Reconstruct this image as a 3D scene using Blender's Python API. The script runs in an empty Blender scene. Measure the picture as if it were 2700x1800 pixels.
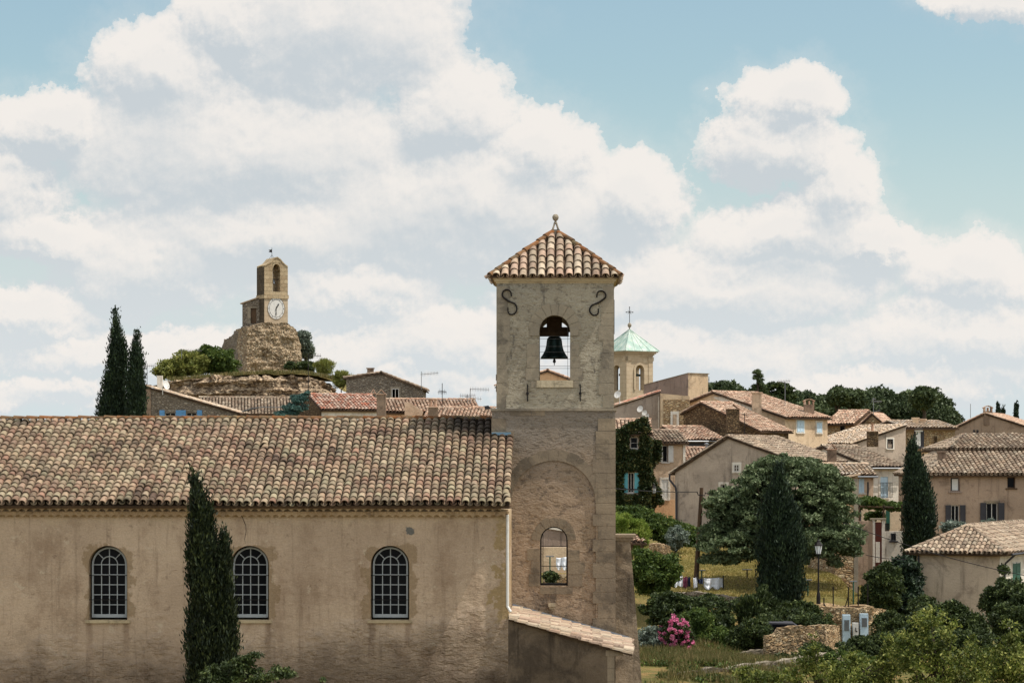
import bpy, math, random
import numpy as np
from mathutils import Vector, noise as mnoise
sc = bpy.context.scene
# ---------------------------------------------------------------- camera
F, CX, HY, CZ = 7000.0, 1350.0, 1225.0, 12.0
cam_d = bpy.data.cameras.new("camera"); cam = bpy.data.objects.new("camera", cam_d)
sc.collection.objects.link(cam); sc.camera = cam
cam.location = (0, 0, CZ); cam.rotation_euler = (math.radians(90), 0, 0)
cam_d.sensor_width = 36.0; cam_d.lens = F/2700*36; cam_d.shift_y = (HY-900)/2700
cam_d.clip_start = 1.0; cam_d.clip_end = 12000
sc.view_settings.view_transform = 'Standard'; sc.view_settings.look = 'None'
sc.view_settings.exposure = 0.0; sc.view_settings.gamma = 1.0
sc.view_settings.use_curve_mapping = False
sc.cycles.use_denoising = True
sc.cycles.max_bounces = 6; sc.cycles.diffuse_bounces = 4; sc.cycles.transparent_max_bounces = 6
# ---------------------------------------------------------------- sun
SUN_EL, SUN_AZ = math.radians(62), math.radians(11)      # azimuth: from +X towards the camera (-Y)
sdir = Vector((math.cos(SUN_EL)*math.cos(SUN_AZ), -math.cos(SUN_EL)*math.sin(SUN_AZ), math.sin(SUN_EL)))
sun_d = bpy.data.lights.new("sun", 'SUN'); sun = bpy.data.objects.new("sun", sun_d)
sc.collection.objects.link(sun)
sun_d.energy = 4.4; sun_d.angle = math.radians(0.6); sun_d.color = (1.0, 0.95, 0.88)
sun.rotation_euler = sdir.to_track_quat('Z', 'Y').to_euler(); sun.location = (60, 0, 90)
# ---------------------------------------------------------------- node helpers
def lin(r, g, b, k=1.0):
    f = lambda v: (v/255/12.92 if v/255 <= .04045 else ((v/255+.055)/1.055)**2.4)*k
    return (f(r), f(g), f(b), 1)
class N:
    def __init__(s, nt): s.nt = nt; s.co = None
    def new(s, t, **kw):
        n = s.nt.nodes.new(t)
        for k, v in kw.items(): setattr(n, k, v)
        return n
    def put(s, sock, v):
        if v is None: return
        if isinstance(v, bpy.types.NodeSocket): s.nt.links.new(v, sock)
        elif isinstance(v, (int, float)) and sock.type in ('RGBA', 'VECTOR'):
            sock.default_value = (v, v, v, 1) if sock.type == 'RGBA' else (v, v, v)
        elif sock.type == 'VECTOR': sock.default_value = tuple(v)[:3]
        else: sock.default_value = v
    def m(s, op, a, b=None, c=None, clamp=False):
        n = s.new('ShaderNodeMath', operation=op, use_clamp=clamp); s.put(n.inputs[0], a)
        if b is not None: s.put(n.inputs[1], b)
        if c is not None: s.put(n.inputs[2], c)
        return n.outputs[0]
    def vm(s, op, a, b=None):
        n = s.new('ShaderNodeVectorMath', operation=op); s.put(n.inputs[0], a)
        if b is not None: s.put(n.inputs[1], b)
        return n.outputs['Value'] if op in ('LENGTH', 'DOT_PRODUCT') else n.outputs[0]
    def mix(s, f, a, b, mode='MIX'):
        n = s.new('ShaderNodeMix', data_type='RGBA', blend_type=mode)
        s.put(n.inputs[0], f); s.put(n.inputs[6], a); s.put(n.inputs[7], b); return n.outputs[2]
    def ss(s, v, a, b, lo=0.0, hi=1.0):
        n = s.new('ShaderNodeMapRange', interpolation_type='SMOOTHSTEP')
        s.put(n.inputs[0], v)
        for i, x in enumerate((a, b, lo, hi)): s.put(n.inputs[i+1], float(x))
        return n.outputs[0]
    def obj(s):
        if s.co is None: s.co = s.new('ShaderNodeTexCoord').outputs['Object']
        return s.co
    def sep(s, v): return s.new('ShaderNodeSeparateXYZ') if v is None else s._sep(v)
    def _sep(s, v):
        n = s.new('ShaderNodeSeparateXYZ'); s.put(n.inputs[0], v); return n.outputs
    def comb(s, x, y, z):
        n = s.new('ShaderNodeCombineXYZ')
        for i, v in enumerate((x, y, z)): s.put(n.inputs[i], v)
        return n.outputs[0]
    def noise(s, scale, detail=4, rough=.55, v=None, dist=0.0, col=False):
        n = s.new('ShaderNodeTexNoise'); s.put(n.inputs['Vector'], v if v is not None else s.obj())
        n.inputs['Scale'].default_value = scale; n.inputs['Detail'].default_value = detail
        n.inputs['Roughness'].default_value = rough; n.inputs['Distortion'].default_value = dist
        return n.outputs['Color' if col else 'Fac']
    def vor(s, scale, v=None, feature='F1', out='Distance', rnd=1.0):
        n = s.new('ShaderNodeTexVoronoi', feature=feature); s.put(n.inputs['Vector'], v if v is not None else s.obj())
        n.inputs['Scale'].default_value = scale; n.inputs['Randomness'].default_value = rnd
        return n.outputs[out]
    def scale(s, v, sx, sy, sz): return s.vm('MULTIPLY', v, (sx, sy, sz))
    def ramp(s, f, stops, interp='LINEAR'):
        n = s.new('ShaderNodeValToRGB'); s.put(n.inputs[0], f); r = n.color_ramp; r.interpolation = interp
        while len(r.elements) < len(stops): r.elements.new(.5)
        for e, (p, c) in zip(r.elements, stops): e.position = p; e.color = c
        return n.outputs[0]
    def bump(s, h, strength=.5, dist=.05, prev=None):
        n = s.new('ShaderNodeBump'); s.put(n.inputs['Height'], h)
        n.inputs['Strength'].default_value = strength; n.inputs['Distance'].default_value = dist
        if prev is not None: s.put(n.inputs['Normal'], prev)
        return n.outputs[0]
    def isl(s): return s.new('ShaderNodeNewGeometry').outputs['Random Per Island']
# ---------------------------------------------------------------- sky
world = bpy.data.worlds.new("World"); sc.world = world; world.use_nodes = True
wn = world.node_tree; wn.nodes.clear(); W_ = N(wn)
SKY_STRENGTH = 0.1
BLOBS = [(430,215,215,165),(880,70,400,230),(620,80,200,120),(1190,290,190,170),(150,345,160,110),(10,520,190,150),(640,400,560,220),
         (1420,400,180,130),(1680,510,190,130),(1250,560,620,210),(700,620,620,150),(2080,265,165,105),(2040,400,230,110),(2200,520,130,150),
         (2060,620,300,110),(2620,45,200,75),(420,700,330,150),(120,640,240,90),(1900,760,520,140),(2560,730,230,110),(1150,900,250,120),
         (2560,900,420,120),(900,780,300,100),(1780,930,500,100),(320,930,420,70),(880,930,300,90),(60,830,260,80),(2350,1010,500,70),(300,1040,500,60),(1000,1010,400,60),(1500,800,260,90),(2300,660,200,60)]
g = bpy.data.node_groups.new("cloud_density", 'ShaderNodeTree')
g.interface.new_socket('P', in_out='INPUT', socket_type='NodeSocketVector')
g.interface.new_socket('D', in_out='OUTPUT', socket_type='NodeSocketFloat')
G = N(g); gi = G.new('NodeGroupInput').outputs[0]; go = G.new('NodeGroupOutput').inputs[0]
w1 = G.vm('SUBTRACT', G.noise(3.2, 3, .5, gi, col=True), (.5, .5, .5))
w2 = G.vm('SUBTRACT', G.noise(11, 9, .68, gi, col=True), (.5, .5, .5))
w3 = G.vm('SUBTRACT', G.noise(38, 6, .65, gi, col=True), (.5, .5, .5))
pw = G.vm('ADD', gi, G.vm('ADD', G.scale(w1, .20, .16, 0), G.vm('ADD', G.scale(w2, .15, .14, 0), G.scale(w3, .024, .024, 0))))
cur = None
for (bx, by, rx, ry) in BLOBS:
    d = G.vm('LENGTH', G.vm('MULTIPLY', G.vm('SUBTRACT', pw, ((bx-1350)/1000, (1225-by)/1000, 0)), (1000/rx, 1000/ry, 0)))
    d = G.m('SUBTRACT', 1.0, d)
    cur = d if cur is None else G.m('SMOOTH_MAX', cur, d, .12)
sx, sy, _z = G._sep(gi)
inside = G.vm('LENGTH', G.vm('MULTIPLY', G.vm('SUBTRACT', gi, (0, .45, 0)), (1/1.7, 1/1.35, 0)))
gen = G.m('MULTIPLY', G.m('SUBTRACT', G.noise(.55, 6, .6, gi), .47), 4.0)
gen = G.m('MINIMUM', G.m('SUBTRACT', gen, G.ss(inside, 1.05, .9, 0, 4)), .8)
D = G.m('MAXIMUM', cur, gen)
D = G.m('ADD', D, G.m('MULTIPLY', G.m('SUBTRACT', G.noise(5, 10, .64, gi), .5), .66))
wn_ = D; g.links.new(D, go)
tc = W_.new('ShaderNodeTexCoord').outputs['Generated']
x, y, z = W_._sep(tc)
P7 = W_.comb(W_.m('MULTIPLY', W_.m('ARCTAN2', x, y), 7.0), W_.m('MULTIPLY', z, 7.0), 0.0)
def dens(v):
    n = W_.new('ShaderNodeGroup', node_tree=g); wn.links.new(v, n.inputs[0]); return n.outputs[0]
d0 = dens(P7); d1 = dens(W_.vm('ADD', P7, (.03, .085, 0))); d2 = dens(W_.vm('ADD', P7, (.007, .017, 0)))
veil = W_.m('MULTIPLY', W_.ss(d0, -.5, .1), W_.ss(z, .045, .12, .55, .16))
mask = W_.m('MAXIMUM', W_.m('ADD', W_.m('MULTIPLY', W_.ss(d0, .0, .055), .55), W_.m('MULTIPLY', W_.ss(d0, .0, .22), .45)), veil)
shade = W_.m('ADD', W_.m('ADD', .44, W_.m('MULTIPLY', W_.m('SUBTRACT', d0, d2), 1.35)), W_.m('MULTIPLY', W_.m('SUBTRACT', d0, d1), .95), clamp=True)
thick = W_.ss(d0, .2, .8, 1.0, .66)
shade = W_.m('MULTIPLY', shade, thick)
low = W_.ss(z, .025, .11)
k = 1/SKY_STRENGTH
cl_hi = lin(245, 239, 233, k); cl_lo = lin(202, 209, 214, k); cl_low = lin(216, 222, 225, k)
ccol = W_.mix(W_.ss(shade, -.05, .85), W_.mix(low, cl_low, cl_lo), cl_hi)
sky = W_.new('ShaderNodeTexSky', sky_type='NISHITA', sun_disc=False)
sky.sun_elevation = SUN_EL; sky.sun_rotation = math.radians(90)+SUN_AZ
sky.air_density = 1.0; sky.dust_density = 1.5; sky.ozone_density = 1.0; sky.altitude = 200
blue = W_.mix(1.0, sky.outputs[0], (1.34, 1.42, 1.26, 1), 'MULTIPLY')
haze_c = lin(212, 224, 227, k)
blue = W_.mix(W_.ss(z, .02, .15, .97, .06), blue, haze_c)
col = W_.mix(W_.m('MULTIPLY', mask, .95), blue, ccol)
# sky outside the view brightened to lift the ambient light on shaded walls
away = W_.ss(W_.vm('LENGTH', W_.vm('MULTIPLY', P7, (1/2.2, 1/2.2, 0))), 1.0, 2.2, 1.0, 1.5)
col = W_.mix(1.0, col, away, 'MULTIPLY')
bg = W_.new('ShaderNodeBackground'); W_.put(bg.inputs[0], col); bg.inputs[1].default_value = SKY_STRENGTH
wn.links.new(bg.outputs[0], W_.new('ShaderNodeOutputWorld').inputs[0])
world.cycles.sampling_method = 'MANUAL'; world.cycles.sample_map_resolution = 512
# ---------------------------------------------------------------- geometry helpers
def P(px, py, Y): return Vector(((px-CX)/F*Y, Y, CZ+(HY-py)/F*Y))
def zpy(py, Y): return CZ+(HY-py)/F*Y
def lerp(a, b, t): return a+(b-a)*t
UP = Vector((0, 0, 1))
class Fr:
    """a wall's own axes: x along the wall, y into the building, z up"""
    def __init__(s, px, Y, yaw=0.0):
        s.o = Vector(((px-CX)/F*Y, Y, 0)); a = math.radians(yaw)
        s.ax = Vector((math.cos(a), math.sin(a), 0)); s.ay = Vector((-math.sin(a), math.cos(a), 0)); s.yaw = yaw
    def p(s, x, y, z): return s.o+s.ax*x+s.ay*y+UP*z
    def x(s, px, y=0.0):
        k = (px-CX)/F; b = s.o+s.ay*y
        return (k*b.y-b.x)/(s.ax.x-k*s.ax.y)
    def at(s, px, py, y=0.0):
        x = s.x(px, y); w = s.p(x, y, 0); return x, CZ+(HY-py)/F*w.y
    def side(s, x=0.0, right=False):
        """frame of the right-hand (x=W) or left-hand wall, its x axis running left to right as seen from outside"""
        f = Fr(0, 1); f.yaw = s.yaw
        if right: f.o = s.p(x, 0, 0); f.ax = s.ay.copy(); f.ay = -s.ax
        else: f.o = s.p(x, 0, 0); f.ax = -s.ay; f.ay = s.ax.copy()
        return f
WF = Fr(1350, 0.0001, 0); WF.o = Vector((0, 0, 0))
def base_of(o):
    v = Vector((0, 0, 0))
    while o is not None: v += o.location; o = o.parent
    return v
class MB:
    def __init__(s): s.v = []; s.f = []
    def poly(s, pts):
        n = len(s.v); s.v += [tuple(p) for p in pts]; s.f.append(tuple(range(n, n+len(pts)))); return s
    def slab(s, pts, t, d=None):
        pts = [Vector(p) for p in pts]
        if d is None:
            nn = (pts[1]-pts[0]).cross(pts[2]-pts[1]).normalized()
            if nn.z < 0: nn = -nn
            d = -nn
        lo = [p+d*t for p in pts]; n = len(s.v); k = len(pts)
        s.v += [tuple(p) for p in pts+lo]
        s.f.append(tuple(range(n, n+k))); s.f.append(tuple(range(n+2*k-1, n+k-1, -1)))
        for i in range(k):
            j = (i+1) % k; s.f.append((n+i, n+k+i, n+k+j, n+j))
        return s
    def box(s, fr, x0, x1, y0, y1, z0, z1):
        c = [fr.p(x, y, z) for z in (z0, z1) for x, y in ((x0, y0), (x1, y0), (x1, y1), (x0, y1))]
        n = len(s.v); s.v += [tuple(p) for p in c]
        for f in ((0, 3, 2, 1), (4, 5, 6, 7), (0, 1, 5, 4), (1, 2, 6, 5), (2, 3, 7, 6), (3, 0, 4, 7)): s.f.append(tuple(n+i for i in f))
        return s
    def tube(s, pts, r, seg=6, cap=True):
        pts = [Vector(p) for p in pts]; rs = r if isinstance(r, (list, tuple)) else [r]*len(pts)
        n0 = len(s.v); prev = None
        for i, p in enumerate(pts):
            t = (pts[min(i+1, len(pts)-1)]-pts[max(i-1, 0)]).normalized()
            a = prev if prev is not None else (Vector((0, 1, 0)) if abs(t.y) < .9 else Vector((1, 0, 0)))
            a = (a-t*a.dot(t)).normalized(); prev = a; b = t.cross(a)
            for k in range(seg):
                th = 2*math.pi*k/seg; s.v.append(tuple(p+(a*math.cos(th)+b*math.sin(th))*rs[i]))
        for i in range(len(pts)-1):
            for k in range(seg):
                j = (k+1) % seg; a = n0+i*seg; s.f.append((a+k, a+j, a+seg+j, a+seg+k))
        if cap:
            s.f.append(tuple(n0+k for k in range(seg-1, -1, -1))); e = n0+(len(pts)-1)*seg; s.f.append(tuple(e+k for k in range(seg)))
        return s
    def lathe(s, c, prof, seg=16):
        c = Vector(c); n0 = len(s.v)
        for (r, z) in prof:
            for k in range(seg):
                th = 2*math.pi*k/seg; s.v.append((c.x+r*math.cos(th), c.y+r*math.sin(th), c.z+z))
        for i in range(len(prof)-1):
            for k in range(seg):
                j = (k+1) % seg; a = n0+i*seg; s.f.append((a+k, a+j, a+seg+j, a+seg+k))
        s.f.append(tuple(n0+k for k in range(seg-1, -1, -1))); e = n0+(len(prof)-1)*seg; s.f.append(tuple(e+k for k in range(seg)))
        return s
    def wall(s, fr, x0, x1, z0, z1, ops=(), t=.3, y=0.0, top=None, seg=12):
        """wall in the plane local y, with openings (xa, xb, za, zb) or arched (.., 'arch'); zb is the crown"""
        xs = sorted({x0, x1, *[o[0] for o in ops], *[o[1] for o in ops]})
        for a, b in zip(xs[:-1], xs[1:]):
            xm = (a+b)/2; cov = sorted([o for o in ops if o[0] < xm < o[1]], key=lambda o: o[2]); z = z0
            for o in cov:
                s._wq(fr, a, b, z, o[2], y, t)
                z = o[3]
                if len(o) > 4:
                    r = (o[1]-o[0])/2; rise = min(r, o[3]-o[2]); nxt = z1
                    for c2 in cov:
                        if c2[2] > o[3]: nxt = c2[2]; break
                    pr = [(o[0]+r-r*math.cos(math.pi*k/seg), o[3]-rise+rise*math.sin(math.pi*k/seg)) for k in range(seg+1)]
                    zt = o[3]+.02
                    for (xa, za), (xb, zb) in zip(pr[:-1], pr[1:]):
                        for yy in (y, y+t): s.poly([fr.p(xa, yy, za), fr.p(xb, yy, zb), fr.p(xb, yy, zt), fr.p(xa, yy, zt)])
                        s.poly([fr.p(xa, y, za), fr.p(xa, y+t, za), fr.p(xb, y+t, zb), fr.p(xb, y, zb)])
                    z = zt
            s._wq(fr, a, b, z, z1, y, t)
        for o in ops:
            zt = o[3]-(min((o[1]-o[0])/2, o[3]-o[2]) if len(o) > 4 else 0)
            s.poly([fr.p(o[0], y, o[2]), fr.p(o[1], y, o[2]), fr.p(o[1], y+t, o[2]), fr.p(o[0], y+t, o[2])])
            for xx in (o[0], o[1]): s.poly([fr.p(xx, y, o[2]), fr.p(xx, y+t, o[2]), fr.p(xx, y+t, zt), fr.p(xx, y, zt)])
            if len(o) == 4: s.poly([fr.p(o[0], y, zt), fr.p(o[0], y+t, zt), fr.p(o[1], y+t, zt), fr.p(o[1], y, zt)])
        for xx in (x0, x1): s.poly([fr.p(xx, y, z0), fr.p(xx, y+t, z0), fr.p(xx, y+t, z1), fr.p(xx, y, z1)])
        s.poly([fr.p(x0, y, z1), fr.p(x1, y, z1), fr.p(x1, y+t, z1), fr.p(x0, y+t, z1)])
        if top:   # gable piece above z1
            s.poly([fr.p(a, y, b) for a, b in top]); s.poly([fr.p(a, y+t, b) for a, b in top])
        return s
    def _wq(s, fr, a, b, z0, z1, y, t):
        if z1-z0 < 1e-4: return
        for yy in (y, y+t): s.poly([fr.p(a, yy, z0), fr.p(b, yy, z0), fr.p(b, yy, z1), fr.p(a, yy, z1)])
    def build(s, name, mat, parent=None, smooth=False, loc=None):
        return mesh_obj(name, np.array(s.v, dtype=np.float32), s.f, mat, parent, smooth, loc)
def mesh_obj(name, v, f, mat, parent=None, smooth=False, loc=None):
    if len(v) == 0: print('EMPTY MESH', name); return None
    if parent is not None: off = base_of(parent); loc = Vector((0, 0, 0))
    elif loc is not None: off = Vector(loc)
    else:
        off = Vector((float((v[:, 0].min()+v[:, 0].max())/2), float((v[:, 1].min()+v[:, 1].max())/2), float(v[:, 2].min()))); loc = off
    me = bpy.data.meshes.new(name); vv = v-np.array(off, dtype=np.float32)
    if isinstance(f, np.ndarray):
        n = len(f); kk = f.shape[1]
        me.vertices.add(len(vv)); me.vertices.foreach_set('co', vv.ravel()); me.loops.add(n*kk); me.loops.foreach_set('vertex_index', f.ravel().astype(np.int32))
        me.polygons.add(n); me.polygons.foreach_set('loop_start', np.arange(0, n*kk, kk, dtype=np.int32)); me.update(calc_edges=True)
    else:
        me.from_pydata([tuple(map(float, p)) for p in vv], [], f); me.update()
        uv = me.uv_layers.new(name='uv'); co = v
        nl = len(me.loops); li = np.empty(nl, dtype=np.int32); me.loops.foreach_get('vertex_index', li)
        pn = np.empty(len(me.polygons)*3, dtype=np.float32); me.polygons.foreach_get('normal', pn); pn = pn.reshape(-1, 3)
        lt = np.empty(len(me.polygons), dtype=np.int32); me.polygons.foreach_get('loop_total', lt)
        nn = np.repeat(pn, lt, axis=0); c = co[li]
        tx = np.stack([-nn[:, 1], nn[:, 0]], 1); ln = np.linalg.norm(tx, axis=1); ok = (ln > .3)
        tx = tx/np.maximum(ln, 1e-6)[:, None]; sg = np.where((np.abs(tx[:, 0]) > np.abs(tx[:, 1])) & (tx[:, 0] < 0), -1, 1)
        u = np.where(ok, (c[:, 0]*tx[:, 0]+c[:, 1]*tx[:, 1])*sg, c[:, 0]); w = np.where(ok, c[:, 2], c[:, 1])
        uv.data.foreach_set('uv', np.stack([u, w], 1).astype(np.float32).ravel())
    if smooth: me.polygons.foreach_set('use_smooth', np.ones(len(me.polygons), dtype=bool))
    me.materials.append(mat)
    o = bpy.data.objects.new(name, me); sc.collection.objects.link(o)
    o.parent = parent; o.location = loc if parent is None else (0, 0, 0)
    return o
def tag(o, label, cat, group=None, kind=None):
    if label: o['label'] = label
    if cat: o['category'] = cat
    if group: o['group'] = group
    if kind: o['kind'] = kind
    return o
def thing(name, label, cat, loc, group=None):
    o = bpy.data.objects.new(name, None); sc.collection.objects.link(o); o.location = loc; o.empty_display_size = .5
    return tag(o, label, cat, group)
# ---------------------------------------------------------------- materials
def mat(name):
    m = bpy.data.materials.new(name); m.use_nodes = True; m.node_tree.nodes.clear(); return m, N(m.node_tree)
def fin(m, n, base, rough=.85, nrm=None, metal=0.0, spec=.3, extra=None, **kw):
    b = n.new('ShaderNodeBsdfPrincipled'); n.put(b.inputs['Base Color'], base); n.put(b.inputs['Roughness'], rough)
    b.inputs['Metallic'].default_value = metal; b.inputs['Specular IOR Level'].default_value = spec
    if nrm is not None: n.put(b.inputs['Normal'], nrm)
    for k, v in kw.items(): n.put(b.inputs[k], v)
    sh = b.outputs[0]
    if extra: sh = extra(n, sh)
    m.node_tree.links.new(sh, n.new('ShaderNodeOutputMaterial').inputs[0]); return m
def plaster(name, c1, c2, stain=None, k=1.0, bump=.5, bs=9, sth=(.52, .68), streak=.7, patch=None):
    m, n = mat(name); c1 = lin(*c1, k); c2 = lin(*c2, k); st = lin(*(stain or (90, 80, 70)), k*.8)
    b = n.mix(n.ss(n.noise(.55, 6, .6), .35, .65), c1, c2)
    b = n.mix(n.m('MULTIPLY', n.ss(n.noise(.9, 8, .7, dist=.6), *sth), .6), b, st)
    sv = n.scale(n.obj(), 2.6, 2.6, .22)
    b = n.mix(n.m('MULTIPLY', n.ss(n.noise(1.3, 6, .65, v=sv), .53, .75), streak), b, st)
    if patch: b = n.mix(n.ss(n.noise(1.1, 5, .7, v=n.vm('ADD', n.obj(), (7, 3, 9))), .60, .64), b, lin(*patch, k))
    b = n.mix(.35, b, n.mix(n.noise(28, 5, .7), lin(60, 55, 50), lin(255, 250, 245)), 'OVERLAY')
    b = n.mix(n.m('MULTIPLY', n.ss(n.noise(3.1, 8, .75), .57, .66), .35), b, st)
    h = n.m('ADD', n.noise(bs, 6, .65), n.m('MULTIPLY', n.noise(bs*5, 3, .6), .3))
    return fin(m, n, b, .93, n.bump(h, bump, .06), spec=.15)
def rubble(name, cols, mortar, k=1.0, sc_=4.4, flat=1.7, bump=.9, dirt=.4):
    m, n = mat(name)
    u = n.new('ShaderNodeUVMap').outputs[0]; wv = n.vm('ADD', n.scale(u, sc_, sc_*flat, 1), n.vm('SCALE', n.noise(2.0, 3, .5, v=u, col=True)))
    wv = n.vm('ADD', n.scale(u, sc_, sc_*flat, 1), n.scale(n.noise(2.2, 3, .5, v=u, col=True), .9, .9, 0))
    e = n.vor(1.0, v=wv, feature='DISTANCE_TO_EDGE'); cid = n._sep(n.vor(1.0, v=wv, out='Color'))[0]
    st = [(i/(len(cols)-1), lin(*c, k)) for i, c in enumerate(cols)]
    b = n.ramp(cid, st); b = n.mix(.5, b, n.mix(n.noise(14, 5, .7), lin(70, 65, 60), lin(255, 250, 240)), 'OVERLAY')
    b = n.mix(n.ss(e, .02, .10, 1, 0), b, lin(*mortar, k))
    b = n.mix(n.m('MULTIPLY', n.ss(n.noise(.5, 6, .65), .5, .68), dirt), b, lin(62, 55, 46, k))
    h = n.m('ADD', n.ss(e, .0, .22), n.m('MULTIPLY', n.noise(16, 5, .7), .5))
    return fin(m, n, b, .93, n.bump(h, bump, .07), spec=.12)
def ashlar(name, cols, joint, k=1.0, w=.6, h=.3, bump=.5, dirt=.3, worn=.5):
    m, n = mat(name); u = n.new('ShaderNodeUVMap').outputs[0]
    br = n.new('ShaderNodeTexBrick'); n.put(br.inputs['Vector'], n.vm('ADD', u, n.scale(n.noise(1.5, 2, .5, v=u, col=True), .04, .04, 0)))
    br.inputs['Color1'].default_value = lin(*cols[0], k); br.inputs['Color2'].default_value = lin(*cols[1], k); br.inputs['Mortar'].default_value = lin(*joint, k)
    br.inputs['Scale'].default_value = 1; br.inputs['Brick Width'].default_value = w; br.inputs['Row Height'].default_value = h
    br.inputs['Mortar Size'].default_value = .012; br.inputs['Mortar Smooth'].default_value = .4; br.inputs['Bias'].default_value = 0
    b = n.mix(n.ss(n.noise(1.2, 7, .7), .45, .65), br.outputs[0], lin(*cols[-1], k))
    b = n.mix(n.m('MULTIPLY', n.ss(n.noise(.7, 6, .7), .5, .68), dirt), b, lin(58, 52, 44, k))
    b = n.mix(.4, b, n.mix(n.noise(20, 5, .7), lin(70, 65, 60), lin(255, 250, 240)), 'OVERLAY')
    hh = n.m('ADD', n.m('MULTIPLY', br.outputs[1], -.6), n.m('MULTIPLY', n.noise(9, 6, .7), worn))
    return fin(m, n, b, .9, n.bump(hh, bump, .05), spec=.15)
def tilemat(name, cols, k=1.0, lichen=(165, 158, 110), dark=(52, 42, 36), darkth=(.56, .68), la=.5, region=None, lth=(.5, .62)):
    m, n = mat(name)
    r = n.isl(); st = [(i/len(cols), lin(*c, k)) for i, c in enumerate(cols)]
    b = n.ramp(r, st, 'CONSTANT')
    b = n.mix(.42, b, n.ramp(n.noise(.8, 5, .7, v=n.vm('ADD', n.obj(), (9, 2, 4))), [(.3, lin(*cols[0], k)), (.45, lin(*cols[len(cols)//2], k)), (.55, lin(*cols[1], k)), (.7, lin(*cols[-1], k))]))
    r2 = n.m('FRACT', n.m('MULTIPLY', r, 37.7))
    b = n.mix(n.m('MULTIPLY', n.ss(n.noise(7, 5, .7), *lth), la), b, lin(*lichen, k))
    b = n.mix(n.m('MULTIPLY', n.ss(n.noise(11, 6, .75, v=n.vm('ADD', n.obj(), (3, 1, 5))), .56, .66), .75), b, lin(*dark, k))
    b = n.mix(n.m('MULTIPLY', n.ss(n.noise(.45, 5, .7), *darkth), .7), b, lin(*dark, k))
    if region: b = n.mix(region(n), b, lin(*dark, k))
    b = n.mix(1.0, b, n.ramp(r2, [(0, (.62, .62, .62, 1)), (1, (1.18, 1.18, 1.18, 1))]), 'MULTIPLY')
    return fin(m, n, b, .88, n.bump(n.noise(30, 4, .7), .5, .012), spec=.2)
def paint(name, c, k=1.0, rough=.6, wear=.3, metal=0.0):
    m, n = mat(name)
    b = n.mix(n.m('MULTIPLY', n.ss(n.noise(6, 6, .7), .5, .7), wear), lin(*c, k), lin(*[v*.6 for v in c], k))
    return fin(m, n, b, rough, n.bump(n.noise(40, 3, .6), .15, .01), metal=metal)
def leafmat(name, cols, k=1.0, trans=.25, big=.6):
    m, n = mat(name); r = n.isl()
    b = n.ramp(r, [(i/(len(cols)-1), lin(*c, k)) for i, c in enumerate(cols)])
    b = n.mix(n.ss(n.noise(big*2.2, 5, .65), .38, .62, 0, .8), b, lin(*cols[0], k))
    def ex(n, sh):
        t = n.new('ShaderNodeBsdfTranslucent'); n.put(t.inputs[0], b); mx = n.new('ShaderNodeMixShader'); mx.inputs[0].default_value = trans
        n.nt.links.new(sh, mx.inputs[1]); n.nt.links.new(t.outputs[0], mx.inputs[2]); return mx.outputs[0]
    return fin(m, n, b, .55, spec=.2, extra=ex)
# ---------------------------------------------------------------- roof tiles
def plane_axes(poly):
    a = Vector((0, 0, 0))
    for i in range(len(poly)): a += Vector(poly[i]).cross(Vector(poly[(i+1) % len(poly)]))
    n = a.normalized(); n = n if n.z > 0 else -n
    c = UP.cross(n).normalized(); d = n.cross(c); d = d if d.z > 0 else -d
    return n, c, d
def tiles(mb, poly, sp=.25, ex=.36, seg=4, pans=False, lip=False, seed=1, r=.46, lift=.055, off=0.0):
    rnd = random.Random(seed); poly = [Vector(p) for p in poly]; n, c, d = plane_axes(poly); o = poly[0]
    uv = [((p-o).dot(c), (p-o).dot(d)) for p in poly]
    u0 = min(a for a, b in uv); u1 = max(a for a, b in uv); cnt = max(1, round((u1-u0)/sp)); sp = (u1-u0)/cnt
    def span(u):
        ys = []
        for i in range(len(uv)):
            (ua, va), (ub, vb) = uv[i], uv[(i+1) % len(uv)]
            if (ua <= u < ub) or (ub <= u < ua): ys.append(va+(vb-va)*(u-ua)/(ub-ua))
        ys.sort(); return [(ys[i], ys[i+1]) for i in range(0, len(ys)-1, 2)]
    def one(u, va, vb, sgn, R, base, jl):
        if sgn > 0 and rnd.random() < .035: va -= rnd.uniform(.03, .09); vb -= .04; u += rnd.uniform(-.035, .035)
        lo = o+c*(u+rnd.uniform(-.012, .012))+d*va+n*(base+jl); hi = o+c*(u+rnd.uniform(-.012, .012))+d*vb+n*(base+rnd.uniform(-.004, .004)-.01)
        n0 = len(mb.v); rings = [(lo, R), (hi, R*.84)]
        if lip: rings.append((lo, R*.80))
        for q, rr in rings:
            for k in range(seg+1):
                th = math.pi*k/seg; mb.v.append(tuple(q+c*(rr*math.cos(th))+n*(sgn*rr*.92*math.sin(th))))
        w = seg+1
        for k in range(seg):
            mb.f.append((n0+k, n0+k+1, n0+w+k+1, n0+w+k))
            if lip: mb.f.append((n0+2*w+k, n0+2*w+k+1, n0+k+1, n0+k))
    for i in range(cnt):
        u = u0+(i+.5)*sp
        ph = rnd.uniform(-.04, .04)
        for va, vb in span(u):
            v = va+off+ph
            while v < vb-.03:
                e = ex*rnd.uniform(.93, 1.07)
                one(u, v, min(v+e*1.25, vb+.03), 1, sp*r*rnd.uniform(.94, 1.04), .035, lift-.035+rnd.uniform(-.006, .012)); v += e
        if pans and i < cnt-1:
            for va, vb in span(u+sp/2):
                v = va-.03
                while v < vb-.03:
                    one(u+sp/2, v, min(v+ex*1.2, vb), -1, sp*.40, .055, .02); v += ex
    return mb
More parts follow.
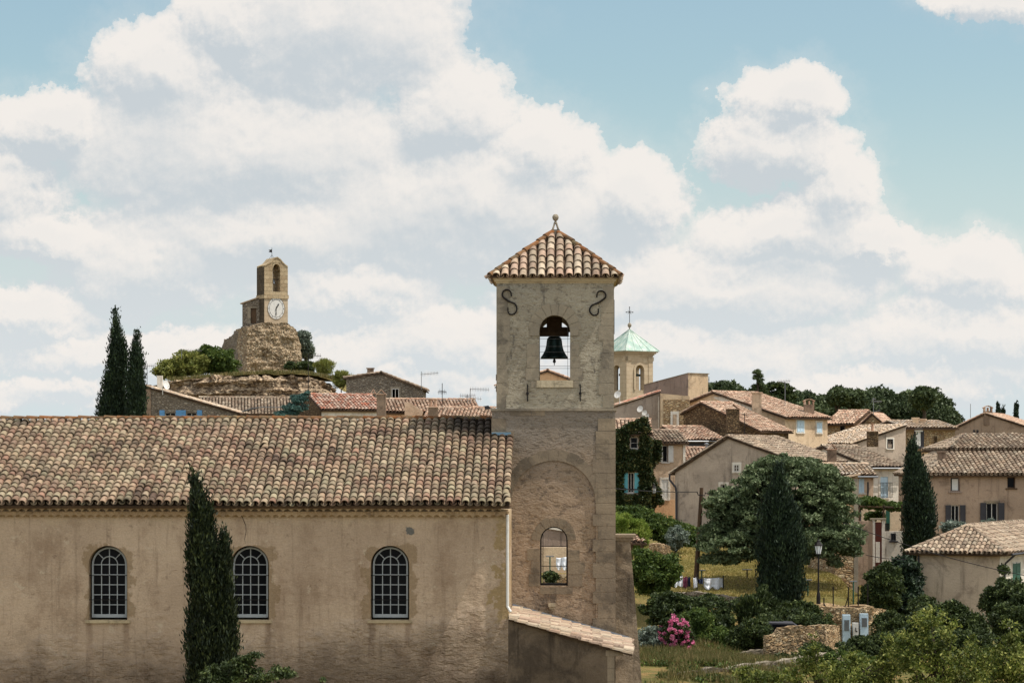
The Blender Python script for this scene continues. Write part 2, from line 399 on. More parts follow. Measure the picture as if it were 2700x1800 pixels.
def ridge(mb, a, b, r=.12, L=.38, seed=3, seg=5):
    rnd = random.Random(seed); a = Vector(a); b = Vector(b); t = (b-a); ln = t.length; t.normalize(); s = t.cross(UP).normalized(); q = s.cross(t)
    n = max(1, round(ln/L)); st = ln/n
    for i in range(n):
        p0 = a+t*(st*i-.03); p1 = a+t*(st*(i+1)+.02); r0 = r*rnd.uniform(.95, 1.08); r1 = r*.86; h = rnd.uniform(0, .02)
        n0 = len(mb.v)
        for p, rr, hh in ((p0, r0, h+.015), (p1, r1, h), (p0, r0*.78, h+.015)):
            for k in range(seg+1):
                th = math.pi*k/seg; mb.v.append(tuple(p+s*(rr*math.cos(th))+q*(rr*math.sin(th)*.9+hh)))
        w = seg+1
        for k in range(seg):
            mb.f.append((n0+k, n0+k+1, n0+w+k+1, n0+w+k)); mb.f.append((n0+2*w+k, n0+2*w+k+1, n0+k+1, n0+k))
    return mb
# ---------------------------------------------------------------- foliage
def quads(name, c, a, b, mat_, parent):
    """diamond leaves: centre c, half-length vector a, half-width vector b"""
    n = len(c); v = np.empty((n, 4, 3), dtype=np.float32)
    v[:, 0] = c-a; v[:, 1] = c+b-a*.1; v[:, 2] = c+a; v[:, 3] = c-b-a*.1
    return mesh_obj(name, v.reshape(-1, 3), np.arange(n*4, dtype=np.int32).reshape(n, 4), mat_, parent)
def unit(v): return v/np.maximum(np.linalg.norm(v, axis=1, keepdims=True), 1e-6)
def crown_pts(ells, n_clump, rs, seed, inner=.45, flat=.7):
    """clump centres spread through a set of ellipsoids (cx,cy,cz,rx,ry,rz)"""
    g = np.random.default_rng(seed); E = np.array(ells, dtype=float); w = np.prod(E[:, 3:], axis=1)**(.667); w /= w.sum()
    idx = g.choice(len(E), n_clump, p=w); d = unit(g.normal(size=(n_clump, 3))); rad = (inner+(1-inner)*g.random(n_clump)**.5)
    return E[idx, :3]+d*E[idx, 3:]*rad[:, None], g.uniform(rs[0], rs[1], n_clump)
def leafcloud(name, cen, rad, per, size, mat_, parent, seed=0, aspect=.5, droop=0.0, flat=.75, up=0.0):
    g = np.random.default_rng(seed+99); k = np.repeat(np.arange(len(cen)), per); n = len(k)
    d = unit(g.normal(size=(n, 3))); r = rad[k]*g.random(n)**.45; p = cen[k]+d*r[:, None]*np.array([1, 1, flat])
    a = unit(d*.8+g.normal(size=(n, 3))*.7+np.array([0, 0, up-droop])); b = unit(np.cross(a, g.normal(size=(n, 3))))
    s = size*g.uniform(.7, 1.35, n)[:, None]
    return quads(name, p, a*s*.5, b*s*.5*aspect, mat_, parent)
def ell(px, py, rx, ry, Y, dy=None):
    c = P(px, py, Y); s = Y/F; return (c.x, c.y, c.z, rx*s, (dy if dy else rx*s*.8), ry*s)
def trunk_mb(base, top, r0, r1, limbs=(), seed=0, bend=.2):
    rnd = random.Random(seed); mb = MB(); base = Vector(base); top = Vector(top); pts = []
    for i in range(6):
        t = i/5; pts.append(base.lerp(top, t)+Vector((rnd.uniform(-1, 1), rnd.uniform(-1, 1), 0))*bend*math.sin(math.pi*t))
    mb.tube(pts, [lerp(r0, r1, i/5) for i in range(6)], 8)
    for q in limbs:
        q = Vector(q); s = pts[rnd.choice((2, 3, 4))]; m = s.lerp(q, .5)+Vector((0, 0, -.1*(q-s).length+.1))
        mb.tube([s, m, q], [r1*.8, r1*.45, r1*.12], 5)
    return mb
def cypress(label, Y, prof, zb, n=9000, size=.16, mat_=None, seed=0, name='cypress_tree', group=None, tuft=.10, wid=.34):
    """prof: (py, px left, px right) from top to bottom"""
    g = np.random.default_rng(seed); pr = [(zpy(py, Y), (a+b)/2, (b-a)/2) for py, a, b in prof][::-1]
    zs = np.array([q[0] for q in pr]); cx = (np.array([q[1] for q in pr])-CX)/F*Y; rr = np.maximum(np.array([q[2] for q in pr])/F*Y-tuft*1.1, .03)
    root = thing(name, label, 'cypress', (float(cx[0]), Y, zb), group)
    if zb < zs[0]: zs = np.insert(zs, 0, zb+.5); cx = np.insert(cx, 0, cx[0]); rr = np.insert(rr, 0, rr[0]*.85)
    zt = np.linspace(zs[0], zs[-1], 200); wgt = np.interp(zt, zs, rr)+.05; wgt /= wgt.sum()
    per = 9; nt = n//per
    z = g.choice(zt, nt, p=wgt)+g.uniform(-.05, .05, nt); th = g.uniform(0, 2*math.pi, nt); R = np.interp(z, zs, rr); C = np.interp(z, zs, cx)
    lob = np.array([mnoise.noise(Vector((math.cos(t)*1.3+seed, math.sin(t)*1.3, zz*.55))) for t, zz in zip(th, z)])
    lob2 = np.array([mnoise.noise(Vector((math.cos(t)*3+seed+5, math.sin(t)*3, zz*1.6))) for t, zz in zip(th, z)])
    R = R*(.84+.30*lob+.38*lob2)*(.80+.26*g.random(nt)**.7)
    base = np.stack([C+R*np.cos(th), Y+R*np.sin(th), z], 1); out = np.stack([np.cos(th), np.sin(th), np.zeros(nt)], 1)
    k = np.repeat(np.arange(nt), per); m = len(k)
    p = base[k]+g.normal(size=(m, 3))*np.array([tuft, tuft, tuft*1.7])
    a = unit(out[k]*g.uniform(.1, .6, m)[:, None]+np.array([0, 0, 1.0])+g.normal(size=(m, 3))*.28); b = unit(np.cross(a, g.normal(size=(m, 3))))
    s = size*g.uniform(.6, 1.4, m)[:, None]
    quads('crown', p, a*s*.5, b*s*.5*wid, mat_, root)
    mb = MB(); seg = 14; zz = np.linspace(zs[0], zs[-1]-.12*(zs[-1]-zs[0])*.3, 26); n0 = 0
    for q in zz:
        r = float(np.interp(q, zs, rr))*.68; c = float(np.interp(q, zs, cx))
        for j in range(seg):
            t = 2*math.pi*j/seg; f = .95+.25*mnoise.noise(Vector((math.cos(t)*1.3+seed, math.sin(t)*1.3, q*.55))); mb.v.append((c+r*f*math.cos(t), Y+r*f*math.sin(t), float(q)))
    for i in range(25):
        for j in range(seg): mb.f.append((i*seg+j, i*seg+(j+1) % seg, (i+1)*seg+(j+1) % seg, (i+1)*seg+j))
    mb.f.append(tuple(25*seg+j for j in range(seg)))
    mb.build('inner_foliage', mat_, root)
    MB().tube([(float(cx[0]), Y, zb-.3), (float(cx[0]), Y, float(zs[0])+.8)], [.22, .16], 8).build('trunk', M['bark'], root)
    return root
# ---------------------------------------------------------------- the materials of the place
M = {}
M['bark'] = plaster('bark', (110, 98, 84), (80, 70, 58), k=.5, bump=.8, bs=14)
M['plain_plaster'] = plaster('plain_plaster', (200, 182, 160), (184, 166, 146), (130, 116, 102), 0.98)
TC = [(204, 178, 146), (188, 144, 120), (176, 156, 122), (198, 168, 136), (160, 122, 100), (208, 190, 158), (164, 144, 120), (196, 168, 138), (128, 106, 90), (196, 186, 150), (206, 176, 150)]
TCW = [(222, 192, 162), (208, 166, 138), (232, 208, 182), (194, 150, 124), (226, 198, 172), (186, 162, 138), (216, 180, 154)]
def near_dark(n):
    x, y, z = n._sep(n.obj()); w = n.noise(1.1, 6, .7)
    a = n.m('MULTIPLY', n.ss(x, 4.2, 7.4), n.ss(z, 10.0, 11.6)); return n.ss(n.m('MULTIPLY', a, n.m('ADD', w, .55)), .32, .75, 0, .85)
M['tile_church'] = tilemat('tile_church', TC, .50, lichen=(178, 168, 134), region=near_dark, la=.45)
M['tile_tower'] = tilemat('tile_tower', [(206, 172, 148), (204, 184, 158), (190, 154, 134), (216, 196, 170), (176, 138, 118), (196, 170, 142)], .66, lichen=(176, 150, 106), darkth=(.58, .72), lth=(.54, .68))
M['tile_lichen'] = tilemat('tile_lichen', [(166, 128, 92), (172, 112, 66), (136, 118, 90), (160, 142, 104)], .5, lichen=(176, 110, 54))
M['tile_warm'] = tilemat('tile_warm', TCW, .74, lichen=(236, 214, 184), darkth=(.64, .8), la=.4)
M['tile_red'] = tilemat('tile_red', [(220, 146, 116), (236, 204, 180), (206, 126, 96), (240, 218, 198), (228, 180, 154)], .66, lichen=(244, 226, 206), darkth=(.7, .85), la=.5)
M['tile_brown'] = tilemat('tile_brown', [(170, 142, 120), (196, 172, 146), (150, 120, 100), (206, 188, 164), (130, 106, 90), (182, 154, 128)], .68, darkth=(.56, .72), la=.4, lichen=(170, 160, 130))
M['tile_pale'] = tilemat('tile_pale', [(240, 220, 196), (228, 196, 166), (214, 184, 156), (246, 232, 214)], .66, darkth=(.66, .8))
M['roof_base'] = plaster('roof_base', (150, 122, 98), (110, 90, 74), k=.35, bump=.3)
def church_wall():
    m, n = mat('church_plaster'); x, y, z = n._sep(n.obj())
    wob = n.vm('SUBTRACT', n.noise(1.5, 7, .65, col=True), (.5, .5, .5)); wx, wy, wz = n._sep(wob)
    b = n.mix(n.ss(n.noise(.35, 5, .6), .35, .65), lin(198, 175, 150, .93), lin(178, 156, 133, .93))
    b = n.mix(n.m('MULTIPLY', n.ss(n.noise(.6, 9, .74, v=n.scale(n.obj(), 1, 1, .7)), .48, .64), .5), b, lin(148, 122, 98, .8))
    b = n.mix(n.m('MULTIPLY', n.ss(n.noise(5, 9, .78), .58, .64), .45), b, lin(120, 98, 80, .8))
    b = n.mix(n.m('MULTIPLY', n.ss(n.noise(2.3, 9, .75, v=n.vm('ADD', n.obj(), (4, 4, 4))), .60, .63), .5), b, lin(206, 190, 166, .9))
    b = n.mix(n.m('MULTIPLY', n.ss(n.noise(1.5, 7, .7, v=n.scale(n.obj(), 3.2, 3.2, .2)), .52, .7), .4), b, lin(126, 104, 84, .8))
    # old render laid bare round each window and at the corner
    pa = None
    for wc in WINX:
        dx = n.m('MAXIMUM', n.m('SUBTRACT', n.m('ABSOLUTE', n.m('SUBTRACT', n.m('ADD', x, n.m('MULTIPLY', wx, 1.5)), wc)), .62), 0)
        zz = n.m('ADD', z, n.m('MULTIPLY', wz, 1.3))
        dz = n.m('MAXIMUM', n.m('SUBTRACT', n.m('ABSOLUTE', n.m('SUBTRACT', zz, WZ)), 1.0), 0)
        d = n.m('SQRT', n.m('ADD', n.m('MULTIPLY', dx, dx), n.m('MULTIPLY', dz, dz))); pa = d if pa is None else n.m('MINIMUM', pa, d)
    b = n.mix(n.ss(pa, .20, .15, 1, 0) if False else n.ss(pa, .09, .15, .65, 0), b, lin(152, 128, 96, .76))
    cor = n.m('ADD', n.m('SUBTRACT', 7.9, x), n.m('MULTIPLY', wx, 2.2))
    cz = n.m('ABSOLUTE', n.m('SUBTRACT', z, 7.0))
    b = n.mix(n.m('MULTIPLY', n.m('MULTIPLY', n.ss(cor, .25, .33, 1, 0), n.ss(cz, 1.6, 1.9, 1, 0)), n.ss(n.noise(2.2, 4), .46, .5)), b, lin(172, 148, 110, .8))
    # streaks of rust and damp under the sills
    for wc in WINX:
        for ox in (-.55, .55):
            dx = n.m('ABSOLUTE', n.m('SUBTRACT', n.m('ADD', x, n.m('MULTIPLY', wx, .25)), wc+ox))
            s = n.m('MULTIPLY', n.ss(dx, .03, .14, 1, 0), n.m('MULTIPLY', n.ss(z, 3.6, 5.3), n.ss(z, 5.30, 5.34, 1, 0))); b = n.mix(n.m('MULTIPLY', s, .4), b, lin(110, 78, 54, .7))
    # a grey cement repair
    pd = n.vm('LENGTH', n.vm('MULTIPLY', n.vm('SUBTRACT', n.comb(n.m('ADD', x, n.m('MULTIPLY', wx, .5)), 0, n.m('ADD', z, n.m('MULTIPLY', wz, .5))), (PATX, 0, 8.03)), (1, 0, 1)))
    b = n.mix(n.ss(pd, .13, .16, 1, 0), b, lin(120, 118, 112, .8))
    # darker towards the ground with a ragged edge, and paler under the eaves
    gr = n.ss(n.m('ADD', z, n.m('MULTIPLY', n.m('SUBTRACT', n.noise(.7, 7, .7), .5), 6.5)), 1.6, 5.8, .8, 0)
    b = n.mix(gr, b, lin(72, 58, 48, .7))
    b = n.mix(n.m('MULTIPLY', n.ss(n.m('ADD', z, n.m('MULTIPLY', wz, 1.6)), 8.1, 8.7), .5), b, lin(206, 186, 156, .9))
    b = n.mix(.4, b, n.mix(n.noise(22, 6, .7), lin(60, 55, 50), lin(255, 250, 245)), 'OVERLAY')
    rm = n.ss(n.m('ADD', n.m('ADD', z, n.m('MULTIPLY', n.m('SUBTRACT', n.noise(.45, 4, .6), .5), 6)), n.m('MULTIPLY', x, -.12)), 2.6, 5.4, 1, .06)
    sv = n.scale(n.obj(), 1.0, 1.0, 2.1)
    rel = n.m('ADD', n.noise(3.4, 6, .62, v=sv, dist=.4), n.m('MULTIPLY', n.noise(9, 4, .6, v=sv), .35))
    n1 = n.bump(n.m('MULTIPLY', rel, rm), 1.0, .5)
    n2 = n.bump(n.noise(14, 6, .7), .35, .03, n1)
    return fin(m, n, b, .95, n2, spec=.12)
WINX = [0, 0, 0]; WZ = 6.4; PATX = 0
def tower_plaster(name, ca, cb, grey, zlo, zhi, k=.85):
    m, n = mat(name); x, y, z = n._sep(n.obj())
    b = n.mix(n.ss(n.noise(.7, 6, .65), .35, .65), lin(*ca, k), lin(*cb, k))
    t = n.ss(n.m('ADD', z, n.m('MULTIPLY', n.m('SUBTRACT', n.noise(.6, 7, .7), .5), 4.0)), zlo, zhi)
    b = n.mix(n.m('MULTIPLY', t, .85), b, lin(*grey, k))
    sv = n.scale(n.obj(), 1, 1, 1.9)
    pits = n.noise(4.2, 6, .62, v=sv, dist=.3)
    b = n.mix(n.m('MULTIPLY', n.ss(pits, .36, .46, 1, 0), .5), b, lin(92, 82, 72, k))
    b = n.mix(n.m('MULTIPLY', n.ss(n.noise(1.4, 8, .72, v=n.scale(n.obj(), 1, 1, .5), dist=.4), .55, .66), .7), b, lin(78, 74, 72, k))
    b = n.mix(.45, b, n.mix(n.noise(20, 6, .75), lin(60, 58, 55), lin(255, 252, 248)), 'OVERLAY')
    n1 = n.bump(n.m('ADD', pits, n.m('MULTIPLY', n.noise(12, 5, .65, v=sv), .35)), .9, .12)
    return fin(m, n, b, .95, n.bump(n.noise(40, 4, .7), .3, .015, n1), spec=.12)
M['tower_low'] = tower_plaster('tower_low_render', (186, 162, 138), (168, 146, 122), (138, 130, 120), 8.6, 11.6)
M['tower_high'] = tower_plaster('tower_high_render', (186, 176, 156), (164, 154, 136), (170, 164, 150), 15.2, 16.6)
M['dressed'] = plaster('dressed_stone', (164, 152, 132), (146, 136, 120), (104, 98, 90), .85, .35, 5, (.5, .62), .4)
M['dressed_low'] = plaster('dressed_stone_low', (158, 142, 120), (140, 126, 108), (98, 90, 80), .85, .35, 5, (.48, .62), .5)
M['coping_stone'] = plaster('coping_stone', (170, 160, 142), (140, 128, 110), (84, 76, 64), .85, .9, 8, (.46, .6), .5)
M['sill_stone'] = plaster('sill_stone', (206, 192, 164), (186, 172, 146), k=.85)
M['cornice'] = plaster('cornice_stone', (202, 184, 150), (180, 162, 132), (120, 108, 90), .85, .3)
M['genoise'] = plaster('genoise', (186, 160, 126), (160, 134, 104), (110, 92, 74), .85, .3, 12)
M['rubble_gold'] = rubble('rubble_gold', [(206, 178, 138), (184, 152, 112), (220, 200, 166), (162, 130, 96), (198, 170, 132)], (150, 126, 98), .78)
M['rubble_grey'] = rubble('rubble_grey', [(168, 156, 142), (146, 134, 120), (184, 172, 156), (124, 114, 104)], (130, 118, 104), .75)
M['rubble_dark'] = rubble('rubble_dark', [(150, 124, 96), (120, 98, 76), (172, 146, 112), (100, 82, 66)], (84, 70, 56), .7)
M['ruin_rock'] = rubble('ruin_rock', [(204, 182, 150), (178, 152, 122), (220, 204, 178), (150, 126, 100)], (112, 92, 70), .8, 2.4, 2.1, 1.0)
M['cliff'] = rubble('cliff_rock', [(190, 168, 140), (160, 138, 114), (206, 184, 156), (124, 104, 86)], (92, 76, 62), .88, 1.1, 3.2, 1.0)
M['clock_stone'] = ashlar('clock_stone', [(200, 180, 148), (172, 150, 120), (184, 166, 136)], (110, 92, 68), .8, .55, .36, .8)
M['weathered'] = ashlar('shade_toned_stone', [(104, 92, 76), (82, 72, 60), (92, 80, 64)], (60, 52, 44), .8, .5, .36, .8, .5)  # dark stone that paints in the shade of the clock tower's left face
M['belfry_stone'] = ashlar('belfry_stone', [(206, 188, 162), (192, 172, 146), (200, 182, 156)], (160, 138, 112), .8, .7, .38, .3, .2, .3)
M['pl_beige'] = plaster('pl_beige', (214, 190, 160), (200, 174, 144), (150, 130, 110), 0.99)
M['pl_tan'] = plaster('pl_tan', (196, 172, 146), (178, 154, 130), (120, 102, 88), 1.01)
M['pl_grey'] = plaster('pl_grey', (176, 160, 144), (156, 142, 128), (104, 94, 86), 1.05, streak=.7)
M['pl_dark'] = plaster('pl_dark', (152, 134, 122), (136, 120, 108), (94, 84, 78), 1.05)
M['pl_white'] = plaster('pl_white', (232, 224, 210), (220, 210, 196), (170, 158, 144), .88)
M['pl_orange'] = plaster('pl_orange', (210, 172, 134), (196, 158, 122), (160, 120, 90), 1.01)
M['pl_pink'] = plaster('pl_pink', (216, 188, 162), (204, 174, 146), (150, 126, 106), 1.01)
M['pl_brown'] = plaster('pl_brown', (164, 142, 122), (150, 130, 112), (104, 86, 74), 1.05, streak=.6)
M['pl_block'] = plaster('pl_block', (204, 180, 148), (190, 166, 136), (140, 120, 100), 0.99, streak=.6)
M['chimney'] = plaster('chimney_render', (176, 152, 130), (146, 124, 106), (80, 68, 60), .72)
M['blue_paint'] = paint('blue_paint', (104, 160, 208), .8); M['pale_blue'] = paint('pale_blue_paint', (190, 210, 222), .95)
M['turq'] = paint('turquoise_paint', (120, 204, 214), .8); M['white_paint'] = paint('white_paint', (232, 228, 220), .8)
M['grey_paint'] = paint('grey_paint', (66, 64, 68), .7); M['green_paint'] = paint('green_paint', (44, 92, 74), .8)
M['win_paint'] = paint('window_paint', (176, 180, 180), .8, .5); M['frame_white'] = paint('frame_white', (216, 210, 200), .8)
M['iron'] = paint('iron', (52, 46, 44), .5, .6, .5, .4); M['zinc'] = paint('zinc', (150, 152, 154), .7, .4, .2, .6)
M['lead'] = paint('lead', (96, 100, 106), .7, .45, .2, .5); M['blue_flash'] = paint('blue_flashing', (120, 150, 168), .8)
M['bronze'] = paint('bronze', (58, 78, 74), .6, .45, .6, .7); M['rust_red'] = paint('dark_red_paint', (120, 60, 48), .7)
M['wood'] = plaster('old_wood', (120, 96, 74), (92, 74, 58), k=.6, bump=.4, bs=20); M['copper'] = None
def glassm():
    m, n = mat('window_glass'); return fin(m, n, n.mix(n.noise(.9, 3), (.002, .002, .003, 1), (.010, .011, .013, 1)), .2, spec=.06)
M['glass'] = glassm()
def copperm():
    m, n = mat('green_copper'); b = n.mix(n.ss(n.noise(1.6, 6, .7, v=n.scale(n.obj(), 1, 1, .35)), .4, .62), lin(158, 184, 170, .8), lin(196, 206, 194, .85))
    return fin(m, n, n.mix(n.m('MULTIPLY', n.ss(n.noise(5, 5), .55, .7), .5), b, lin(190, 190, 150, .7)), .6)
M['copper'] = copperm()
def lampm():
    m, n = mat('lamp_glass'); return fin(m, n, (.8, .82, .82, 1), .3, spec=.5)
M['lamp_glass'] = lampm()
M['leaf_cyp'] = leafmat('leaf_cypress', [(30, 42, 30), (42, 56, 38), (64, 80, 50)], 1.0, .08)
M['leaf_cyp2'] = leafmat('leaf_cypress_near', [(28, 38, 24), (44, 56, 32), (92, 100, 56)], .75, .08)
M['leaf_big'] = leafmat('leaf_big_tree', [(66, 80, 50), (104, 118, 80), (150, 160, 120)], .95, .2)
M['leaf_dark'] = leafmat('leaf_dark', [(44, 56, 28), (68, 82, 42), (108, 118, 64)], .85, .15)
M['leaf_mid'] = leafmat('leaf_mid', [(64, 84, 36), (94, 114, 52), (136, 150, 72)], .72, .25)
M['leaf_lime'] = leafmat('leaf_lime', [(104, 128, 50), (146, 162, 70), (184, 190, 100)], .85, .35)
M['leaf_fig'] = leafmat('leaf_almond', [(62, 76, 28), (118, 130, 50), (200, 198, 112)], .8, .3)
M['leaf_hill'] = leafmat('leaf_hill', [(112, 118, 58), (146, 150, 76), (172, 166, 92)], .85, .25)
M['leaf_ivy'] = leafmat('leaf_ivy', [(40, 56, 30), (66, 82, 42), (128, 118, 70)], .72, .2)
M['leaf_grey'] = leafmat('leaf_grey', [(98, 112, 96), (132, 144, 128), (176, 184, 170)], .75, .2)
M['leaf_pine'] = leafmat('leaf_pine', [(56, 68, 42), (78, 92, 56), (110, 120, 76)], .85, .1, .05)
M['leaf_spruce'] = leafmat('leaf_spruce', [(60, 92, 86), (86, 122, 112), (112, 144, 130)], .75, .1)
M['petal'] = leafmat('petal_pink', [(214, 110, 150), (232, 140, 176), (244, 184, 206)], .9, .3)
M['lawn_blade'] = leafmat('lawn_blade', [(150, 140, 78), (186, 166, 98), (204, 184, 120)], .8, .3)
M['dry_grass'] = leafmat('dry_grass', [(110, 112, 62), (150, 134, 86), (186, 160, 108)], .62, .3)
def groundm():
    m, n = mat('ground_soil_grass'); b = n.mix(n.ss(n.noise(.25, 6, .65), .4, .6), lin(170, 150, 96, .6), lin(120, 118, 68, .55))
    b = n.mix(n.ss(n.noise(1.3, 7, .7, dist=.5), .48, .62), b, lin(170, 140, 92, .6)); b = n.mix(n.m('MULTIPLY', n.ss(n.noise(.12, 4), .5, .6), .5), b, lin(104, 112, 58, .6))
    b = n.mix(.5, b, n.mix(n.noise(9, 7, .75), lin(50, 50, 40), lin(255, 250, 240)), 'OVERLAY')
    return fin(m, n, b, .97, n.bump(n.noise(6, 6, .75), .8, .15), spec=.1)
M['ground'] = groundm()
# ---------------------------------------------------------------- ground
GP = [(-50, 2), (40, 2.6), (60, 3), (90, 3.6), (100, 4.2), (110, 4.5), (119.2, 4.8), (120.4, 5.95), (135, 6.6), (150, 7.3), (165, 8), (190, 9), (230, 12), (300, 14), (380, 17), (520, 15), (900, 10), (4000, 4)]
def ground_z(x, y):
    z = float(np.interp(y, [a for a, b in GP], [b for a, b in GP]))
    if x > 8.0 and 92 < y < 119.3: z = lerp(z, float(np.interp(y, [92, 98, 101, 104, 108, 119.3], [3.6, 4.0, 4.25, 4.25, 3.9, 3.7])), min(1, (x-8)/2.5))
    if x > 16.0 and 100 < y < 165: z = lerp(z, float(np.interp(y, [100, 128, 150, 165], [3.45, 4.2, 6.6, 8])), min(1, (x-16.0)/.8))
    d = math.hypot((x+22)/26, (y-243)/24)
    if d < 1: z += 6.5*(1-d*d)**1.2
    return z
gx = np.concatenate([-np.geomspace(3500, 70, 16), np.linspace(-64, 64, 90), np.geomspace(70, 3500, 16)])
gy = np.concatenate([[-60, -20, 10], np.linspace(30, 300, 190), np.geomspace(310, 4000, 22)])
gv = []; nx = len(gx)
for yy in gy:
    for xx in gx:
        gv.append((xx, yy, ground_z(xx, yy)+.25*mnoise.noise(Vector((xx*.15, yy*.15, 0)))*(abs(xx) < 65)))
gf = np.array([[j*nx+i, j*nx+i+1, (j+1)*nx+i+1, (j+1)*nx+i] for j in range(len(gy)-1) for i in range(nx-1)], dtype=np.int32)
tag(mesh_obj('ground', np.array(gv, dtype=np.float32), gf, M['ground'], None, True, (0, 0, 0)), None, None, kind='structure')
# ================================================================ the church
C = Fr(1340, 80.0, -1.226)
def cx(px): return C.x(px)
CB = C.p(-8, 0, 2.0); church = thing('church', 'long church nave with beige render, arched windows and lichened tile roof, filling the left foreground', 'church', CB)
WPX = (284.5, 658, 1028)
WINX[:] = [C.p(C.x(p), 0, 0).x-CB.x for p in WPX]; PATX = C.p(C.x(1077), 0, 0).x-CB.x
M['church'] = church_wall()
ops = []
for p in WPX:
    x0, z0 = C.at(p-51, 1634); x1, z1 = C.at(p+51, 1438); ops.append((x0, x1, z0, z1, 'arch'))
mb = MB().wall(C, -17.6, 0, 1.0, 10.66, ops, t=.7, seg=20)
mb.box(C, -17.6, -16.9, .7, 11.5, 1.0, 10.6); mb.box(C, -.6, 0, .7, 4.7, 1.0, 10.6)
mb.slab([C.p(-.6, 4.8, 1), C.p(-.6, 11.5, 1), C.p(-.6, 11.5, 10.7), C.p(-.6, 6.1, 13.4), C.p(-.6, 4.8, 12.9)], .1, -C.ax)
mb.slab([C.p(-17.5, 0, 10.6), C.p(-17.5, 12.2, 10.6), C.p(-17.5, 6.1, 13.3)], .1, C.ax); mb.box(C, -17.6, -.6, 11.5, 12.2, 1.0, 10.66)
mb.build('wall', M['church'], church)
ZE = 10.80; TP = .4055
def rz(y): return ZE+(y+.42)*TP
roof = MB().slab([C.p(-17.9, -.42, ZE-.03), C.p(.05, -.42, ZE-.03), C.p(.05, 4.83, rz(4.83)-.03), C.p(-17.9, 4.83, rz(4.83)-.03)], .08)
roof.slab([C.p(-17.9, 4.83, rz(4.83)-.03), C.p(-.62, 4.83, rz(4.83)-.03), C.p(-.62, 6.1, rz(6.1)-.03), C.p(-17.9, 6.1, rz(6.1)-.03)], .08)
roof.slab([C.p(-17.9, 6.1, rz(6.1)-.03), C.p(-.62, 6.1, rz(6.1)-.03), C.p(-.62, 12.6, rz(-.42)-.1), C.p(-17.9, 12.6, rz(-.42)-.1)], .08)
R_ = roof.build('roof', M['roof_base'], church)
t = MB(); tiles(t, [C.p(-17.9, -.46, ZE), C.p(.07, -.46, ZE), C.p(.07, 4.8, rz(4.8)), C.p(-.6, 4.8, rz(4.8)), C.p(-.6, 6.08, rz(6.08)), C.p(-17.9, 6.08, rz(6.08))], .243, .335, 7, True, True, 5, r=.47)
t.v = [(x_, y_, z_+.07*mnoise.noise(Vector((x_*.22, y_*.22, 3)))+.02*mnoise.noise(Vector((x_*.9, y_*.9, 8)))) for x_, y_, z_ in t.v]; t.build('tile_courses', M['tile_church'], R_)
t = MB(); tiles(t, [C.p(-17.9, 6.12, rz(6.1)), C.p(-.62, 6.12, rz(6.1)), C.p(-.62, 12.6, ZE-.1), C.p(-17.9, 12.6, ZE-.1)], .243, .36, 3, False, False, 6, r=.47); t.build('tile_courses', M['tile_church'], R_)
t = MB(); ridge(t, C.p(-17.9, 6.1, rz(6.1)+.04), C.p(-.6, 6.1, rz(6.1)+.04), .115, .42, 8); t.build('ridge_tiles', M['tile_lichen'], R_)
# scalloped courses under the eaves
for i, (yo, z1, z0) in enumerate(((-.30, 10.78, 10.60), (-.16, 10.60, 10.42))):
    mb = MB(); x = -17.7; w = .243; n = int(17.7/w)
    for j in range(n):
        xa = -17.7+j*w+(i*.5*w) ; xb = xa+w
        if xb > .03: continue
        pr = [(lerp(xa, xb, q/6), z0+.075*math.sin(math.pi*q/6)) for q in range(7)]
        for (a, b), (c, d) in zip(pr[:-1], pr[1:]):
            mb.poly([C.p(a, yo, b), C.p(c, yo, d), C.p(c, yo, z1), C.p(a, yo, z1)]); mb.poly([C.p(a, yo, b), C.p(a, 0.01, b+.02), C.p(c, 0.01, d+.02), C.p(c, yo, d)])
    mb.box(C, -17.7, .02, yo+.02, .0, z1-.06, z1-.004)
    mb.build('eaves_course', M['genoise'], church)
def arch_pts(cx_, w, z0, z1, n=16, k=1.0):
    r = w/2; zs = z1-r; return [(cx_-r*k, z0)]+[(cx_-r*k*math.cos(math.pi*i/n), zs+r*k*math.sin(math.pi*i/n)) for i in range(n+1)]+[(cx_+r*k, z0)]
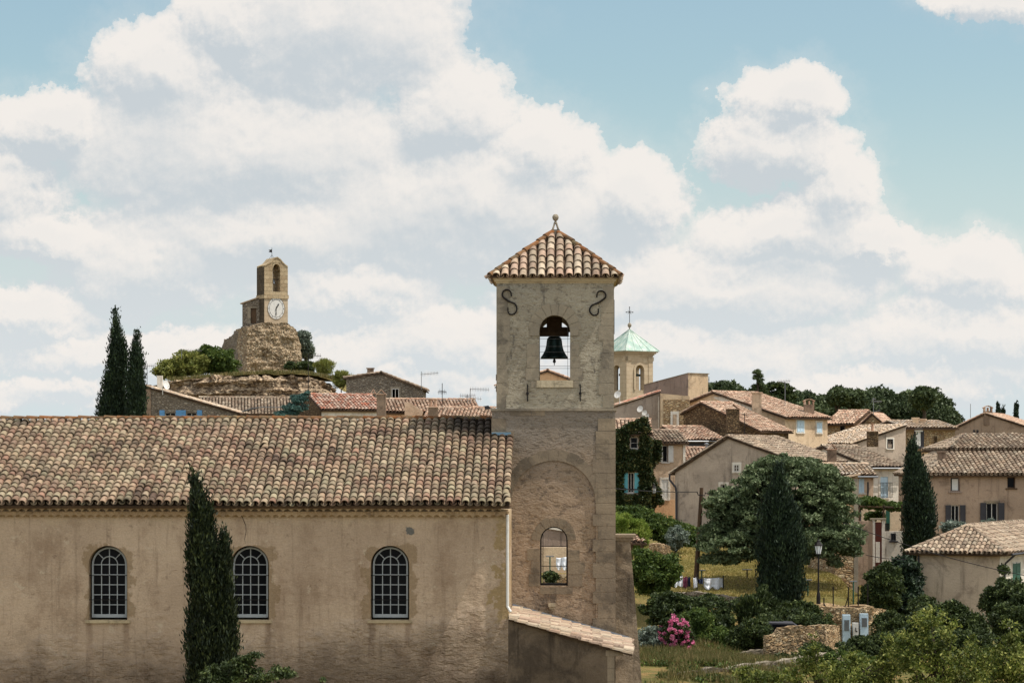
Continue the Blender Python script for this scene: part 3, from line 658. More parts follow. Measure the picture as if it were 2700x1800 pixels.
for o, p in zip(ops, WPX):
    c = (o[0]+o[1])/2; yw = .26; w = 1.06; z0 = o[2]+.07; z1 = o[3]-.05
    f = MB(); A = arch_pts(c, w, z0, z1, 18); B = arch_pts(c, w-.10, z0+.06, z1-.05, 18)
    for i in range(len(A)-1):
        (a, b), (d, e) = A[i], A[i+1]; (a2, b2), (d2, e2) = B[i], B[i+1]
        f.poly([C.p(a, yw, b), C.p(d, yw, e), C.p(d2, yw, e2), C.p(a2, yw, b2)]); f.poly([C.p(a2, yw, b2), C.p(d2, yw, e2), C.p(d2, yw+.06, e2), C.p(a2, yw+.06, b2)])
    f.box(C, c-w/2, c+w/2, yw-.01, yw+.05, z0, z0+.10)
    win = f.build('window', M['win_paint'], church)
    b_ = MB(); zs = z1-w/2; r2 = .25
    for k_ in (-.5, 0, .5):
        xx = c+k_*(w-.1)*.5*1.0; b_.box(C, xx-.013, xx+.013, yw+.005, yw+.035, z0+.08, (z1-.05) if k_ == 0 else zs+.02)
    for i in range(6):
        zz = lerp(z0+.08, zs-.0, i/5) if i else None
        if zz: b_.box(C, c-w/2+.05, c+w/2-.05, yw+.008, yw+.03, zz-.012, zz+.012)
    for i in range(12):
        a0, a1 = math.pi*i/12, math.pi*(i+1)/12
        b_.tube([C.p(c-r2*math.cos(a0), yw+.02, zs+r2*math.sin(a0)), C.p(c-r2*math.cos(a1), yw+.02, zs+r2*math.sin(a1))], .018, 5)
    for a0 in (math.pi*.25, math.pi*.75): b_.tube([C.p(c-r2*math.cos(a0), yw+.02, zs+r2*math.sin(a0)), C.p(c-(w/2-.05)*math.cos(a0), yw+.02, zs+(w/2-.05)*math.sin(a0))], .017, 5)
    b_.build('glazing_bars', M['win_paint'], win)
    g_ = MB(); g_.poly([C.p(a, yw+.045, b) for a, b in arch_pts(c, w-.06, z0+.03, z1-.03, 18)]); g_.build('glass', M['glass'], win)
    for zz in (lerp(z0, zs, .34), lerp(z0, zs, .80)): MB().tube([C.p(o[0]-.05, .10, zz), C.p(o[1]+.05, .10, zz)], .012, 5).build('iron_bar', M['iron'], win)
    s_ = MB(); s_.box(C, o[0]-.09, o[1]+.09, -.07, .3, o[2]-.085, o[2]+.005); s_.build('sill', M['cornice'], win)
# pale downpipe at the corner of the nave
x0, z0 = C.at(1337, 1596); dp = MB(); dp.tube([C.p(-.02, -.10, 10.5), C.p(-.02, -.07, 10.3), C.p(-.02, -.07, 7.75), C.p(.08, -.16, 7.58)], .045, 8); dp.build('downpipe', M['white_paint'], church)
# crack in the render above the middle window
ck = [C.p(*((lambda a: (a[0], -.003, a[1]))(C.at(px, py)))) for px, py in ((634, 1352), (641, 1368), (648, 1384), (649, 1400), (645, 1420), (647, 1432))]
MB().tube(ck, [.006, .009, .008, .007, .006, .003], 4).build('crack', M['iron'], church)
# ================================================================ bell tower
T = Fr(1310, 84.8, -1.226); TW = T.x(1618); tower = thing('bell_tower', 'square stone bell tower with pyramid tile roof and arched bell opening beside the nave', 'tower', T.p(TW/2, 2, 2.0))
def tz(py, y=0.0): return T.at(1464, py, y)[1]
xL = T.x(1297); xR = T.x(1622); zS = tz(1078); zC = tz(747)
bo = (*sorted((T.x(1422), T.x(1503))), tz(1003), tz(830), 'arch')
hi = MB().wall(T, 0, TW, zS, zC, [bo], t=.55, seg=20)
hi.wall(T, 0, TW, zS, zC, [(bo[0]-.02, bo[1]+.02, bo[2]-.15, bo[3], 'arch')], t=.5, y=3.2, seg=16)
for xx in (0, TW-.5): hi.wall(Fr(0, 1) if False else T.side(xx), -3.2, -.55, zS, zC, [(-2.45, -1.35, bo[2]+.1, bo[3]-.1, 'arch')], t=.5, seg=12)
hi.box(T, .5, TW-.5, .55, 3.2, zS+.35, zS+.5)
hi.build('upper_wall', M['tower_high'], tower)
ca = (*sorted((T.x(1347), T.x(1571))),); ra = (ca[1]-ca[0])/2; zA = tz(1213)
lo = MB().wall(T, xL, xR, 1.0, zS, [(ca[0], ca[1], 1.5, zA, 'arch')], t=.5, y=-.04, seg=28)
lw = (*sorted((T.x(1424), T.x(1497))), tz(1543), tz(1387), 'arch')
lo.wall(T, ca[0]-.05, ca[1]+.05, 1.0, zA+.1, [lw], t=.35, y=.005, seg=18)
lo.wall(T, xL, xR, 1.0, zS, [(lw[0]-.1, lw[1]+.35, lw[2]-.6, lw[3]+.25, 'arch')], t=.4, y=3.4, seg=12)
for xx in (xL, xR-.4): lo.box(T, xx, xx+.4, .46, 3.4, 1.0, zS)
lo.build('lower_wall', M['tower_low'], tower)
sc_m = MB(); sc_m.box(T, xL-.05, xR+.05, -.09, 3.85, zS-.06, zS+.02); sc_m.build('string_course', M['dressed'], tower)
# dressed stones
rnd = random.Random(4); q = MB(); q2 = MB(); z = 3.0
while z < zS-.3:
    h = rnd.uniform(.34, .5); w = rnd.choice((.55, .72, .62)); q.box(T, xR-w, xR+.012, -.055, .3, z, min(z+h-.015, zS-.07))
    if z+h > tz(1200): q2.box(T, xL-.012, xL+rnd.choice((.45, .7)), -.055, .3, z, min(z+h-.015, zS-.07))
    z += h
for a, b in ((1345, 1400), (1402, 1437)): q2.box(T, T.x(a), T.x(b), -.056, .2, tz(1095), tz(1079))
q.build('quoins', M['dressed_low'], tower); q2.build('quoins', M['dressed_low'], tower)
q = MB(); q2 = MB(); z = zS+.05
while z < zC-.2:
    h = rnd.uniform(.36, .55); q.box(T, -.012, rnd.choice((.3, .42, .36)), -.014, .3, z, min(z+h-.012, zC)); q2.box(T, TW-rnd.choice((.34, .48, .4)), TW+.012, -.014, .3, z, min(z+h-.012, zC)); z += h
q.build('quoins', M['dressed'], tower); q2.build('quoins', M['dressed'], tower)
def voussoirs(fr, c, zs, r, w, n, y, t, name, m, a0=0.0, a1=math.pi, rr=(0, 0)):
    v = MB(); rn = random.Random(n)
    for i in range(n):
        b0, b1 = lerp(a0, a1, i/n)+.006/r, lerp(a0, a1, (i+1)/n)-.006/r; ro = r+w+rn.uniform(*rr)
        for q0, q1 in ((b0, (b0+b1)/2), ((b0+b1)/2, b1)):
            pts = [fr.p(c-math.cos(q)*R, y, zs+math.sin(q)*R) for q, R in ((q0, r), (q1, r), (q1, ro), (q0, ro))]; v.slab(pts, t, fr.ay)
    v.build(name, m, tower)
voussoirs(T, (bo[0]+bo[1])/2, bo[3]-(bo[1]-bo[0])/2, (bo[1]-bo[0])/2-.008, .34, 9, -.02, .3, 'arch_stones', M['dressed'], rr=(0, .06))
voussoirs(T, (ca[0]+ca[1])/2, zA-ra, ra-.01, .33, 15, -.049, .2, 'arch_stones', M['dressed_low'], rr=(-.02, .03))
voussoirs(T, (lw[0]+lw[1])/2, lw[3]-(lw[1]-lw[0])/2, (lw[1]-lw[0])/2-.008, .27, 7, -.01, .2, 'arch_stones', M['dressed_low'], rr=(0, .06))
q = MB()
for s_, (a, b) in enumerate(((1397, 1422), (1503, 1526))): MB().box(T, T.x(a), T.x(b), -.035, .3, tz(885), tz(866)).build('impost_stone', M['dressed'], tower)
zz = [1003, 970, 938, 906]
for a, b in zip(zz[:-1], zz[1:]):
    MB().box(T, T.x(1389+rnd.randint(-3, 4)), T.x(1421.5), -.018, .3, tz(a)+.01, tz(b)).build('jamb_stone', M['dressed'], tower); MB().box(T, T.x(1503.5), T.x(1534+rnd.randint(-8, 3)), -.018, .3, tz(a)+.01, tz(b)).build('jamb_stone', M['dressed'], tower)
for a, b in ((1400, 1415), (1511, 1526)): MB().box(T, T.x(a), T.x(b), -.017, .3, tz(1022), tz(1005)).build('jamb_stone', M['dressed'], tower)
q = MB()
for a, b, c, d in ((1394, 1423.5, 1545, 1512), (1400, 1423.5, 1511, 1478), (1390, 1423.5, 1477, 1445), (1498, 1535, 1545, 1514), (1498, 1542, 1513, 1480), (1498, 1528, 1479, 1448), (1424, 1460, 1565, 1546), (1461, 1510, 1565, 1546)): MB().box(T, T.x(a), T.x(b), -.009, .3, tz(c), tz(d)-.012).build('jamb_stone', M['dressed_low'], tower)
q = MB(); q.box(T, T.x(1415), T.x(1461)-.006, -.06, .5, tz(1021), tz(1003)+.004); q.box(T, T.x(1461)+.006, T.x(1511), -.06, .5, tz(1021), tz(1003)+.004); q.build('bell_opening_sill', M['sill_stone'], tower)
q = MB()
for k_, (a, b) in enumerate(((0, .06), (.06, .14), (.14, .20))):
    e = (.03, .08, .13)[k_]; q.box(T, -e, TW+e, -e, 3.7+e, zC+a, zC+b)
q.build('cornice', M['cornice'], tower)
ov = .17; ze = zC+.20; za = T.at(1468, 614, 1.85)[1]; ap = T.p(TW/2, 1.85, za); D4 = 3.7
cor = [T.p(-ov, -ov, ze), T.p(TW+ov, -ov, ze), T.p(TW+ov, D4+ov, ze), T.p(-ov, D4+ov, ze)]
rb = MB()
for i in range(4): rb.slab([cor[i], cor[(i+1) % 4], ap], .05)
RT = rb.build('roof', M['roof_base'], tower)
t = MB()
for i in range(4): tiles(t, [cor[i], cor[(i+1) % 4], ap], .283, .36, 7, True, True, 20+i, r=.43, lift=.06, off=-.06)
t.build('tile_courses', M['tile_tower'], RT)
t = MB()
for i in range(4): d = (ap-cor[i]).normalized(); ridge(t, cor[i]-d*.05+UP*.07, ap-d*.15+UP*.07, .105, .36, 30+i)
t.build('hip_tiles', M['tile_lichen'], RT)
q = MB().box(T, TW/2-.14, TW/2+.14, 1.85-.14, 1.85+.14, za-.12, za+.10)
for a in range(4):
    dx, dy = math.cos(a*math.pi/2+.78)*.13, math.sin(a*math.pi/2+.78)*.13; q.tube([ap+Vector((dx, dy, .1)), ap+Vector((dx*.35, dy*.35, .3))], [.035, .03], 6)
q.lathe(ap, [(.035, .28), (.07, .30), (.05, .34), (.03, .38), (.05, .40), (.085, .43), (.105, .49), (.10, .54), (.07, .59), (.02, .61)], 14)
q.build('finial', M['dressed'], tower)
def s_anchor(pts):
    P_ = [T.p(T.x(a), -.05, tz(b)) for a, b in pts]; sm = []
    for i in range(len(P_)-1):
        p0, p1, p2, p3 = P_[max(i-1, 0)], P_[i], P_[i+1], P_[min(i+2, len(P_)-1)]
        for k_ in range(4):
            u = k_/4; sm.append(.5*((2*p1)+(p2-p0)*u+(2*p0-5*p1+4*p2-p3)*u*u+(3*p1-p0-3*p2+p3)*u*u*u))
    sm.append(P_[-1]); n = len(sm); a = MB().tube(sm, [.022+.008*math.sin(math.pi*i/(n-1)) for i in range(n)], 6)
    a.box(T, T.x((pts[5][0]))-.03, T.x(pts[5][0])+.03, -.08, 0, T.at(pts[5][0], pts[5][1])[1]-.03, T.at(pts[5][0], pts[5][1])[1]+.03); a.build('wall_anchor', M['iron'], tower)
def cr(x, y): return (1250+x/2.613, 540+y/2.613)
s_anchor([cr(*p) for p in ((258, 632), (252, 600), (228, 585), (202, 596), (197, 630), (238, 663), (280, 682), (295, 714), (284, 745), (258, 756), (236, 742), (234, 708))])
s_anchor([cr(*p) for p in ((846, 640), (850, 606), (874, 594), (900, 606), (904, 640), (854, 676), (812, 694), (796, 724), (808, 752), (832, 762), (854, 748), (856, 714))])
q = MB()
for a in (1391, 1530): MB().box(T, T.x(a)-.018, T.x(a)+.018, -.045, -.01, tz(1058), tz(1013)).box(T, T.x(a)-.04, T.x(a)+.04, -.06, -.005, tz(1040), tz(1034)).build('tie_bar', M['iron'], tower)
q = MB()
for a in (0, 1): MB().box(T, TW+.0, TW+.035, .4+a*2.4, .45+a*2.4, zC-1.6, zC-.5).build('side_anchor', M['iron'], tower)
for a in (1016, 986): MB().box(T, -.04, -.0, .3, .35, tz(a+16), tz(a)).build('side_anchor', M['iron'], tower)
# window in the blind arch
f = MB(); lc = (lw[0]+lw[1])/2; W2 = lw[1]-lw[0]
A = arch_pts(lc, W2, lw[2], lw[3], 16); B = arch_pts(lc, W2-.09, lw[2]+.06, lw[3]-.045, 16)
for i in range(len(A)-1):
    (a, b), (d, e) = A[i], A[i+1]; (a2, b2), (d2, e2) = B[i], B[i+1]; y_ = .18
    f.slab([T.p(a, y_, b), T.p(d, y_, e), T.p(d2, y_, e2), T.p(a2, y_, b2)], .2, T.ay)
f.box(T, lw[0], lw[1], .18, .38, lw[2], lw[2]+.07)
tw = f.build('window', M['iron'], tower)
f = MB(); f.box(T, lw[0], lw[1], .27, .29, tz(1440)-.01, tz(1440)+.01); f.box(T, lw[0], lw[1], .27, .29, tz(1492)-.015, tz(1492)+.006); f.box(T, lw[0]+.08, lw[0]+.10, .27, .29, lw[2], lw[3]-.2); f.box(T, lw[1]-.045, lw[1]-.03, .27, .29, lw[2], lw[3]-.2)
f.build('glazing_bars', M['iron'], tw)
q = MB(); q.box(T, T.x(1446), T.x(1464), -.18, .07, tz(1598), tz(1590)); q.box(T, T.x(1448), T.x(1462), -.12, .07, tz(1604), tz(1598)); q.box(T, T.x(1454), T.x(1460), -.06, .07, tz(1609), tz(1604)); q.build('corbel', M['sill_stone'], tower)
# the bell
bc = T.p((bo[0]+bo[1])/2-.02, 1.75, 0); bz = T.at(1461, 945, 1.75)[1]
bell = thing('bell', 'large dark bronze bell hanging in the arch of the near tower', 'bell', (bc.x, bc.y, bz))
prof = [(.44, 0), (.45, .03), (.42, .07), (.36, .16), (.30, .28), (.265, .42), (.25, .56), (.235, .64), (.19, .70), (.10, .735), (.05, .74)]
MB().lathe((bc.x, bc.y, bz), prof, 28).build('bell_body', M['bronze'], bell, True)
MB().lathe((bc.x, bc.y, bz), [(.02, .5), (.025, 0), (.05, -.08), (.05, -.12), (.015, -.15), (.012, -.22)], 10).build('clapper', M['iron'], bell, True)
q = MB(); q.box(T, .45, TW-.45, 1.66, 1.84, bz+.86, bz+1.02); q.box(T, bo[0]+.0, bo[1]-.04, 1.6, 1.9, bz+.72, bz+.88); q.box(T, bo[0]+.22, bo[1]-.26, 1.62, 1.88, bz+1.0, bz+1.35); q.build('headstock', M['wood'], bell)
q = MB()
for py in (886, 893, 913, 928, 946, 1037-72, 971): q.tube([T.p(bo[0]+.0, .5, T.at(1461, py, .5)[1]), T.p(bo[1]-.0, .5, T.at(1461, py, .5)[1])], .006, 4)
q.tube([T.p(T.x(1497, .5), .5, bo[2]), T.p(T.x(1497, .5), .5, bo[3]-.3)], .006, 4)
q.build('mesh_wires', M['zinc'], tower)
# ================================================================ lean-to in front of the tower
lean = thing('lean_to', 'low lean-to with sloping tile verge built against the foot of the bell tower', 'lean-to', C.p(1.7, 2.4, 2))
xr = C.x(1632); zl = C.at(1345, 1628)[1]; xe = C.x(1668); zr = C.at(1668, 1722)[1]; sl = (zr-zl)/(xe-0)
M['lean'] = M['church']
lm = MB(); lm.slab([C.p(.0, .0, 1), C.p(xr-.35, .0, 1), C.p(xr-.35, .0, zl+sl*(xr-.35)-.08), C.p(.0, .0, zl-.08)], .5, C.ay); lm.slab([C.p(xr-.5, .5, 1), C.p(xr-.5, 4.8, 1), C.p(xr-.5, 4.8, zl+sl*xr-.12), C.p(xr-.5, .5, zl+sl*xr-.12)], .4, C.ax)
M['church2'] = None
lm.build('wall', plaster('lean_to_render', (132, 116, 98), (110, 96, 80), (64, 56, 50), .8, .9, 5, (.42, .6), .8), lean)
q = MB(); z = 1.2
while z < zl+sl*xr-.5:
    q.box(C, xr-.35, xr-.13, -.01, .35, z, z+.38); z += .39
q.box(C, xr-.4, xr+.12, -.03, .4, z-.02, z+.16); q.build('corner_pier', M['dressed_low'], lean)
rp = [C.p(0.03, -.14, zl+.02), C.p(xe, -.14, zr+.02), C.p(xe, 4.72, zr+.02), C.p(0.03, 4.72, zl+.02)]
rl = MB().slab(rp, .09).build('roof', M['roof_base'], lean)
t = MB(); tiles(t, rp, .25, .33, 6, True, True, 41); 
tiles(t, [p+Vector((0, -.05, -.085)) for p in (rp[0], rp[1])]+[rp[1]+Vector((0, .35, -.085)), rp[0]+Vector((0, .35, -.085))], .2, .33, 5, False, True, 42); t.build('tile_courses', M['tile_tower'], rl)
MB().tube([C.p(.03, 4.62, zl+.14), C.p(xe, 4.62, zr+.16)], .055, 6).build('flashing', M['lead'], lean)
MB().box(C, -.63, -.02, 4.60, 4.75, rz(4.8)+.03, rz(4.8)+.12).build('flashing', M['blue_flash'], church)
# buttress
B_ = Fr(1622, 86.2, -1.2); bt = thing('buttress', 'battered stone buttress with a flat cap at the right foot of the bell tower', 'buttress', B_.p(.4, .5, 2))
def bz_(py): return B_.at(1640, py)[1]
w0 = B_.x(1661); w1 = B_.x(1692); zt = bz_(1416); zb = 1.0; wb = w0+(w1-w0)*(zt-zb)/(zt-bz_(1800))
q = MB(); a = [B_.p(-.1, 0, zt), B_.p(w0, 0, zt), B_.p(w0, 1.2, zt), B_.p(-.1, 1.2, zt)]; b = [B_.p(-.1, -.35, zb), B_.p(wb, -.35, zb), B_.p(wb, 1.3, zb), B_.p(-.1, 1.3, zb)]
for i in range(4): j = (i+1) % 4; q.poly([b[i], b[j], a[j], a[i]])
q.poly(a); q.build('pier', plaster('buttress_render', (176, 160, 138), (152, 136, 116), (60, 54, 48), .8, .8, 5, (.46, .6), .8), bt)
MB().box(B_, -.12, B_.x(1677), -.12, 1.3, zt, zt+.09).box(B_, -.1, B_.x(1670), -.06, 1.25, zt-.1, zt).build('cap', M['dressed_low'], bt)
# floodlight
fl = thing('floodlight', 'small grey floodlight bracketed to the tower beside the church ridge', 'floodlight', T.p(-.3, .3, tz(1077)))
q = MB(); q.slab([T.p(T.x(1275), .2, tz(1070)), T.p(T.x(1287), .2, tz(1068)), T.p(T.x(1294), .2, tz(1077)), T.p(T.x(1280), .2, tz(1079))], .14, T.ay); q.build('lamp_housing', M['grey_paint'], fl)
MB().tube([T.p(T.x(1292), .27, tz(1076)), T.p(.02, .27, tz(1084))], .02, 5).build('bracket', M['iron'], fl)
# ================================================================ building helpers
def prism(mb, fr, pts, z0):
    """footprint corners (x, y, ztop) with walls down to z0"""
    t = [fr.p(x, y, z) for x, y, z in pts]; b = [fr.p(x, y, z0) for x, y, z in pts]; n = len(pts)
    for i in range(n): j = (i+1) % n; mb.poly([b[i], b[j], t[j], t[i]])
    mb.poly(t); return mb
def window(fr, px, parent, y=.14, fm='frame_white', nx=2, nz=3, surround=None, sh=None, sw=None, closed=False, sill=True, proud=False, rail=False, sides='lr'):
    """px = (left, right, top, bottom) in pixels on the wall; fitted into the hole made by hole()"""
    x0, x1, z0, z1 = hole(fr, px); rel = .045 if proud else 0; yy = -.02 if proud else y
    f = MB(); b = .05
    f.box(fr, x0, x0+b, yy-.03, yy+.04, z0, z1); f.box(fr, x1-b, x1, yy-.03, yy+.04, z0, z1); f.box(fr, x0+b, x1-b, yy-.03, yy+.04, z0, z0+b); f.box(fr, x0+b, x1-b, yy-.03, yy+.04, z1-b, z1)
    w = f.build('window', M[fm], parent)
    if not closed:
        g = MB(); g.poly([fr.p(x0+b, yy+.02, z0+b), fr.p(x1-b, yy+.02, z0+b), fr.p(x1-b, yy+.02, z1-b), fr.p(x0+b, yy+.02, z1-b)]); g.build('glass', M['glass'], w)
        g = MB()
        for i in range(1, nx): c = lerp(x0, x1, i/nx); g.box(fr, c-.022, c+.022, yy-.025, yy+.018, z0+b, z1-b)
        for i in range(1, nz): c = lerp(z0, z1, i/nz); g.box(fr, x0+b, x1-b, yy-.012, yy+.016, c-.012, c+.012)
        if nx > 1 or nz > 1: g.build('glazing_bars', M[fm], w)
    if surround:
        s = MB(); q = .13
        s.box(fr, x0-q, x0, -.03, .1, z0-.02, z1+q); s.box(fr, x1, x1+q, -.03, .1, z0-.02, z1+q); s.box(fr, x0, x1, -.03, .1, z1, z1+q); s.build('surround', M[surround], w)
    if sill: MB().box(fr, x0-.1, x1+.1, -.08, .1, z0-.08, z0-.002).build('sill', M[surround or fm], w)
    if sh:
        sw = sw or (x1-x0)/2
        if closed: sp = [(x0, (x0+x1)/2-.005, -.045 if proud else .02), ((x0+x1)/2+.005, x1, -.045 if proud else .02)]
        else: sp = [(x0-sw-.02, x0-.02, -.07)]*('l' in sides)+[(x1+.02, x1+sw+.02, -.07)]*('r' in sides)
        for a, b2, ys in sp:
            s = MB(); s.box(fr, a, b2, ys, ys+.035, z0, z1)
            for zz in (.12, .5, .88): s.box(fr, a+.02, b2-.02, ys-.015, ys, lerp(z0, z1, zz)-.035, lerp(z0, z1, zz)+.035)
            s.box(fr, a, a+.05, ys-.012, ys, z0, z1); s.box(fr, b2-.05, b2, ys-.012, ys, z0, z1)
            s.build('shutter', M[sh], w)
    if rail:
        s = MB(); zr_ = z0+.95
        s.box(fr, x0-.15, x1+.15, -.3, -.27, zr_, zr_+.03); s.box(fr, x0-.15, x1+.15, -.3, -.27, z0+.02, z0+.05)
        for i in range(9): c = lerp(x0-.14, x1+.14, i/8); s.box(fr, c-.008, c+.008, -.295, -.275, z0+.05, zr_)
        for c in (x0-.14, x1+.12): s.box(fr, c, c+.02, -.28, 0, zr_, zr_+.02)
        s.build('balcony_rail', M['iron'], w)
    return w
def hole(fr, px): (x0, za), (x1, zb) = fr.at(px[0], px[3]), fr.at(px[1], px[2]); return (x0, x1, za, max(zb, za+.1))
def roofed(root, planes, tm, seed=1, sp=.25, ex=.38, seg=4, ridges=(), thick=.09, rr=.12, lip=False, pans=False):
    b = MB()
    for p in planes: b.slab([Vector(q)-UP*.03 for q in p], thick)
    R = b.build('roof', M['roof_base'], root); t = MB()
    for i, p in enumerate(planes): tiles(t, p, sp, ex, seg, pans, lip, seed*7+i)
    t.build('tile_courses', M[tm], R)
    if ridges:
        t = MB()
        for i, (a, b2) in enumerate(ridges): ridge(t, Vector(a)+UP*.03, Vector(b2)+UP*.03, rr, .4, seed+i)
        t.build('ridge_tiles', M[tm], R)
    return R
def chimney(px0, px1, pt, pb, Y, parent, m='chimney', cap='slab', d=None, pots=0):
    f = Fr(px0, Y, 0); w = f.x(px1); z1 = zpy(pt, Y); z0 = zpy(pb, Y)-.5; d = d or w*.8
    b = MB().box(f, 0, w, 0, d, z0, z1)
    c = b.build('chimney', M[m], parent); k = MB()
    if cap == 'slab': k.box(f, -.07, w+.07, -.07, d+.07, z1, z1+.08)
    elif cap == 'arch':
        k.box(f, 0, .12, 0, d, z1, z1+.28); k.box(f, w-.12, w, 0, d, z1, z1+.28); k.box(f, w/2-.05, w/2+.05, 0, d, z1, z1+.28)
        pr = [(-.08, .28), (w*.2, .40), (w/2, .46), (w*.8, .40), (w+.08, .28)]
        for (a, h), (a2, h2) in zip(pr[:-1], pr[1:]): k.slab([f.p(a, -.05, z1+h), f.p(a2, -.05, z1+h2), f.p(a2, d+.05, z1+h2), f.p(a, d+.05, z1+h)], .06)
    elif cap == 'tiles':
        for s_ in (-1, 1): k.slab([f.p(w/2, -.06, z1+.38), f.p(w/2, d+.06, z1+.38), f.p(w/2+s_*(w/2+.02), d+.06, z1+.02), f.p(w/2+s_*(w/2+.02), -.06, z1+.02)], .05)
        k.box(f, -.05, w+.05, -.05, d+.05, z1, z1+.05)
    elif cap == 'pots':
        k.box(f, -.05, w+.05, -.05, d+.05, z1, z1+.06)
        for i in range(max(1, pots)):
            xx = w*(i+.5)/max(1, pots); k.lathe(f.p(xx, d/2, z1+.06), [(.12, 0), (.11, .1), (.09, .45), (.13, .5), (.13, .56)], 8)
    k.build('chimney_cap', M['tile_warm' if cap in ('arch', 'tiles', 'pots') else m], c); return c
def eave_house(name, label, fr, W, D, z0, ze, yr, zr, wm, tm, wins=(), o=.2, ov=.35, seed=1, cat='house', gutter=False, sidem=None, ex=.38, left=True, course=True):
    """eaves towards the viewer, ridge along the front at depth yr"""
    root = thing(name, label, cat, fr.p(W/2, D/2, z0+.5)); sl = (zr-ze)/yr; zb = ze if yr < D-.2 else zr
    zb = zr-(D-yr)*sl if yr < D-.2 else zr
    hs = [hole(fr, w_['px']) for w_ in wins if not w_.get('proud')]
    b = MB().wall(fr, 0, W, z0, ze, hs, t=.3); b.wall(Fr(0, 1), 0, 0, 0, 0) if False else None
    for x in (0, W-.3):
        pts = [fr.p(x, .3, z0), fr.p(x, D, z0), fr.p(x, D, zb), fr.p(x, yr, zr), fr.p(x, .3, ze+.3*sl)]
        b.slab(pts, .3, fr.ax)
        b.slab([fr.p(x, .002, ze), fr.p(x, .3, ze), fr.p(x, .3, ze+.3*sl)], .3, fr.ax)
    b.poly([fr.p(0, D, z0), fr.p(W, D, z0), fr.p(W, D, zb), fr.p(0, D, zb)]); b.build('wall', M[wm], root)
    k = .06
    pl = [[fr.p(-o, -ov, ze-ov*sl+k), fr.p(W+o, -ov, ze-ov*sl+k), fr.p(W+o, yr, zr+k), fr.p(-o, yr, zr+k)]]
    if yr < D-.2: pl.append([fr.p(-o, yr, zr+k), fr.p(W+o, yr, zr+k), fr.p(W+o, D+.2, zb-.2*sl+k), fr.p(-o, D+.2, zb-.2*sl+k)])
    roofed(root, pl, tm, seed, ridges=[(fr.p(-o, yr, zr+k), fr.p(W+o, yr, zr+k))], ex=ex)
    if course: MB().box(fr, -.02, W+.02, -.14, -.001, ze-.16, ze-.03).build('eaves_course', M['genoise'], root)
    if gutter: MB().tube([fr.p(-o, -ov-.08, ze-ov*sl), fr.p(W+o, -ov-.08, ze-ov*sl)], .055, 6).build('gutter', M['zinc'], root)
    for w_ in wins:
        w_ = dict(w_); window(fr, w_.pop('px'), root, **w_)
    return root
def gable_house(name, label, fr, W, D, z0, zl, xa, za, zr, wm, tm, wins=(), o=.25, seed=1, cat='house', ex=.38, vt=True):
    """gable towards the viewer, ridge running back at xa"""
    root = thing(name, label, cat, fr.p(W/2, D/2, z0+.5)); zm = min(zl, zr)
    hs = [hole(fr, w_['px']) for w_ in wins if not w_.get('proud')]
    b = MB().wall(fr, 0, W, z0, zm, hs, t=.3)
    top = [(0, zm), (W, zm), (W, zr), (xa, za), (0, zl)]; cl = []
    for q in top:
        if not cl or (abs(q[0]-cl[-1][0])+abs(q[1]-cl[-1][1])) > .01: cl.append(q)
    if abs(cl[0][0]-cl[-1][0])+abs(cl[0][1]-cl[-1][1]) < .01: cl.pop()
    b.slab([fr.p(x, 0, z) for x, z in cl], .3, fr.ay); b.poly([fr.p(x, D, z) for x, z in cl]+[]); b.poly([fr.p(0, D, z0), fr.p(W, D, z0), fr.p(W, D, zm), fr.p(0, D, zm)])
    b.poly([fr.p(0, .3, z0), fr.p(0, D, z0), fr.p(0, D, zl), fr.p(0, .3, zl)]); b.poly([fr.p(W, .3, z0), fr.p(W, D, z0), fr.p(W, D, zr), fr.p(W, .3, zr)]); b.build('wall', M[wm], root)
    k = .06; pl = []; rd = []
    if xa > .1: s = (za-zl)/xa; pl.append([fr.p(-o, -.12, zl-o*s+k), fr.p(xa, -.12, za+k), fr.p(xa, D+.12, za+k), fr.p(-o, D+.12, zl-o*s+k)])
    if xa < W-.1: s = (za-zr)/(W-xa); pl.append([fr.p(W+o, -.12, zr-o*s+k), fr.p(xa, -.12, za+k), fr.p(xa, D+.12, za+k), fr.p(W+o, D+.12, zr-o*s+k)])
    if len(pl) == 2: rd = [(fr.p(xa, -.12, za+k), fr.p(xa, D+.12, za+k))]
    R = roofed(root, pl, tm, seed, ridges=rd, ex=ex)
    if vt:   # verge tiles laid along the gable edges
        t = MB()
        for p in pl: ridge(t, p[0]+UP*.02, p[1]+UP*.02, .10, .36, seed)
        t.build('verge_tiles', M[tm], R)
    for w_ in wins:
        w_ = dict(w_); window(fr, w_.pop('px'), root, **w_)
    return root
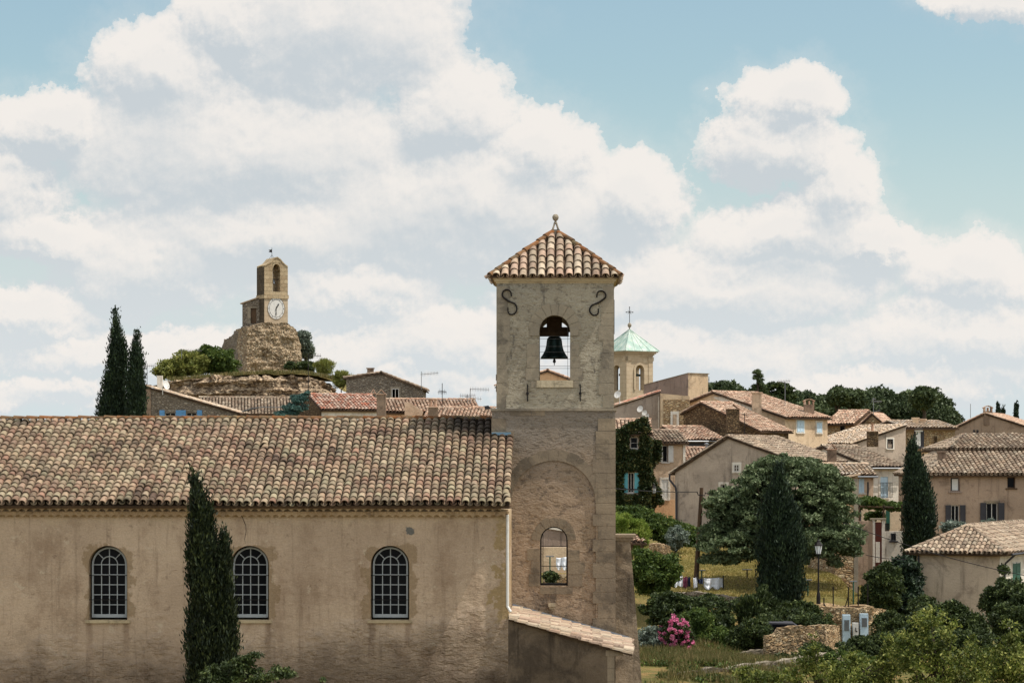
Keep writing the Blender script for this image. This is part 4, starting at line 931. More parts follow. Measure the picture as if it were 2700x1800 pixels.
def lumpy(mb, path, zb, thick, amp, f=.6, strata=0.0, seed=0, nx=70, nz=30, lean=.0, topamp=.3):
    """a rough mass of rock or ruined masonry. path: (px, Y, py of the top)"""
    pp = [(P(px, py, Y)) for px, Y, py in path]; L = [0]
    for a, b in zip(pp[:-1], pp[1:]): L.append(L[-1]+math.hypot(b.x-a.x, b.y-a.y))
    s = np.linspace(0, L[-1], nx); X = np.interp(s, L, [p.x for p in pp]); Y = np.interp(s, L, [p.y for p in pp]); Z = np.interp(s, L, [p.z for p in pp])
    n0 = len(mb.v); rows = 2*nz
    for i in range(nx):
        j = min(i+1, nx-1); k = max(i-1, 0); tx, ty = X[j]-X[k], Y[j]-Y[k]; l = math.hypot(tx, ty); nxn, nyn = ty/l, -tx/l
        zt = Z[i]+topamp*mnoise.noise(Vector((s[i]*1.3, seed, 0)))
        for r in range(rows):
            if r < nz: z = lerp(zb, zt, r/(nz-1)); back = 0
            else: z = lerp(zt, zb, (r-nz)/(nz-1)); back = thick
            q = Vector((X[i]*f, Y[i]*f+back*.3, z*f)); d = amp*mnoise.noise(q*1.3+Vector((seed, 0, 0)))+amp*.5*mnoise.noise(q*4.1)+amp*.3*mnoise.noise(q*9)
            if strata: d += strata*(mnoise.noise(Vector((s[i]*.12, seed, z*1.7)))+.6*mnoise.noise(Vector((s[i]*.3, seed+3, z*4.5))))
            d += -lean*(z-zb)/(zt-zb+.01)
            if back: d = -d*.3
            e = 1.0 if r < nz else -1.0
            mb.v.append((X[i]+nxn*(d-back)+0, Y[i]+nyn*(d-back), z+(.05*mnoise.noise(q*6) if 0 < r < rows-1 else 0)))
    for i in range(nx-1):
        for r in range(rows-1): a = n0+i*rows+r; mb.f.append((a, a+rows, a+rows+1, a+1))
    for e in (0, nx-1):
        a = n0+e*rows
        for r in range(nz-1): mb.f.append((a+r, a+r+1, a+rows-2-r, a+rows-1-r))
    return mb
# ================================================================ the rock with the clock tower
rk = MB(); lumpy(rk, [(395, 226, 1010), (470, 221, 998), (560, 218, 992), (690, 217, 990), (800, 218, 992), (868, 220, 1000), (905, 226, 1030), (925, 232, 1060)], 14.0, 3.0, .7, .5, .55, 2, 150, 46, lean=.8, topamp=.35)
rk.build('rock_outcrop', M['cliff']); o = bpy.data.objects['rock_outcrop']; tag(o, None, None, kind='structure')
def plateau():
    v = []; n = 46; m_ = 16
    fr_ = [(395, 226, 1016), (470, 222, 1003), (560, 219, 994), (630, 218, 988), (700, 218, 983), (800, 219, 984), (868, 221, 996), (905, 227, 1030)]
    for j in range(m_):
        t = j/(m_-1)
        for i in range(n):
            px = lerp(395, 905, i/(n-1)); Y = float(np.interp(px, [a for a, b, c in fr_], [b for a, b, c in fr_])); py = float(np.interp(px, [a for a, b, c in fr_], [c for a, b, c in fr_]))
            p = P(px, py, Y+.4); p.y += t*34; p.z += t*.5-.06+.18*mnoise.noise(Vector((p.x*.6, p.y*.6, 4))); v.append(tuple(p))
    f = np.array([[j*n+i, j*n+i+1, (j+1)*n+i+1, (j+1)*n+i] for j in range(m_-1) for i in range(n-1)], dtype=np.int32)
    tag(mesh_obj('hill_top', np.array(v, dtype=np.float32), f, M['ground'], None, True, (0, 0, 0)), None, None, kind='structure')
plateau()
ruin = thing('ruined_base', 'rough ruined rubble masonry stump under the clock tower', 'ruin', P(690, 985, 241))
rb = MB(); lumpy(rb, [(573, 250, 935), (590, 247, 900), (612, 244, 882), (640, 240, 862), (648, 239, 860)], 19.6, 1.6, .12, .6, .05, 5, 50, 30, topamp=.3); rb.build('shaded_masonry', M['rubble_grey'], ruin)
rb = MB(); lumpy(rb, [(651, 238, 861), (680, 238.3, 855), (700, 238.6, 850), (760, 239.5, 852), (774, 239.8, 862), (786, 240.2, 878), (794, 240.6, 905)], 19.6, 5, .22, .8, .10, 8, 90, 60, topamp=.15); rb.build('sunlit_masonry', M['ruin_rock'], ruin)
K = Fr(697, 240, 25); KW = K.x(759); KD = 2.0
ct = thing('clock_tower', 'narrow stone clock tower with small bell arch, alone on the rocky hill top', 'clock tower', K.p(KW/2, KD/2, zpy(856, 240)))
kz = lambda py: K.at(728, py)[1]
bo2 = (*sorted((K.x(719), K.x(739))), kz(769), kz(692), 'arch')
zb_ = zpy(872, 240)
b = MB().wall(K, 0, KW, kz(783), kz(712), [bo2], t=.6, seg=12); b.box(K, 0, KW, .6, KD, kz(783), kz(783)+.1); b.wall(K, 0, KW, kz(783), kz(712), [bo2], t=.45, y=KD-.45)
tp = [(0, kz(712)), (0, kz(702)), (KW*.25, kz(694)), (KW*.42, kz(681)), (KW*.55, kz(679)), (KW*.68, kz(684)), (KW*.85, kz(696)), (KW, kz(703)), (KW, kz(712))]
up = [(bo2[0]+(bo2[1]-bo2[0])*t_, kz(712)) for t_ in (1, 0)]
r_ = (bo2[1]-bo2[0])/2; cxx = (bo2[0]+bo2[1])/2; a_top = kz(696)
arc = [(cxx+r_*math.cos(math.pi*i/10), kz(712)+(a_top-kz(712))*math.sin(math.pi*i/10)) for i in range(11)]
for y0 in (0, KD-.45):
    for (xa, za), (xb, zb2) in zip(tp[:-1], tp[1:]):
        if abs(xa-xb) < 1e-6: continue
        def low(x): return kz(712) if abs(x-cxx) >= r_ else kz(712)+(a_top-kz(712))*math.sqrt(max(0, 1-((x-cxx)/r_)**2))
        n_ = 6
        for i in range(n_):
            x_a, x_b = lerp(xa, xb, i/n_), lerp(xa, xb, (i+1)/n_); z_a, z_b = lerp(za, zb2, i/n_), lerp(za, zb2, (i+1)/n_)
            b.slab([K.p(x_a, y0, low(x_a)), K.p(x_b, y0, low(x_b)), K.p(x_b, y0, z_b), K.p(x_a, y0, z_a)], .45, K.ay)
for x0_, x1_ in ((0, bo2[0]), (bo2[1], KW)): b.box(K, x0_+.003, x1_-.003, .44, KD-.44, kz(783)+.1, kz(712)-.02)
b.build('belfry', M['clock_stone'], ct)
cp = MB()
for (xa, za), (xb, zb2) in zip(tp[1:-1], tp[2:-1]): cp.slab([K.p(xa, -.05, za+.07), K.p(xb, -.05, zb2+.07), K.p(xb, KD+.05, zb2+.07), K.p(xa, KD+.05, za+.07)], .09)
cp.build('coping', M['clock_stone'], ct)
MB().box(K, -.0, KW, 0, KD, zb_, kz(783)).build('shaft', M['belfry_stone'], ct)
MB().box(K, -.06, KW+.06, -.08, KD+.05, kz(787), kz(777)).build('string_course', M['clock_stone'], ct)
fc = K.at(728, 813); cc = K.p(fc[0], -.03, fc[1]); cf = MB(); pts = [cc+K.ax*(.80*math.cos(2*math.pi*i/32))+UP*(.98*math.sin(2*math.pi*i/32)) for i in range(32)]
MB().slab([K.p(-.012, .03, zb_), K.p(-.012, KD-.02, zb_), K.p(-.012, KD-.02, kz(704)), K.p(-.012, .03, kz(704))], .012, -K.ax).build('shade_toned_side', M['weathered'], ct); cf.slab(pts, .06, K.ay); CF = cf.build('clock_face', M['white_paint'], ct)  # dark slab over the unlit left face, its shade put into the colour
rg = MB()
for i in range(48):
    for R in (.99, .80):
        a0, a1 = 2*math.pi*i/48, 2*math.pi*(i+1)/48; f_ = lambda a: cc-K.ay*.008+K.ax*(.81*R*math.cos(a))+UP*(.99*R*math.sin(a)); rg.tube([f_(a0), f_(a1)], .011, 3, False)
rg.build('rim', M['iron'], CF)
for i in range(12):
    a = 2*math.pi*i/12; u_ = K.ax*(.72*math.cos(a))+UP*(.88*math.sin(a)); MB().tube([cc-K.ay*.012+u_*.93, cc-K.ay*.012+u_*1.06], .018, 3).build('hour_mark', M['iron'], CF)
def hand(ang, l, w, name):
    d = K.ax*(math.sin(ang)*.85)+UP*math.cos(ang); s = K.ax*(math.cos(ang)*.85)-UP*math.sin(ang); q = cc-K.ay*.03
    MB().slab([q-d*.18-s*w*.4, q-d*.18+s*w*.4, q+d*l*.55+s*w*.5, q+d*l*.6+s*w*1.2, q+d*l, q+d*l*.6-s*w*1.2, q+d*l*.55-s*w*.5], .02, -K.ay).build(name, M['iron'], CF)
hand(math.radians(34), .55, .07, 'hour_hand'); hand(math.radians(183), .74, .05, 'minute_hand')
q = MB(); wp = K.p(KW*.48, KD/2, kz(680)); q.tube([wp, wp+UP*1.0], .02, 5); q.tube([wp+K.ax*.25, wp+UP*.35], .012, 4); q.tube([wp-K.ax*.25, wp+UP*.35], .012, 4)
q.slab([wp+UP*.55, wp+UP*.85, wp-K.ax*.32+UP*.78, wp-K.ax*.2+UP*.7, wp-K.ax*.32+UP*.6], .02, K.ay); q.build('weather_vane', M['iron'], ct)
SL = K.side(0); ah = MB(); hx = -KD; pxl = 639
aL = Fr(639, 241.5, -12); aW = aL.x(684); zt1 = aL.at(639, 800)[1]; zt2 = aL.at(684, 784)[1]; zz0 = zpy(872, 241)
dh = hole(aL, (661, 676, 812, 853)); ah.wall(aL, 0, aW, zz0, zt1-.05, [dh], t=.3); ah.slab([aL.p(0, 0, zt1-.05), aL.p(aW, 0, zt1-.05), aL.p(aW, 0, zt2), aL.p(0, 0, zt1)], 2.2, aL.ay); ah.box(aL, 0, .25, .3, 2.2, zz0, zt1-.06)
ah.build('side_chamber', M['rubble_grey'], ct)
MB().slab([aL.p(-.2, -.1, zt1+.02), aL.p(aW, -.1, zt2+.08), aL.p(aW, 2.3, zt2+.08), aL.p(-.2, 2.3, zt1+.02)], .09).build('side_roof', M['tile_pale'], ct)
q = MB(); q.box(aL, dh[0], dh[1], .1, .15, dh[2], dh[3]); q.build('door', M['wood'], ct); MB().box(aL, dh[0]-.3, dh[0], -.02, .1, dh[2], dh[3]).box(aL, dh[0]-.35, dh[1]+.2, -.03, .1, dh[3], dh[3]+.12).build('door_surround', M['dressed'], ct)
b2 = thing('bell', 'tiny grey bell in the arch of the distant clock tower', 'bell', K.p(cxx-.1, .5, kz(752)))
MB().lathe(K.p(cxx-.1, .5, kz(748)), [(.2, 0), (.19, .06), (.12, .25), (.10, .34), (.03, .4)], 12).build('bell_body', M['zinc'], b2, True); MB().tube([K.p(bo2[0], .5, kz(735)), K.p(bo2[1], .5, kz(735))], .03, 5).tube([K.p(cxx-.1, .5, kz(735)), K.p(cxx-.1, .5, kz(742))], .02, 4).build('hanger', M['iron'], b2)
# ================================================================ houses behind the nave
Z0 = 8.0
f = Fr(383, 190, 0); W = f.x(625)
h = gable_house('stone_house', 'grey stone house with pale blue shutters and sloping verge, left of the rocky hill', f, W, 7, Z0, f.at(383, 1020)[1], 0, f.at(383, 1020)[1], f.at(625, 1089)[1], 'rubble_grey', 'tile_pale',
    [dict(px=(435, 463, 1081, 1125), fm='frame_white', sh='blue_paint', sw=.36, sill=False), dict(px=(491, 519, 1081, 1125), sh='blue_paint', sw=.36, sill=False)], seed=11)
MB().box(f, -.02, f.x(398), -.06, .3, Z0, f.at(390, 1014)[1]).build('corner_pillar', M['chimney'], h)
chimney(414, 428, 990, 1030, 192, h, 'pl_white', None)
f = Fr(530, 203, 6); W = f.x(768); eave_house('tiled_house', 'low house with a long faded brown roof at the foot of the rock', f, W, 8, Z0, f.at(560, 1100)[1], 5, f.at(600, 1051, 5)[1], 'rubble_dark', 'tile_brown', seed=12)
sk = thing('metal_canopy', 'low curved grey metal canopy between brown roof and blue spruce', 'canopy', P(690, 1095, 188)); q = MB(); f = Fr(637, 188, 0); w_ = f.x(742)
for i in range(8):
    a, b = i/8, (i+1)/8; h_ = lambda t: zpy(1086, 188)+.38*math.sin(math.pi*min(1, t*1.6+.12)*.5); q.slab([f.p(a*w_, 0, h_(a)), f.p(b*w_, 0, h_(b)), f.p(b*w_, 2.5, h_(b)+.05), f.p(a*w_, 2.5, h_(a)+.05)], .05)
q.build('roof', M['zinc'], sk); MB().box(f, .1, w_-.1, .1, 2.4, 10, zpy(1089, 188)).build('wall', M['wood'], sk)
f = Fr(848, 185, 20); W = f.x(1012); h = eave_house('white_house', 'white-walled house under a red and cream tile roof with a dark stone gable', f, W, 6.4, Z0, f.at(848, 1080)[1], 3.2, f.at(900, 1044, 3.2)[1], 'pl_white', 'tile_red', seed=13, o=.1, ov=.2)
SF = f.side(0); q = MB(); ge = f.at(848, 1080)[1]; gr = f.at(900, 1044, 3.2)[1]; q.slab([f.p(-.03, 0, Z0), f.p(-.03, 6.4, Z0), f.p(-.03, 6.4, ge), f.p(-.03, 3.2, gr), f.p(-.03, 0, ge)], .03, -f.ax); q.build('gable_wall', M['rubble_dark'], h)
chimney(993, 1017, 1040, 1090, 183.5, h, 'chimney', 'tiles'); chimney(978, 990, 1038, 1052, 190, h, 'rubble_grey', 'tiles')
f = Fr(1005, 191, 8); W = f.x(1262); h = eave_house('long_house', 'long low house with pale orange tile roof beside the near bell tower', f, W, 8, Z0, f.at(1010, 1086)[1], 3.6, f.at(1100, 1056, 3.6)[1], 'pl_beige', 'tile_warm', seed=14)
q = MB(); q.slab([P(1067, 1060, 190), P(1079, 1060, 190), P(1116, 1084, 190), P(1112, 1096, 190), P(1067, 1096, 190)], .5, Vector((0, 1, 0))); q.build('parapet_wall', M['pl_pink'], h)
f = Fr(1122, 186, -4); W = f.x(1292); h = eave_house('lower_house', 'low tiled roof with twin-pot chimney just above the church ridge', f, W, 6, Z0, f.at(1122, 1104)[1], 3.0, f.at(1190, 1078, 3.0)[1], 'pl_beige', 'tile_warm', seed=15)
chimney(1129, 1155, 1074, 1100, 184.5, h, 'chimney', 'pots', pots=2)
f = Fr(913, 215, 0); W = f.x(1116); h = gable_house('stone_house', 'grey rubble house with low gable, one window and a square chimney on the skyline', f, W, 7, Z0, f.at(913, 997)[1], f.x(1005), f.at(1005, 984)[1], f.at(1115, 1026)[1], 'rubble_grey', 'tile_brown',
    [dict(px=(1033, 1052, 1024, 1052), nx=2, nz=1, surround='dressed', proud=True, sill=False)], seed=16, vt=False)
chimney(968, 985, 972, 995, 216, h, 'chimney', 'slab')
# ================================================================ parish church belfry with green copper roof
f = Fr(1652, 240, 35); W = 2.95; D = 2.95; z0 = 14; zt = f.at(1687, 940)[1]
bf = thing('church_belfry', 'square stone belfry with pale green copper pyramid roof and iron cross', 'belfry', f.p(W/2, D/2, z0))
o1 = (W/2-.47, W/2+.47, f.at(1683, 1028)[1], f.at(1683, 962)[1], 'arch')
b = MB().wall(f, 0, W, z0, zt, [o1], t=.5); b.wall(f, 0, W, z0, zt, [o1], t=.4, y=D-.4)
for x, rt in ((0, 0), (W, 1)):
    s = f.side(x, bool(rt)); lo_, hi_ = (-D, 0) if not rt else (0, D); c_ = (lo_+hi_)/2; b.wall(s, lo_+.5 if 1 else lo_, hi_-.5, z0, zt, [(c_-.47, c_+.47, o1[2], o1[3], 'arch')], t=.4)
b.build('wall', M['belfry_stone'], bf)
q = MB()
for x in (0, W-.42): q.box(f, x-.04, x+.46, -.05, .1, z0, zt-.35); q.box(f, x-.1, x+.52, -.1, .1, zt-.38, zt-.02)
s = f.side(0)
for x in (-D, -.42): q.box(s, x-.04, x+.46, -.05, .1, z0, zt-.35); q.box(s, x-.1, x+.52, -.1, .1, zt-.38, zt-.02)
q.build('pilasters', M['belfry_stone'], bf)
q = MB()
for i in range(10):
    a0, a1 = math.pi*i/10, math.pi*(i+1)/10; c_ = W/2; zs = o1[3]-.47; pt = lambda a, r: f.p(c_-r*math.cos(a), -.08, zs+r*math.sin(a)); q.slab([pt(a0, .48), pt(a1, .48), pt(a1, .68), pt(a0, .68)], .1, f.ay)
for sx_ in (-1, 1): q.box(f, c_+sx_*.58-.10, c_+sx_*.58+.10, -.1, .05, o1[2], zs)
q.build('arch_surround', M['belfry_stone'], bf)
q = MB()
for i, (a, c_) in enumerate(((.06, .0), (.14, .13), (.26, .26), (.38, .38))): q.box(f, -a, W+a, -a, D+a, zt+c_, zt+c_+.13)
q.build('cornice', M['belfry_stone'], bf)
ze = zt+.52; a = .46; cs = [f.p(-a, -a, ze), f.p(W+a, -a, ze), f.p(W+a, D+a, ze), f.p(-a, D+a, ze)]; az = f.at(1664, 868, D/2)[1]; ap = f.p(W/2, D/2, az)
q = MB(); e = MB()
for i in range(4):
    q.poly([cs[i], cs[(i+1) % 4], ap]); e.tube([cs[i]+UP*.02, ap+UP*.02], .035, 4)
    for t_ in (.28, .5, .72):
        p = cs[i].lerp(cs[(i+1) % 4], t_); k_ = 1 if t_ == .5 else .93; e.tube([p+UP*.02, p.lerp(ap, k_)+UP*.02], .022, 4)
q.slab(cs, .05); R_ = q.build('roof', M['copper'], bf); e.build('roof_seams', M['copper'], R_)
q = MB().lathe(ap, [(.06, -.1), (.05, .15), (.14, .22), (.19, .36), (.14, .5), (.05, .58), (.03, .6)], 12); q.build('ball', M['dressed'], bf)
q = MB(); zc = az+.6; q.tube([ap+UP*.5, ap+UP*2.0], .03, 6); X = f.ax.lerp(Vector((1, 0, 0)), .7).normalized()
q.tube([ap+UP*1.55-X*.3, ap+UP*1.55+X*.3], .03, 6)
for v_ in (UP*2.0, UP*1.55-X*.3, UP*1.55+X*.3): q.lathe(ap+v_+UP*-.06, [(.01, 0), (.07, .06), (.01, .12)], 8)
for s_ in (-1, 1): q.tube([ap+UP*(1.55+s_*.16)-X*.16, ap+UP*(1.55-s_*.16)+X*.16], .016, 4)
q.build('cross', M['iron'], bf)
MB().lathe(f.p(W/2, D/2, o1[2]+.5), [(.5, 0), (.48, .1), (.34, .4), (.28, .8), (.08, .95)], 12).box(f, .3, W-.3, D/2-.08, D/2+.08, o1[2]+1.3, o1[2]+1.5).box(f, W/2-.08, W/2+.08, .3, D-.3, o1[2]+1.3, o1[2]+1.5).box(f, .45, W-.45, .45, D-.45, z0, o1[2]-.1).build('bell', M['bronze'], bf)  # large dark bell, beams and block added to deepen the shade in the openings
# ================================================================ houses right of the bell tower
def H(*a, **k): return k
f = Fr(1815, 214, 42); W = f.x(1867); Ld = 5.0; ztop = f.at(1815, 984)[1]; bl = thing('plastered_block', 'tall windowless rendered block with a slit opening and a sloping shade-grey side', 'building', f.p(1, 2, 8))
zfar = zpy(1015, 217.7); b = MB(); prism(b, f, [(0, 0, ztop), (W, 0, ztop), (W, Ld, zfar), (0, Ld, zfar)], 8); b.build('wall', M['pl_block'], bl)
s = f.side(0); MB().slab([f.p(-.03, 0, 8), f.p(-.03, Ld, 8), f.p(-.03, Ld, zfar), f.p(-.03, 0, ztop)], .03, -f.ax).build('shade_toned_side_wall', M['pl_dark'], bl)  # left face away from the sun, its shade painted as darker render
MB().slab([f.p(-.1, -.08, ztop+.05), f.p(W+.08, -.08, ztop+.05), f.p(W+.08, Ld, zfar+.05), f.p(-.1, Ld, zfar+.05)], .05).build('coping', M['dressed'], bl)
window(f, (1839, 1847, 1088, 1112), bl, fm='grey_paint', nx=1, nz=1, proud=True, sill=False)
f = Fr(1606, 205, 2); W = f.x(1742); h = gable_house('rendered_house', 'grey-beige house with a red-edged lean roof and satellite dishes below the green belfry', f, W, 6, 8, f.at(1606, 1076)[1], W, f.at(1742, 1033)[1], f.at(1742, 1033)[1], 'pl_grey', 'tile_red', seed=21)
MB().tube([f.p(f.x(1737), -.07, f.at(1737, 1045)[1]), f.p(f.x(1737), -.07, 10)], .06, 6).build('downpipe', M['pl_white'], h)
def dish(px, py, Y, r, parent, m='white_paint', to=(-.5, -.8, .35)):
    c = P(px, py, Y); d = Vector(to).normalized(); a = d.cross(UP).normalized(); b = a.cross(d); mb = MB(); n0 = 0; S = 14
    for rr, dd in ((0.02, 0), (.5, .04), (1, .16)):
        for k_ in range(S): th = 2*math.pi*k_/S; mb.v.append(tuple(c+(a*math.cos(th)+b*math.sin(th))*rr*r+d*dd*r))
    for i in range(2):
        for k_ in range(S): j = (k_+1) % S; mb.f.append((i*S+k_, i*S+j, (i+1)*S+j, (i+1)*S+k_))
    mb.f.append(tuple(range(S))); mb.tube([c-b*r*.8+d*.1, c+d*r*.8-b*.1], .02, 4); mb.tube([c, c-d*.3, c-d*.3-UP*.6], .03, 5)
    return mb.build('satellite_dish', M[m], parent)
for px, py, r in ((1629, 1040, .30), (1688, 1078, .26), (1700, 1088, .22), (1706, 1096, .2)):
    o = dish(px, py, 203.5 if px < 1640 else 204.3, r, None); tag(o, {1629: 'white satellite dish below the green-roofed belfry', 1688: 'highest satellite dish on the grey-beige wall above the ivy', 1700: 'middle one of three satellite dishes above the ivy', 1706: 'lowest of three satellite dishes above the ivy'}[px], 'satellite dish', 'satellite dishes on the house walls')
o = dish(437, 1015, 189, .34, None, to=(.9, -.6, .3)); tag(o, 'white satellite dish beside the white chimney of the blue-shuttered stone house', 'satellite dish', 'satellite dishes on the house walls')
f = Fr(1742, 204, 0); W = f.x(1818); h = thing('stone_fronted_house', 'narrow house front of golden rubble framed in pale render with one blind window', 'house', f.p(W/2, 2, 8))
b = MB(); prism(b, f, [(0, 0, f.at(1742, 1037)[1]), (W, 0, f.at(1818, 1044)[1]), (W, 4, f.at(1818, 1044)[1]), (0, 4, f.at(1742, 1037)[1])], 8); b.build('wall', M['pl_block'], h)
x0, zb3 = f.at(1749, 1131); x1, zt3 = f.at(1817, 1053); MB().box(f, x0, x1, -.03, 0, zb3, zt3).build('stone_panel', M['rubble_gold'], h)
x0, zb3 = f.at(1768, 1134); x1, zt3 = f.at(1790, 1084); MB().box(f, x0, x1, -.06, -.03, zb3, zt3).build('window_surround', M['pl_white'], h); x0, zb3 = f.at(1774, 1121); x1, zt3 = f.at(1784, 1092); MB().box(f, x0, x1, -.075, -.06, zb3, zt3).build('blind_window', M['pl_tan'], h)
f = Fr(1596, 172, 0); W = f.x(1714); ivyf = f; ivyh = eave_house('ivy_house', 'house half buried in ivy with an open turquoise-shuttered window', f, W, 6, 6, f.at(1650, 1142)[1], 2.4, f.at(1650, 1110, 2.4)[1], 'pl_tan', 'tile_warm',
    [H(px=(1662, 1682, 1152, 1182), nx=1, nz=2, fm='frame_white'), H(px=(1656, 1672, 1246, 1298), nx=2, nz=1, sh='turq', sw=.32)], seed=22)
MB().box(f, f.x(1648), f.x(1682), -.3, -.27, f.at(1660, 1290)[1], f.at(1660, 1288)[1]).build('window_rail', M['iron'], ivyh)
f = Fr(1708, 176, 10); W = f.x(1806); h = eave_house('beige_house', 'beige house with white open shutters and an ochre lower wall beside the ivy', f, W, 6, 6, f.at(1750, 1166)[1], 2.6, f.at(1750, 1138, 2.6)[1], 'pl_tan', 'tile_brown',
    [H(px=(1747, 1761, 1174, 1218), nx=1, nz=1, sh='white_paint', sw=.34), H(px=(1744, 1762, 1263, 1316), closed=True, sh='white_paint', surround='pl_white')], seed=23)
q = MB(); x0, z1_ = f.at(1712, 1317); q.box(f, 0.01, W-.01, -.02, 0, 6, z1_); q.build('lower_wall', M['pl_orange'], h)
MB().box(f, W-.14, W+.02, -.05, .02, f.at(1800, 1300)[1], f.at(1800, 1170)[1]).build('corner_trim', M['pl_white'], h)
f = Fr(1812, 192, 22); W = f.x(1908); h = eave_house('terrace_house', 'house with orange tile roof over a dark shaded roof terrace', f, W, 6, 8, f.at(1812, 1160)[1], 3.8, f.at(1812, 1128, 3.8)[1], 'pl_dark', 'tile_warm', seed=24, gutter=True)
x0, zb3 = f.at(1815, 1186); x1, zt3 = f.at(1900, 1164); MB().box(f, x0, x1, -.02, 0, zb3, zt3).build('terrace_shade_panel', M['grey_paint'], h)  # dark sheet painted as the shade inside the open terrace
f = Fr(1806, 184, 3); W = f.x(1912); h = eave_house('shed_roofed_house', 'small low tiled roof with a thin metal flue below the shaded terrace', f, W, 5, 8, f.at(1812, 1214)[1], 3.2, f.at(1812, 1184, 3.2)[1], 'pl_white', 'tile_warm', seed=25)
q = MB(); p = P(1863, 1208, 185.5); q.tube([p, P(1863, 1172, 185.5)], .09, 8); q.lathe(P(1863, 1172, 185.5), [(.16, 0), (.17, .06), (.03, .14)], 10); q.build('flue', M['zinc'], h)
f = Fr(1780, 165, -30); xa = f.x(1920); W = xa+4.5; zl = f.at(1780, 1243)[1]; za = f.at(1920, 1153)[1]; big = gable_house('gabled_house', 'large stained beige gabled house with a pale tile roof behind the round tree', f, W, 7.3, 6, zl, xa, za, za-1.5, 'pl_grey', 'tile_brown',
    [H(px=(1935, 1950, 1224, 1243), proud=True, surround='pl_white', nx=2, nz=2), H(px=(1900, 1917, 1276, 1303), surround='pl_white', nx=2, nz=2)], seed=26, o=.3)
q = MB(); x0 = .05; q.tube([f.p(-.28, -.2, zl-.12), f.p(-.28, -.2, zl-.5), f.p(.08, -.12, zl-.95), f.p(.16, -.12, zl-1.3), f.p(.16, -.12, 6)], .065, 8); q.build('downpipe', M['grey_paint'], big)
q = MB(); c_ = f.p(xa+1.3, 4.4, za-.33); nn = Vector(f.ax*1.3+UP*-.43).normalized(); q.slab([c_, c_+nn*.9, c_+nn*.9+f.ay*.7, c_+f.ay*.7], .08); q.build('skylight', M['pale_blue'], big)
MB().tube([f.p(W+.32, -.1, za-1.62), f.p(W+.32, 7.4, za-1.62)], .06, 6).build('gutter', M['grey_paint'], big)
f = Fr(2070, 200, 42); W = f.x(2182); h = eave_house('blue_shutter_house', 'cream house with two closed pale blue shutters under a long sunlit roof', f, W, 10, 8, f.at(2070, 1100)[1], 7.4, f.at(1900, 1036, 7.4)[1], 'pl_beige', 'tile_warm',
    [H(px=(2101, 2119, 1106, 1140), closed=True, sh='pale_blue', proud=True, surround='pl_white'), H(px=(2153, 2166, 1113, 1141), closed=True, sh='pale_blue', proud=True, surround='pl_white')], seed=27)
s = f.side(0); pt = lambda px, py: s.p(*(lambda a: (a[0], -.03, a[1]))(s.at(px, py)))
MB().slab([pt(1884, 1046), pt(1884, 1050), pt(2004, 1098), pt(2004, 1078), pt(1960, 1062), pt(1920, 1046)], .03, s.ay).build('whitewashed_patch', M['pl_white'], h)
chimney(1984, 2008, 1036, 1075, 198.5, h, 'pl_tan', 'slab'); chimney(2121, 2147, 1066, 1088, 203, h, 'chimney', 'arch')
f = Fr(2003, 193, 40); W = f.x(2079); h = eave_house('rubble_house', 'dark brown rubble house with bright orange roof and a broken stone chimney', f, W, 8, 8, f.at(2003, 1136)[1], 6.0, f.at(1880, 1064, 6.0)[1], 'rubble_dark', 'tile_warm', seed=28)
chimney(1917, 1950, 1078, 1120, 191.5, h, 'rubble_dark', 'tiles', d=1.0)
f = Fr(2180, 217, -36); W = f.x(2252); h = eave_house('stone_house', 'golden stone house with one small dark window and a sunlit right gable', f, W, 4.6, 8, f.at(2200, 1116)[1], 2.3, f.at(2297, 1085, 2.3)[1], 'rubble_gold', 'tile_warm',
    [H(px=(2216, 2227, 1122, 1143), nx=1, nz=1, fm='grey_paint', proud=True, sill=False)], seed=29, o=.15)
f = Fr(2246, 203, 30); W = f.x(2388); h = gable_house('patched_house', 'patched grey and stone house with a lit left roof slope and square window', f, W, 5.5, 8, f.at(2246, 1170)[1], W, f.at(2388, 1122)[1], f.at(2388, 1122)[1], 'pl_grey', 'tile_pale',
    [H(px=(2339, 2354, 1157, 1182), nx=1, nz=1, fm='grey_paint', proud=True, surround='pl_white')], seed=30)
chimney(2288, 2316, 1137, 1160, 200, h, 'rubble_dark', 'pots', pots=1)
f = Fr(2236, 214, -20); h = gable_house('little_gabled_house', 'small half-hidden gable with an orange verge under the roof aerial', f, f.x(2327), 4, 8, f.at(2236, 1150)[1], f.x(2300), f.at(2300, 1092)[1], f.at(2327, 1115)[1], 'rubble_gold', 'tile_warm', seed=31)
f = Fr(2390, 207, 16); W = f.x(2518); h = eave_house('flat_stone_house', 'wide golden stone house with a curtained balcony door below a thin tile edge', f, W, 6, 8, f.at(2400, 1129)[1], 3.2, f.at(2400, 1113, 3.2)[1], 'rubble_gold', 'tile_pale',
    [H(px=(2462, 2470, 1150, 1175), nx=1, nz=1, fm='wood', proud=True, sill=False)], seed=32)
x0, zb3 = f.at(2410, 1182); x1, zt3 = f.at(2436, 1129); MB().box(f, x0, x1, -.03, 0, zb3, zt3).build('balcony_door', M['grey_paint'], h); MB().box(f, x0+.1, x0+.5, -.12, -.08, zb3+.2, zt3-.1).build('white_curtain', M['white_paint'], h); MB().box(f, x0-.02, x1-.2, -.25, -.05, zt3-.25, zt3).build('awning_box', M['white_paint'], h)
chimney(2407, 2422, 1103, 1118, 209, h, 'pl_beige', 'slab'); chimney(2427, 2441, 1106, 1118, 209.5, h, 'pl_tan', 'slab')
